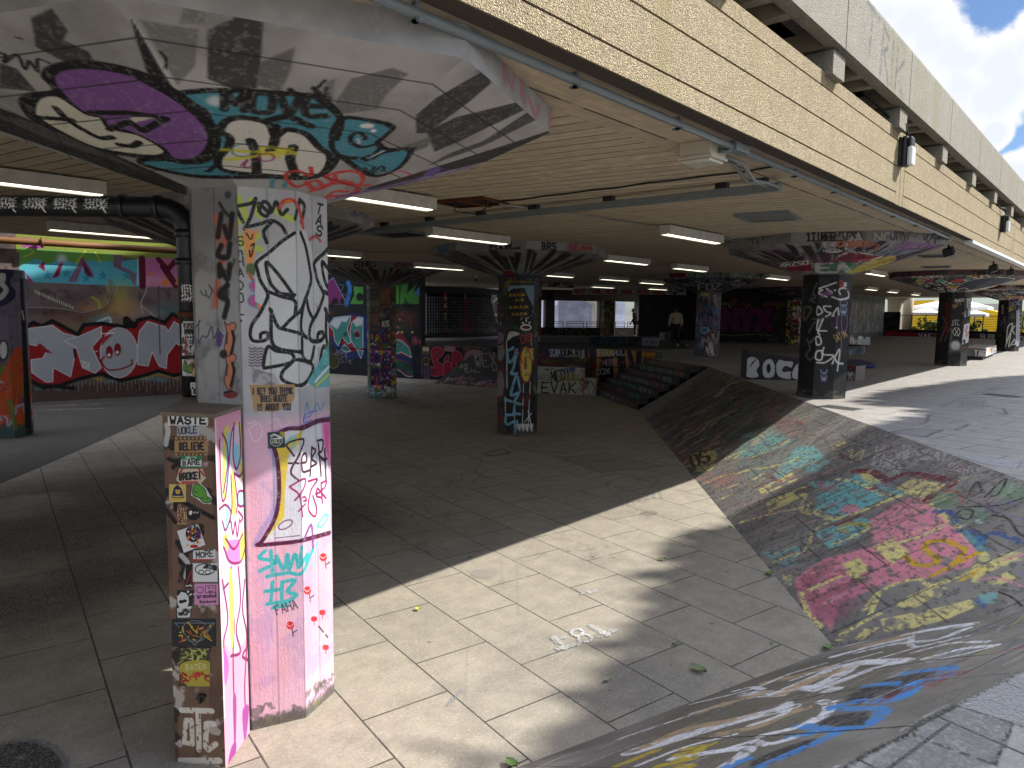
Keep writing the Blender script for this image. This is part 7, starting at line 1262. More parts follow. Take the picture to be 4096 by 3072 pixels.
# ---------------------------------------------------------------- drain pipe with elbow, standing on the casing
dp = empty("drain_pipe", (-4.62, 2.06, BZ), "black plastic drain pipe with elbow, plastered with stickers, standing on the plywood casing", "pipe")
PR = .066; px_, py_ = -4.60, 2.09; zt = 1.97; rr = .16
hd = atz(0, 838, 2.0)[:2]-np.array([px_, py_]); hd = np.array([-.75, -.66]); 
E1 = [(px_+hd[0]*rr*(1-math.cos(t)), py_+hd[1]*rr*(1-math.cos(t)), zt+rr*math.sin(t)) for t in np.linspace(0, math.pi/2, 6)]
MB().tube([(px_, py_, BZ)]+E1+[(px_+hd[0]*6, py_+hd[1]*6, zt+rr)], PR, 16).build("pipe", M_BPLAST, dp)
for a, b in (((px_, py_, zt-.03), (px_, py_, zt+.02)), ((px_, py_, zt-.2), (px_, py_, zt-.16))): MB().tube([a, b], PR+.012, 16).build("collar", M_BPLAST, dp)
q0 = E1[-1]
for s in (0, .22): MB().tube([(q0[0]+hd[0]*s, q0[1]+hd[1]*s, q0[2]), (q0[0]+hd[0]*(s+.035), q0[1]+hd[1]*(s+.035), q0[2])], PR+.012, 16).build("joint_ring", M_BPLAST, dp)
m = MB(); m.tube([(px_, py_, 1.44), (px_, py_, 1.475)], PR+.008, 16); m.box(px_+.02, px_+.14, py_+.0, py_+.05, 1.435, 1.48); m.build("clamp", M_RUST, dp)
def curved(z0, z1, a0, a1, paint, label, name="sticker", base=(206, 204, 200), horiz=None):
    n = 10; r = PR+.0015; W_ = (a1-a0)*r; c = Canvas((0, 0, 0), (1, 0, 0), (0, 0, 1), W_, z1-z0, 420, base) if base is not None else Canvas((0, 0, 0), (1, 0, 0), (0, 0, 1), W_, z1-z0, 420); paint(c.uv(), W_, z1-z0); m = MB()
    def pt(a, s):
        if horiz is None: return (px_+math.cos(a)*r, py_+math.sin(a)*r, s)
        b = horiz; up = math.sin(a)*r; sd = math.cos(a)*r; nx = np.array([-hd[1], hd[0]])
        return (q0[0]+hd[0]*s+nx[0]*sd, q0[1]+hd[1]*s+nx[1]*sd, q0[2]+up)
    for i in range(n):
        t0, t1 = i/n, (i+1)/n; A, B = a0+(a1-a0)*t0, a0+(a1-a0)*t1
        if horiz is None: m.face([pt(A, z0), pt(B, z0), pt(B, z1), pt(A, z1)], 0, [(t0, 0), (t1, 0), (t1, 1), (t0, 1)], True)
        else: m.face([pt(A, z1), pt(A, z0), pt(B, z0), pt(B, z1)], 0, [(0, t0), (1, t0), (1, t1), (0, t1)], True)
    o = m.build(name, c.mat("pipe_sticker", base, .45, bump=.05) if base is not None else decal(c, "pipe_tag"), dp); o["label"] = label
cen = math.atan2(-py_, -px_)
def tagp(c, w, h):
    r = random.Random(6); T = (222, 222, 220)
    for i in range(6): x = w*(.12+.14*i); c.line([(x, h*.9), (x+w*.03, h*.4), (x-w*.04, h*.25)], .008, T, curve=True)
    for i in range(4): y = h*(.45+.12*i); c.line([(w*.05, y), (w*.5, y+.01), (w*.95, y-.02)], .007, T)
    c.line([(w*.75, h*.4), (w*.85, h*.0)], .009, T); c.line([(w*.1, h*.3), (w*.6, h*.42), (w*.95, h*.95)], .008, T)
curved(1.50, 1.66, cen-.9, cen+.9, tagp, "white scribbled tag on the upright pipe", "paint_tag", None)
curved(1.20, 1.40, cen-.9, cen+.6, lambda c, w, h: (c.oval((w/2, h*.55), w*.28, h*.34, (60, 60, 62)), c.oval((w/2, h*.5), w*.18, h*.24, (190, 188, 186)), c.oval((w*.42, h*.55), .006, .006, K), c.oval((w*.58, h*.55), .006, .006, K), c.line([(w*.44, h*.36), (w*.56, h*.36)], .005, K), c.text("HOLLER", (w*.1, h*.03), (w*.9, h*.03), h*.1, .004, K)), "square sticker with a pale portrait face")
curved(1.055, 1.19, cen-.6, cen+.9, lambda c, w, h: (c.oval((w*.4, h*.55), w*.26, h*.36, (186, 110, 60)), c.oval((w*.33, h*.55), .012, .012, (30, 20, 20)), c.oval((w*.52, h*.55), .012, .012, (30, 20, 20)), c.text("PTF", (w*.45, h*.05), (w*.98, h*.08), h*.3, .010, (214, 186, 50))), "black sticker with an orange skull and yellow PTF", base=(26, 24, 24))
def clown(c, w, h):
    c.text("VOTE 4", (w*.12, h*.78), (w*.9, h*.78), h*.16, .006, K); c.text("CLOWNS", (w*.06, h*.06), (w*.95, h*.06), h*.17, .007, K); c.oval((w*.3, h*.52), .018, .02, (50, 70, 50)); c.oval((w*.7, h*.52), .018, .02, (50, 70, 50)); c.oval((w*.5, h*.48), .022, .026, (224, 220, 216)); c.oval((w*.5, h*.46), .005, .005, (190, 40, 40)); c.line([(w*.4, h*.42), (w*.5, h*.36), (w*.6, h*.42)], .004, (180, 40, 40)); c.line([(0.003, .003), (w-.003, .003), (w-.003, h-.003), (.003, h-.003), (.003, .003)], .004, K, curve=False)
def zmid(y): 
    d = ray(775, y); t = math.hypot(px_, py_)/math.hypot(d[0], d[1]); return CP[2]+d[2]*t
curved(zmid(1425), zmid(1358), cen-.35, cen+1.0, clown, "white sticker reading VOTE 4 CLOWNS with a clown face")
curved(zmid(1420), zmid(1340), cen-1.0, cen-.4, lambda c, w, h: (c.text("like", (0, h*.6), (w, h*.6), h*.3, .007, K), c.text("Side", (0, h*.15), (w, h*.15), h*.3, .007, K), c.poly([(w*.6, 0), (w, 0), (w, h), (w*.8, h)], (170, 40, 40))), "white sticker with blackletter words and a red stripe")
curved(zmid(1500), zmid(1435), cen-1.0, cen+.2, lambda c, w, h: (c.poly([(w*.1, h*.4), (w*.3, h*.95), (w*.5, h*.6), (w*.9, h*.8), (w*.8, h*.2), (w*.4, h*.25)], (96, 150, 60), 1, curve=True, edge=K, ew=.004),), "white sticker with green bubble shape")
curved(zmid(1578), zmid(1526), cen-.2, cen+1.0, lambda c, w, h: (c.text("FREE", (0, h*.55), (w, h*.55), h*.36, .011, WH), c.text("LUZ", (w*.1, h*.08), (w*.95, h*.08), h*.36, .011, WH)), "black sticker with white capitals FREE LUZ", base=(28, 27, 28))
curved(zmid(1340), zmid(1285), cen-.7, cen+.4, lambda c, w, h: (c.text("TRIPOD", (0, h*.55), (w*.9, h*.55), h*.3, .006, K), c.text("MANE", (w*.1, h*.1), (w, h*.1), h*.35, .008, K)), "torn white sticker reading TRIPOD MANE")
for i in range(5): curved(.30+i*.19, .46+i*.19, -.75, .85, tagp, "white scribbled tag on the horizontal run of the pipe", "paint_tag", None, horiz=1)
# brown pipe along the head of the left wall
lw = (np.array(LWb)-np.array(LWa)); lw /= np.linalg.norm(lw); lnr = np.array([lw[1], -lw[0]]); A_ = np.array(LWa)+lnr*.2; B_ = np.array(LWb)+lnr*.2
bp = empty("brown_pipe", (A_[0], A_[1], 3.1), "long brown pipe running along the top of the silver lettered wall", "pipe"); m = MB(); m.tube([(*A_, 3.25), (*B_, 3.13)], .09, 10); m.build("pipe", plain("brown_pipe_paint", (120, 78, 36), .6), bp)
m = MB(); q = A_+lw*8.6; m.tube([(*q, 3.19), (*(q+lw*.06), 3.19)], .14, 12); m.build("flange", plain("brown_flange", (110, 70, 34), .6), bp)
cb = empty("wall_conduit", tuple(A_)+(1.9,), "thin sagging conduit fixed across the silver lettered wall", "conduit"); cw = wall_cv(LWa, LWb, ZF, 3.55, 10); u = cw.view(*V6).T([(160, 680), (300, 682), (400, 690), (520, 715), (640, 690), (690, 650), (705, 560), (690, 490)])/10
MB().tube([tuple(cw.P0+cw.U*a+cw.V*b+np.array([*lnr, 0])*.05) for a, b in u], .022, 6).build("conduit", plain("conduit_paint", (120, 110, 104), .6), cb)
# ---------------------------------------------------------------- strip lights
M_TUBE = plain("lit_diffuser", (230, 226, 200), .5, emit=(1, .93, .72, 1), estr=1.25, bump=0); M_LH = plain("scuffed_light_housing", (190, 188, 180), .55, var=.22, scale=9)
def make_light():
    e = empty("strip_light", (0, 0, 0), "x", "strip light", "strip lights under the deck")
    m = MB(); m.box(-.085, .085, -.9, .9, .055, .145); m.box(-.085, -.055, -.9, .9, 0, .055); m.box(.03, .085, -.9, .9, .018, .055); m.box(-.055, .03, -.9, -.885, .01, .055); m.box(-.055, .03, .885, .9, .01, .055)
    m.build("housing", M_LH, e); MB().box(-.053, .028, -.88, .88, .012, .05).build("diffuser", M_TUBE, e)
    m = MB()
    for y in (-.5, .5): m.box(-.03, .03, y-.02, y+.02, .145, .17)
    m.build("mount", M_GREYP, e); return e
LSP = [(-6.28, 4.75, "lit strip light partly hidden behind the painted capital, beside the rusty hatch"), (-5.38, 10.3, "lit strip light under the right end of the grey cable tray"), (-8.38, 8.4, "lit strip light right above the rim tagged FOUR"), (-9.1, 14.3, "lit strip light just right of the rim tagged SEAH"), (-9.2, 17.6, "strip light between the BRS column and the TENFOOT rim"), (-14.4, 21.9, "dim scribbled strip light left of the red lettered beam"), (-14.75, 25.1, "dim strip light with pointed end right of the scribbled one"), (-19.1, 28.1, "short lit strip light in front of the red lettered beam"), (-18.2, 31.6, "strip light with green scrawl at the right of the red lettered beam"), (-14.5, 18.6, "strip light seen just past the middle column capital"),
       (-9.15, 23.6, "strip light right of the TENFOOT rim"), (-5.83, 22.3, "strip light right of the green EA lettering"), (-9.4, 35.5, "distant strip light nearest the black column head"), (-9.5, 39.7, "distant strip light second from the white streaked wall"), (-9.6, 45.0, "most distant strip light above the far terrace"), (-13.25, 8.95, "strip light emerging right of the nearest column"), (-14.7, 13.6, "lit strip light in front of the FOUR and SEAH rim far left"), (-8.22, 1.95, "lit strip light at the left edge of the photo above the black pipe")]
ll = atz(600, 952, 2.65); LSP.append((ll[0], ll[1]-.6, "strip light low behind the elbow of the black pipe"))
first = make_light()
for i, (x, y, lab) in enumerate(LSP):
    o = first if i == 0 else copy_tree(first); o.location = (x+.07, y, ZC-.17); o["label"] = lab
# ---------------------------------------------------------------- conduits, tray, hatch and fittings below the deck
def run(name, pts, r, mat, label, cat="conduit", clips=None, cm=None):
    e = empty(name, pts[0], label, cat); MB().tube(pts, r, 8).build("pipe", mat, e)
    if clips:
        for p in clips: m = MB(); m.box(p[0]-.015, p[0]+.015, p[1]-.012, p[1]+.012, p[2]-r-.012, ZC); m.box(p[0]-r-.01, p[0]+r+.01, p[1]-.012, p[1]+.012, p[2]-r-.012, p[2]-r); m.build("clip", cm or M_GREYP, e)
    return e
run("edge_conduit", [(-2.41, -4, 2.755), (-2.41, 5.25, 2.755)], .027, M_GREYP, "grey conduit clipped under the fascia edge nearest the viewer", clips=[(-2.41, y, 2.755) for y in (1.0, 2.1, 3.25, 4.4)])
run("edge_conduit", [(-2.43, 5.45, 2.762), (-2.43, 13.6, 2.762)], .024, M_GREYP, "grey conduit clipped under the fascia edge farther along, after the junction box", clips=[(-2.43, y, 2.762) for y in (6.6, 7.7, 8.8, 10, 11.2, 12.4, 13.4)])
tag(MB().box(-2.47, -2.37, 5.23, 5.47, 2.73, 2.799).build("junction_box", M_GREYP, loc=(-2.42, 5.35, 2.73), bevel=.008), "small grey junction box joining the two edge conduits", "junction box")
bl = empty("bulkhead_light", (-2.63, 5.2, 2.62), "cream square bulkhead light on the soffit near the fascia", "bulkhead light")
MB().box(-2.76, -2.50, 5.07, 5.33, 2.69, 2.80).build("housing", M_CREAM, bl, bevel=.012); MB().box(-2.772, -2.488, 5.058, 5.342, 2.668, 2.69).build("rim", M_CREAM, bl, bevel=.006); MB().box(-2.75, -2.51, 5.08, 5.32, 2.643, 2.668).build("lens", plain("frosted_lens", (206, 202, 188), .3, bump=0), bl, bevel=.015)
run("feed_conduit", [(-2.50, 5.2, 2.73), (-2.42, 5.2, 2.71), (-2.41, 5.23, 2.75)], .018, M_GREYP, "short grey conduit from the edge run to the bulkhead light")
for k, dx in enumerate((0, .07)): run("flexible_conduit", [(-2.62+dx, 5.33, 2.73), (-2.6+dx, 5.7, 2.72), (-2.66+dx, 6.1, 2.64), (-2.70+dx, 6.45, 2.68), (-2.74+dx, 6.84, 2.70)], .017, M_GREYP, ["left of two grey conduits bending from bulkhead light to tray", "right of two grey conduits bending from bulkhead light to tray"][k])
tr = empty("cable_tray", (-5.3, 6.87, 2.68), "long grey cable tray hung under the boarded soffit", "cable tray"); MB().box(-9.4, -2.66, 6.82, 6.92, 2.67, 2.74).build("tray", M_GREYP, tr)
for x in (-2.85, -3.25, -4.6, -5.7, -6.6, -7.6, -8.6): MB().box(x-.06, x+.06, 6.83, 6.91, 2.742, 2.80).build("hanger", M_BLACK, tr)
run("black_cable", [(-5.8, 6.3, 2.785)]+[(-5.8+i*.33, 6.35+.015*math.sin(i*1.7)-i*.0, 2.787-.006*(i % 2)) for i in range(1, 10)]+[(-2.5, 6.3, 2.785)], .009, M_BLACK, "thin black cable looping along the soffit to the rusty hatch", "cable")
run("light_conduit", [(-5.85, 6.4, 2.77), (-5.42, 9.4, 2.77)], .011, M_STEEL, "thin steel conduit from the rusty hatch to the strip light")
run("light_conduit", [(-13.2, 9.8, 2.77), (-9.2, 13.4, 2.77)], .012, M_STEEL, "thin steel conduit crossing between strip lights left of the middle column")
run("light_conduit", [(-5.4, 11.2, 2.77), (-5.8, 21.4, 2.77)], .012, M_GREYP, "long thin conduit running along the soffit past the black column head")
ht = empty("service_hatch", (-6.1, 6.15, ZC-.01), "open rusty service hatch in the soffit with dangling cable", "hatch")
m = MB(); hq = [(-6.42, 5.86), (-5.72, 5.98), (-5.80, 6.52), (-6.5, 6.38)]
m.face([(x, y, ZC-.012) for x, y in hq[::-1]]); m.build("recess", plain("rusty_recess", (44, 26, 16), .9, var=.6, scale=9), ht)
m = MB()
for i in range(4):
    a, b = np.array(hq[i]), np.array(hq[(i+1) % 4]); d = (b-a)/np.linalg.norm(b-a); nrm = np.array([-d[1], d[0]])*.04; m.mesh([(*a, ZC-.03), (*b, ZC-.03), (*(b+nrm), ZC-.03), (*(a+nrm), ZC-.03), (*a, ZC), (*b, ZC)], [(0, 1, 2, 3), (0, 1, 5, 4)])
m.build("rim", M_RUST, ht); MB().tube([(-6.2, 6.0, ZC-.01), (-6.25, 6.05, 2.68), (-6.1, 6.3, 2.66), (-5.95, 6.3, 2.74), (-5.85, 6.2, ZC-.01)], .008, 6).build("loose_cable", M_BLACK, ht)
MB().box(-6.12, -6.06, 5.9, 6.5, 2.765, 2.785).build("bar", M_RUST, ht)
def soffit_panel(name, c, hx, hy, ang, label, dark=False):
    e = empty(name, (c[0], c[1], ZC-.03), label, "soffit panel"); M_ = rotz(ang, (c[0], c[1], 0)); m = MB()
    for a in ((-hx, hx, -hy, -hy+.06), (-hx, hx, hy-.06, hy), (-hx, -hx+.06, -hy+.06, hy-.06), (hx-.06, hx, -hy+.06, hy-.06)): m.box(*a, ZC-.035, ZC, 0, M_)
    m.build("frame", M_GREYP, e); MB().box(-hx+.06, hx-.06, -hy+.06, hy-.06, ZC-.018, ZC-.004, 0, M_).build("plate", M_HOLE if dark else plain("plate_paint", (120, 122, 118), .6), e)
soffit_panel("access_panel", (-3.82, 9.48), .35, .42, R_(9), "flat grey access panel in the soffit right of the cable tray end")
soffit_panel("slot_vent", (-3.4, 17.7), .34, .3, R_(9), "dark slot vent in the soffit nearer the fascia lights", True); soffit_panel("slot_vent", (-4.15, 21.7), .34, .3, R_(9), "dark slot vent in the soffit farther back above the CAMERON rim", True)
soffit_panel("access_panel", (-9.6, 8.0), .5, .4, R_(9), "dark access panel in the soffit behind the strip light above the FOUR rim", True)
gt = atz(3806, 921, 2.76); tag(MB().box(-2.355, -2.222, 14.35, 44, 2.735, 2.782).build("edge_trim", plain("white_trim", (226, 226, 224), .4, var=.08), loc=(-2.3, 14.35, 2.7)), "bright white trim along the lower edge of the fascia far side", "trim")
def flood(p, label, up=False):
    e = empty("floodlight", p, label, "floodlight", "floodlights under the deck edge"); x, y, z = p; M_ = Matrix.Translation(p) @ Matrix.Rotation(.5, 4, 'X') @ Matrix.Rotation(-.3, 4, 'Y')
    m = MB(); m.box(-.085, .085, -.07, .07, -.08, .05, 0, M_); m.build("housing", M_BLACK, e, bevel=.012); m = MB(); m.box(-.07, .07, -.055, .055, -.094, -.0805, 0, M_); m.build("lens", M_WHITE, e); MB().tube([(x, y, z+.05), (x, y, ZC)], .018, 6).build("bracket", M_BLACK, e)
for p, l in (((-2.75, 15.3, 2.69), "black floodlight just behind the start of the white trim"), ((-2.72, 20.45, 2.66), "black tilted floodlight with white lens beside the white trim"), ((-2.62, 22.6, 2.66), "floodlight farthest along the white trim")): flood(p, l)
for p, l in ((atz(1333, 1030, 2.62), "small white dome camera below the strip light right of the nearest column"), (atz(1904, 1120, 2.62), "tiny camera above the barred screen")):
    e = empty("security_camera", tuple(p), l, "camera"); m = MB(); m.tube([tuple(p+np.array([0, 0, .05])), tuple(p+np.array([0, 0, .18]))], .05, 10); m.build("base", M_WHITE, e); m = MB(); m.tube([tuple(p+np.array([0, 0, -.05])), tuple(p+np.array([0, 0, -.02])), tuple(p+np.array([0, 0, .05]))], [.02, .055, .06], 10); m.build("dome", M_BLACK, e)
# ---------------------------------------------------------------- wall lamps on the fascia
def wall_lamp(y, z, label):
    e = empty("wall_lamp", (-2.235, y, z), label, "wall lamp", "wall lamps on the fascia")
    MB().box(-2.236, -2.205, y-.085, y+.085, z-.15, z+.17).build("back_plate", M_BLACK, e, bevel=.01)
    m = MB(); m.box(-2.205, -2.145, y-.095, y+.095, z-.16, z+.18); m.build("housing", M_BLACK, e, bevel=.03)
    m = MB(); m.box(-2.144, -2.085, y-.085, y+.085, z-.155, z+.06); m.build("lens", plain("milky_lens", (214, 216, 216), .25, bump=0, var=.05), e, bevel=.028)
    m = MB(); m.box(-2.144, -2.10, y-.085, y+.085, z+.063, z+.17); m.build("cap", M_BLACK, e, bevel=.025)
    MB().tube([(-2.16, y-.02, z+.18), (-2.17, y-.12, z+.30), (-2.22, y-.3, 3.62), (-2.35, y-.5, 3.80), (-2.4, y-1.0, 3.86)], .014, 7).build("cable", M_BLACK, e)
wall_lamp(9.33, 3.37, "larger white and black wall lamp on the aggregate fascia at the panel seam"); wall_lamp(17.35, 3.33, "smaller far white and black wall lamp on the aggregate fascia")
# ---------------------------------------------------------------- skate furniture
def ledge(name, a, b, depth, h0, h1, base, paint, label, cat, zb=0, top=None, foot=0, ppm=60, hb0=None, hb1=None):
    """block: front from a to b, height h0 at a and h1 at b"""
    a = np.array(a[:2], float); b = np.array(b[:2], float); d = (b-a)/np.linalg.norm(b-a); nb = np.array([-d[1], d[0]])*depth; H = max(h0, h1); e = empty(name, (*((a+b)/2), zb), label, cat)
    cv = wall_cv(a, b, zb, zb+H, ppm, base); paint and paint(cv); m = MB(); f = foot
    m.face([(*a, zb+f), (*b, zb+f), (*b, zb+h1), (*a, zb+h0)], 0, [(0, f/H), (1, f/H), (1, h1/H), (0, h0/H)])
    c, g = a+nb, b+nb; m.face([(*b, zb+f), (*g, zb+f), (*g, zb+h1), (*b, zb+h1)], 1); m.face([(*c, zb+f), (*a, zb+f), (*a, zb+h0), (*c, zb+h0)], 1); m.face([(*g, zb+f), (*c, zb+f), (*c, zb+h0), (*g, zb+h1)], 1); m.face([(*c, zb+f), (*g, zb+f), (*b, zb+f), (*a, zb+f)], 1)
    m.build("block", [cv.mat(name+"_front", base, .6), plain(name+"_side", base, .7, var=.3)], e); m = MB(); t_ = .012
    m.mesh([(*a, zb+h0), (*b, zb+h1), (*g, zb+h1), (*c, zb+h0), (*a, zb+h0+t_), (*b, zb+h1+t_), (*g, zb+h1+t_), (*c, zb+h0+t_)], [(4, 5, 6, 7), (0, 1, 5, 4), (1, 2, 6, 5), (2, 3, 7, 6), (3, 0, 4, 7), (3, 2, 1, 0)]); m.build("top", top or C_DARK, e)
    if foot:
        i = .09; m = MB(); m.prism([tuple(a+d*i+nb*i/depth), tuple(b-d*i+nb*i/depth), tuple(g-d*i-nb*i/depth), tuple(c+d*i-nb*i/depth)], zb, zb+foot); m.build("plinth", C_DARK, e)
    return e
def p_boc(cv):
    cv.cloud((60, 50, 56), .3, .5, .65, .6); cv.view(*Z6); W_ = (196, 196, 198)
    for p in ([(740, 1395), (790, 1330), (765, 1240), (830, 1180), (920, 1200), (940, 1280), (910, 1330), (930, 1400), (860, 1420), (800, 1410)], [(960, 1290), (1000, 1215), (1070, 1205), (1112, 1290), (1100, 1390), (1040, 1422), (975, 1400)], [(1110, 1280), (1150, 1210), (1220, 1225), (1310, 1235), (1290, 1310), (1220, 1290), (1200, 1340), (1300, 1340), (1290, 1425), (1210, 1430), (1130, 1390)], [(1310, 1300), (1420, 1220), (1600, 1240), (1600, 1430), (1310, 1430)]): cv.poly(p, W_, 1, curve=True, edge=K, ew=12)
    cv.poly([(850, 1250), (900, 1205), (830, 1290)], K); cv.oval((1035, 1310), 22, 50, K); cv.poly([(1180, 1330), (1210, 1290), (1200, 1350)], K); cv.line([(830, 1290), (900, 1205)], 5, K)
ledge("skate_wedge", (-6.69, 15.79), (-4.86, 17.02), .69, .655, .34, (46, 42, 46), p_boc, "dark wedge shaped ramp block with big white BOC letters beside the black column", "skate block")
def p_tar(cv): cv.cloud((150, 148, 146), .1, .5, .6, .6); cv.view(*Z7); cv.text("TAR", (1655, 1180), (1790, 1185), 70, 22, (206, 204, 202), out=K, ow=12)
tb = ledge("skate_ledge", (-4.56, 28.95), (-3.87, 28.98), 3.6, .40, .40, (120, 118, 116), p_tar, "low grey concrete ledge on a plinth with TAR on its end", "skate block", foot=.12, top=concrete("ledge_top", (196, 192, 184), .1, .2))
cvt = Canvas((0, 0, 0), (0, 1, 0), (0, 0, 1), 4, .28, 50, (206, 204, 202)); cvt.scrib((0, 0, 4, .28), 30, [(200, 90, 60), (60, 60, 66), (90, 150, 170), (210, 170, 80)], .2, .03, 4); sd = np.array([.3, .7]); 
m = MB(); d_ = np.array([.69, .03]); d_ /= np.linalg.norm(d_); nb_ = np.array([-d_[1], d_[0]]); b0 = np.array([-3.87, 28.98])+d_*.004; g0 = b0+nb_*3.6; m.face([(*b0, .125), (*g0, .125), (*g0, .395), (*b0, .395)], 0, [(0, 0), (1, 0), (1, 1), (0, 1)]); m.build("painted_side", cvt.mat("ledge_side", (200, 198, 194)), tb)
def p_drum(cv): cv.view(*Z5); cv.text("DRUM", (1000, 1050), (1420, 1050), 70, 12, (50, 84, 96), curve=True); cv.oval((1530, 1030), 24, 22, (60, 60, 56)); cv.poly([(1567, 970), (1760, 970), (1760, 1065), (1567, 1065)], (150, 146, 156)); cv.text("NAAMA", (1575, 1055), (1750, 1055), 70, 6, (90, 70, 110), jit=.1)
ledge("skate_bench", (-18.5, 26.35), (-16.15, 28.4), .8, .4, .4, (24, 26, 30), p_drum, "long black bench block with dark teal letters and a pale right end", "skate block", top=plain("bench_top", (46, 46, 48), .5))
A_, B_ = rp(3396, 1419), rp(3459, 1414); kk = A_+(B_-A_)*.05
ledge("kicker_block", A_, B_, 1.5, .30, .30, (150, 150, 150), lambda cv: cv.scrib((0, 0, cv.w, cv.h), 18, [(40, 40, 44), (80, 100, 120)], .2, .05, 3), "low white block with black tags under the tilted slab", "skate block")
e = empty("tilted_slab", (*A_, .3), "white tagged slab lying tilted on the low block beyond the black column", "skate block"); a_ = A_-np.array([.2, .1]); b_ = B_+(B_-A_)*.32; cv = wall_cv(a_, b_, .3, 1.0, 50, (176, 176, 176)); cv.scrib((0, 0, cv.w, .7), 26, [(50, 56, 70), (70, 90, 120), (220, 220, 220)], .22, .05, 6); cv.uv().poly([(0, 0), (.5, 0), (.5, .8), (0, .8)], (130, 70, 40), .8, rough=.4)
nb_ = np.array([-(b_-a_)[1], (b_-a_)[0]]); nb_ = nb_/np.linalg.norm(nb_)*1.4; m = MB(); q = [(*a_, .42), (*b_, .32), (*b_, .62), (*a_, .80)]; m.face(q, 0, [cv.uvof(p) for p in q]); qb = [(p[0]+nb_[0], p[1]+nb_[1], p[2]) for p in q]
for i in range(4): m.face([q[(i+1) % 4], q[i], qb[i], qb[(i+1) % 4]], 1)
m.face(qb[::-1], 1); m.build("slab", [cv.mat("slab_front", (176, 176, 176)), C_GREY], e)
bpn = [atz(3384, 1472, 0), atz(3500, 1474, 0), atz(3507, 1468, 0), atz(3440, 1449, 0), atz(3384, 1448, 0)]; M_BLU = plain("blue_paint", (34, 52, 104), .45, var=.2)
tag(MB().prism([(p[0], p[1]) for p in bpn], .02, .1).build("blue_board", M_BLU, loc=tuple(bpn[0]), bevel=.02), "flat blue ramp board lying on the paving behind the black column", "board")
sm = rp(3392, 1524); ledge("rounded_block", rp(3345, 1520), rp(3421, 1526), .5, .36, .34, (120, 110, 106), lambda cv: (cv.scrib((0, 0, cv.w, cv.h), 16, [(150, 50, 44), (30, 28, 30), (200, 198, 196)], .14, .03, 6), cv.band(.27, .5, (110, 44, 38), .9)), "small tagged block with red top just right of the black column foot", "skate block")
# concrete barriers on the lower floor
def barrier(a, b, prof, base, paint, label, zb=ZF):
    a = np.array(a[:2], float); b = np.array(b[:2], float); d = (b-a)/np.linalg.norm(b-a); nb = np.array([-d[1], d[0]]); e = empty("concrete_barrier", (*((a+b)/2), zb), label, "barrier", "concrete barriers"); m = MB(); mats = []
    for i in range(len(prof)-1):
        (y0, z0), (y1, z1) = prof[i], prof[i+1]; P0, P1, P2, P3 = ((*(a+nb*y0), zb+z0), (*(b+nb*y0), zb+z0), (*(b+nb*y1), zb+z1), (*(a+nb*y1), zb+z1)); cv = quad_cv(P0, P1, P2, P3, 70, base); paint(cv); m.face([P0, P1, P2, P3], len(mats), [cv.uvof(p) for p in (P0, P1, P2, P3)]); mats.append(cv.mat("barrier_face", base, .75))
    L = prof[-1][0]*2; back = [(L-y, z) for y, z in prof[::-1]]; full = prof+back
    m.mesh([(*(a+nb*y), zb+z) for y, z in full], [tuple(range(len(full)))], len(mats)); m.mesh([(*(b+nb*y), zb+z) for y, z in full], [tuple(range(len(full)))[::-1]], len(mats)); pa = (*(a+nb*prof[-1][0]), zb+prof[-1][1])
    y0, z0 = prof[-1]; y1 = L-y0; m.face([(*(a+nb*y0), zb+z0), (*(b+nb*y0), zb+z0), (*(b+nb*y1), zb+z0), (*(a+nb*y1), zb+z0)], len(mats)); m.face([(*(b+nb*L), zb), (*(a+nb*L), zb), (*(a+nb*y1), zb+z0), (*(b+nb*y1), zb+z0)], len(mats))
    m.build("block", mats+[plain("barrier_side", base, .8)], e)
def p_bar(cv):
    cv.cloud((160, 156, 130), .3, .5, .65, .6); cv.view(*VS)
    cv.text("EVAK", (800, 600), (1120, 602), 88, 10, K); cv.text("MEDIT", (890, 500), (1110, 490), 90, 9, K, jit=.15); cv.text("BOMS", (780, 490), (905, 490), 44, 6, (200, 198, 194), out=K, ow=4); cv.text("DUMB", (1010, 420), (1110, 410), 34, 6, (40, 60, 130)); cv.oval((1050, 470), 90, 40, (150, 146, 70), .5, soft=30)
    for l in ([(1160, 470), (1200, 540), (1150, 590)], [(1190, 440), (1150, 520), (1210, 560)], [(1160, 400), (1200, 420)]): cv.line(l, 16, (150, 60, 50), .7, 6)
    cv.line([(845, 392), (870, 394)], 12, (40, 40, 44)); cv.line([(1215, 490), (1200, 520), (1230, 500), (1210, 540)], 6, K); cv.line([(1250, 510), (1280, 560), (1260, 600)], 5, K); cv.scrib((0, 0, cv.w, cv.h), 8, [(60, 60, 60), (120, 116, 80)], .14, .02, 2, a=.6)
BA, BB = np.array([-14.9, 17.42]), np.array([-13.05, 18.28]); bd = (BB-BA)/np.linalg.norm(BB-BA)
barrier(BA, BB, [(0, 0), (.04, .44), (.16, .5), (.24, .85)], (176, 172, 160), p_bar, "pale concrete barrier lettered EVAK before the platform wall")
barrier(BB+bd*.03, BB+bd*.40, [(0, 0), (.06, .52), (.16, .56)], (170, 166, 158), p_bar, "short end piece of the pale concrete barrier with black scrawl")
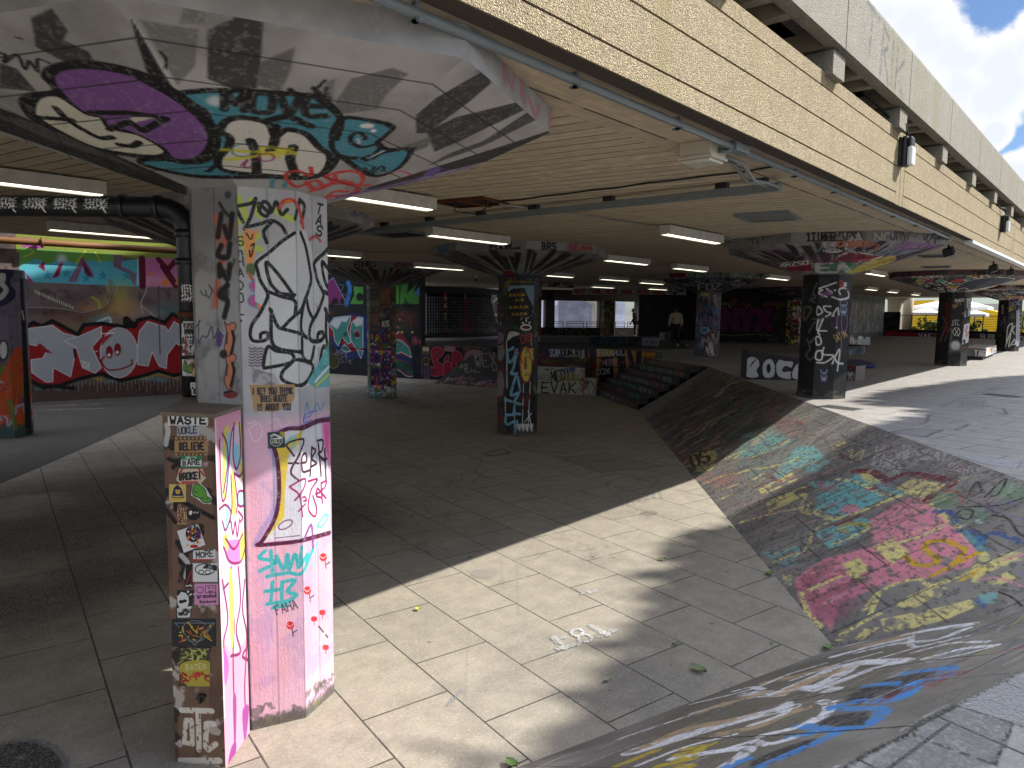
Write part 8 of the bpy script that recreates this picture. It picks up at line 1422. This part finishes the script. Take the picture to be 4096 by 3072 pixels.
# painted sloping bank against the platform wall, left of the barriers
sb = [(-18.7, 17.55), (-14.6, 18.7)]; e = quad_cv((-18.9, 17.3, ZF), (-14.2, 18.2, ZF), (-14.2, 20.3, -.1), (-18.4, 18.75, -.1), 50, (70, 64, 62)); e.scrib((0, 0, e.w, e.h), 50, DPAL+[(150, 110, 116), (120, 116, 110)], .3, .05, 1); e.view(*VG); e.text("WEX", (470, 690), (640, 670), 80, 8, (140, 134, 124), curve=True); e.uv().scrib((0, 0, e.w, .5), 20, [(150, 100, 104), (170, 130, 130)], .3, .04, 3)
P4 = [(-18.9, 17.3, ZF+.002), (-14.2, 18.2, ZF+.002), (-14.2, 20.3, -.1), (-18.4, 18.75, -.1)]
m = MB(); m.face(P4, 0, [e.uvof(p) for p in P4]); m.face([(-18.4, 18.9, ZF), P4[0], P4[3]], 1); m.face([P4[1], (-14.2, 20.5, ZF), P4[2]], 1); o = m.build("small_bank", [e.mat("small_bank_face", (80, 76, 72), .7), C_DARK], loc=(-16.5, 18, ZF)); tag(o, "small painted concrete slope against the platform wall behind the middle column", "skate bank")
pb = rp(2676, 1360); ledge("painted_block", rp(2660, 1360), rp(2692, 1359), .4, .4, .5, (150, 150, 146), lambda cv: cv.scrib((0, 0, cv.w, cv.h), 14, [(60, 120, 80), (150, 50, 50), (60, 60, 60)], .12, .04, 3), "small white painted block on the floor left of the person in the beige jumper", "block")
# drain covers and leaves
def drain(px, py, label):
    c = atz(px, py, 0); e = empty("drain_cover", (c[0], c[1], .003), label, "drain cover"); M_ = rotz(ANG, (c[0], c[1], 0)); m = MB(); m.box(-.3, .3, -.16, .16, .002, .010, 0, M_); m.build("frame", M_STEEL, e); m = MB()
    for i in range(11): m.box(-.27+i*.052, -.25+i*.052, -.13, .13, .0102, .0125, 0, M_)
    m.build("slots", M_HOLE, e)
drain(4010, 1583, "dark slotted drain cover in the sunlit upper paving at far right"); drain(3362, 1632, "round worn drain cover in the paving at the foot of the black column")
rs = np.random.RandomState(4)
LV = [(1880, 2232, "small fallen leaf on sunlit paving by the shade edge", .05), (2650, 2237, "green leaf on the lower paving upper right of the 187 chalk", .07), (2795, 2682, "largest pale green leaf on the shaded lower paving", .11), (3076, 2297, "curled leaf lying at the foot of the pink painted bank", .09), (3310, 2592, "leaf in the corner where the two banks meet", .09), (2431, 2722, "tiny leaf on shaded paving left of the largest leaf", .05), (2047, 3058, "leaf near the bottom edge beside the low bank", .08), (1672, 2437, "bright yellow scrap of paper on the paving near the column", .05), (1650, 2068, "dull leaf in the dark shade beyond the star chalk", .06), (2920, 2110, "two toned small leaf by the bank foot in the sun", .06), (3090, 2570, "tiny brown leaf before the bank corner", .04), (2700, 2575, "thin brown curled leaf in the shade", .05)]
for i, (x, y, lab, s) in enumerate(LV):
    s *= .6; c = atz(x, y, ZF+.012); a = rs.uniform(0, 6.28); m = MB(); vs = []
    for t in (-1, -.5, 0, .5, 1):
        w = (1-t*t)**.5*.62+.02
        for q in (-1, 0, 1): vs.append((c[0]+s*(t*math.cos(a)-q*w*math.sin(a)), c[1]+s*(t*math.sin(a)+q*w*math.cos(a)), c[2]+s*(.28*q*q+.15*t*t+.05)))
    m.mesh(vs, [(j*3+k, j*3+k+1, j*3+k+4, j*3+k+3) for j in range(4) for k in range(2)], 0, True)
    m.mesh([(c[0]+s*1.0*math.cos(a)-.004, c[1]+s*math.sin(a), c[2]+s*.1), (c[0]+s*1.5*math.cos(a), c[1]+s*1.5*math.sin(a), c[2]+.002), (c[0]+s*1.5*math.cos(a)+.006, c[1]+s*1.5*math.sin(a), c[2]+.002), (c[0]+s*math.cos(a)+.006, c[1]+s*math.sin(a), c[2]+s*.1)], [(0, 1, 2, 3)])
    tag(m.build("paper_scrap" if "paper" in lab else "fallen_leaf", plain("leaf_litter_%d" % i, [(196, 196, 60), (96, 122, 60), (110, 132, 78), (120, 132, 90)][0 if "yellow" in lab else 1+i % 3], .6, bump=0), loc=tuple(c)), lab, "paper" if "paper" in lab else "leaf", None if "paper" in lab else "fallen leaves")
# ---------------------------------------------------------------- people
def skin_body(name, joints, edges, mat, parent, loc, rot, sub=2):
    me = bpy.data.meshes.new(name); M_ = Matrix.Translation(loc) @ Matrix.Rotation(rot, 4, 'Z'); o_ = parent.location
    me.from_pydata([tuple(M_ @ Vector(p)-o_) for p, r in joints], edges, []); o = bpy.data.objects.new(name, me); S.collection.objects.link(o)
    o.modifiers.new("skin", 'SKIN'); sk = me.skin_vertices[0].data
    for v, (p, r) in zip(sk, joints): v.radius = r if isinstance(r, tuple) else (r, r)
    sk[0].use_root = True; s = o.modifiers.new("sub", 'SUBSURF'); s.levels = s.render_levels = sub
    dg = bpy.context.evaluated_depsgraph_get(); ev = o.evaluated_get(dg); nm = bpy.data.meshes.new_from_object(ev); o.modifiers.clear(); o.data = nm
    nm.materials.clear(); nm.materials.append(mat); nm.polygons.foreach_set("use_smooth", [True]*len(nm.polygons)); o.parent = parent; return o
M_SKIN = plain("skin", (150, 108, 88), .6, var=.08, bump=0); M_HAIR = plain("dark_hair", (22, 19, 18), .7, var=.3); M_JUMP = plain("beige_knit", (186, 172, 150), .95, var=.25, scale=22, bump=.6); M_DEN = plain("dark_denim", (34, 38, 46), .85, var=.3, scale=14); M_BLK = plain("black_cloth", (18, 18, 20), .9, var=.3); M_SHOE = plain("dark_shoes", (40, 38, 38), .6)
def person(loc, rot, label, top, legs, lean=0, armf=0.0):
    """standing figure facing +Y before rot; lean bends the trunk forward"""
    e = empty("person", loc, label, "person"); L = lean
    P = lambda x, y, z: (x, y+max(0, z-.95)*L, z-abs(L)*max(0, z-.95)*.25)
    J = [(P(0, 0, .95), (.15, .11)), (P(0, .01, 1.12), (.145, .10)), (P(0, .0, 1.3), (.165, .11)), (P(0, -.01, 1.44), (.13, .09)), (P(0, 0, 1.52), (.055, .055)), (P(0, .015, 1.585), (.062, .07)), (P(0, .02, 1.66), (.078, .095)), (P(0, .01, 1.72), (.05, .06)),
         (P(.10, 0, .90), (.09, .10)), ((.12, .02, .50), (.058, .062)), ((.13, -.02, .10), (.04, .045)), ((.14, .10, .045), (.04, .035)), ((.145, .17, .035), (.035, .025)), (P(-.10, 0, .90), (.09, .10)), ((-.12, .03, .50), (.058, .062)), ((-.13, -.01, .10), (.04, .045)), ((-.14, .11, .045), (.04, .035)), ((-.145, .18, .035), (.035, .025)),
         (P(.20, -.01, 1.41), (.07, .07)), (P(.26, -.02+armf*.1, 1.15), (.05, .05)), (P(.28, .06+armf*.35, .92), (.036, .036)), (P(.27, .09+armf*.45, .84), (.04, .022)), (P(-.20, -.01, 1.41), (.07, .07)), (P(-.26, -.02+armf*.1, 1.15), (.05, .05)), (P(-.28, .06+armf*.35, .92), (.036, .036)), (P(-.27, .09+armf*.45, .84), (.04, .022))]
    E_ = [(0, 1), (1, 2), (2, 3), (3, 4), (4, 5), (5, 6), (6, 7), (0, 8), (8, 9), (9, 10), (10, 11), (11, 12), (0, 13), (13, 14), (14, 15), (15, 16), (16, 17), (3, 18), (18, 19), (19, 20), (20, 21), (3, 22), (22, 23), (23, 24), (24, 25)]
    skin_body("body", J, E_, M_SKIN, e, loc, rot)
    grow = lambda j, k: (j[0], tuple(q+k for q in j[1]))
    T = [grow(J[i], .045) for i in (0, 1, 2, 3)]+[(P(0, 0, 1.50), (.075, .07))]+[grow(J[i], .035) for i in (18, 19, 20, 22, 23, 24)]
    skin_body("jumper", T, [(0, 1), (1, 2), (2, 3), (3, 4), (3, 5), (5, 6), (6, 7), (3, 8), (8, 9), (9, 10)], top, e, loc, rot)
    G = [grow(J[0], .02), grow(J[8], .025), grow(J[9], .035), grow(J[10], .04), grow(J[13], .025), grow(J[14], .035), grow(J[15], .04)]
    skin_body("trousers", G, [(0, 1), (1, 2), (2, 3), (0, 4), (4, 5), (5, 6)], legs, e, loc, rot)
    skin_body("shoes", [((.13, -.07, .05), (.045, .05)), ((.14, .08, .045), (.05, .045)), ((.15, .2, .035), (.042, .03))], [(0, 1), (1, 2)], M_SHOE, e, loc, rot)
    skin_body("shoes", [((-.13, -.06, .05), (.045, .05)), ((-.14, .09, .045), (.05, .045)), ((-.15, .21, .035), (.042, .03))], [(0, 1), (1, 2)], M_SHOE, e, loc, rot)
    h = P(0, .0, 1.69); skin_body("hair", [((h[0], h[1]-.055, h[2]-.09), (.06, .04)), ((h[0], h[1]-.05, h[2]-.01), (.085, .07)), ((h[0], h[1]-.01, h[2]+.06), (.08, .085)), ((h[0], h[1]+.05, h[2]+.075), (.055, .04))], [(0, 1), (1, 2), (2, 3)], M_HAIR, e, loc, rot)
    m = MB(); M_ = Matrix.Translation(loc) @ Matrix.Rotation(rot, 4, 'Z')
    for sx in (-1, 1):
        for f in range(4):
            hx, hy, hz = P(sx*.27, .09+armf*.45, .84); b = Vector((hx+sx*.004, hy-.03+f*.02, hz-.02)); L_ = (.07, .08, .077, .06)[f]
            m.tube([tuple(M_ @ b), tuple(M_ @ (b+Vector((-sx*.008, .008, -L_*.6)))), tuple(M_ @ (b+Vector((-sx*.02, .012, -L_))))], [.0095, .009, .007], 6)
        b = Vector((hx-sx*.02, hy+.03, hz+.01)); m.tube([tuple(M_ @ b), tuple(M_ @ (b+Vector((-sx*.012, .022, -.03)))), tuple(M_ @ (b+Vector((-sx*.014, .026, -.058))))], [.011, .010, .008], 6)
    m.build("fingers", M_SKIN, e)
    m = MB(); c = P(0, .02, 1.655); fc = lambda x, y, z: tuple(M_ @ Vector((c[0]+x, c[1]+y, c[2]+z)))
    m.tube([fc(0, .088, .02), fc(0, .112, -.012), fc(0, .092, -.022)], [.008, .013, .008], 6)
    for sx in (-1, 1): m.tube([fc(sx*.079, 0, .02), fc(sx*.092, -.01, 0), fc(sx*.08, 0, -.03)], [.008, .014, .007], 6)
    m.build("features", M_SKIN, e); return e
P2 = atz(2700, 1381, 0); p2 = person((P2[0], P2[1], 0.0), R_(38), "person in a beige cable knit jumper and dark trousers seen from behind", M_JUMP, M_DEN, armf=.1)
P1 = atz(2541, 1348, 0); person((P1[0], P1[1], 0), R_(120), "person all in black leaning by the back opening", M_BLK, M_BLK, .25, .5)
q = atz(2730, 1383, 0); e = empty("skateboard", (q[0], q[1], 0), "skateboard on the ground by the feet of the person in the jumper", "skateboard"); M_ = rotz(R_(40), (q[0], q[1], 0)); m = MB()
n = 12; top = []
for i in range(n+1):
    t = -1+2*i/n; w = .10*(1-max(0, abs(t)-.75)**2*12); top.append((t*.40, w, .105+max(0, abs(t)-.65)*.16))
vs = [tuple(M_ @ Vector((x, s*w, z))) for x, w, z in top for s in (-1, 1)]; vb = [(p[0], p[1], p[2]-.011) for p in vs]; k = len(vs)
m.mesh(vs+vb, [(2*i, 2*i+1, 2*i+3, 2*i+2) for i in range(n)]+[(k+2*i, k+2*i+2, k+2*i+3, k+2*i+1) for i in range(n)]+[(2*i, 2*i+2, k+2*i+2, k+2*i) for i in range(n)]+[(2*i+1, k+2*i+1, k+2*i+3, 2*i+3) for i in range(n)]); m.build("deck", plain("grip_tape", (40, 38, 38), .9), e)
for x in (-.22, .22):
    m = MB(); m.box(x-.03, x+.03, -.03, .03, .05, .094, 0, M_); m.tube([tuple(M_ @ Vector((x, -.08, .045))), tuple(M_ @ Vector((x, .08, .045)))], .008, 6); m.build("truck", M_STEEL, e)
    for s in (-1, 1): MB().tube([tuple(M_ @ Vector((x, s*.075, .027))), tuple(M_ @ Vector((x, s*.105, .027)))], .027, 12).build("wheel", M_WHITE, e)
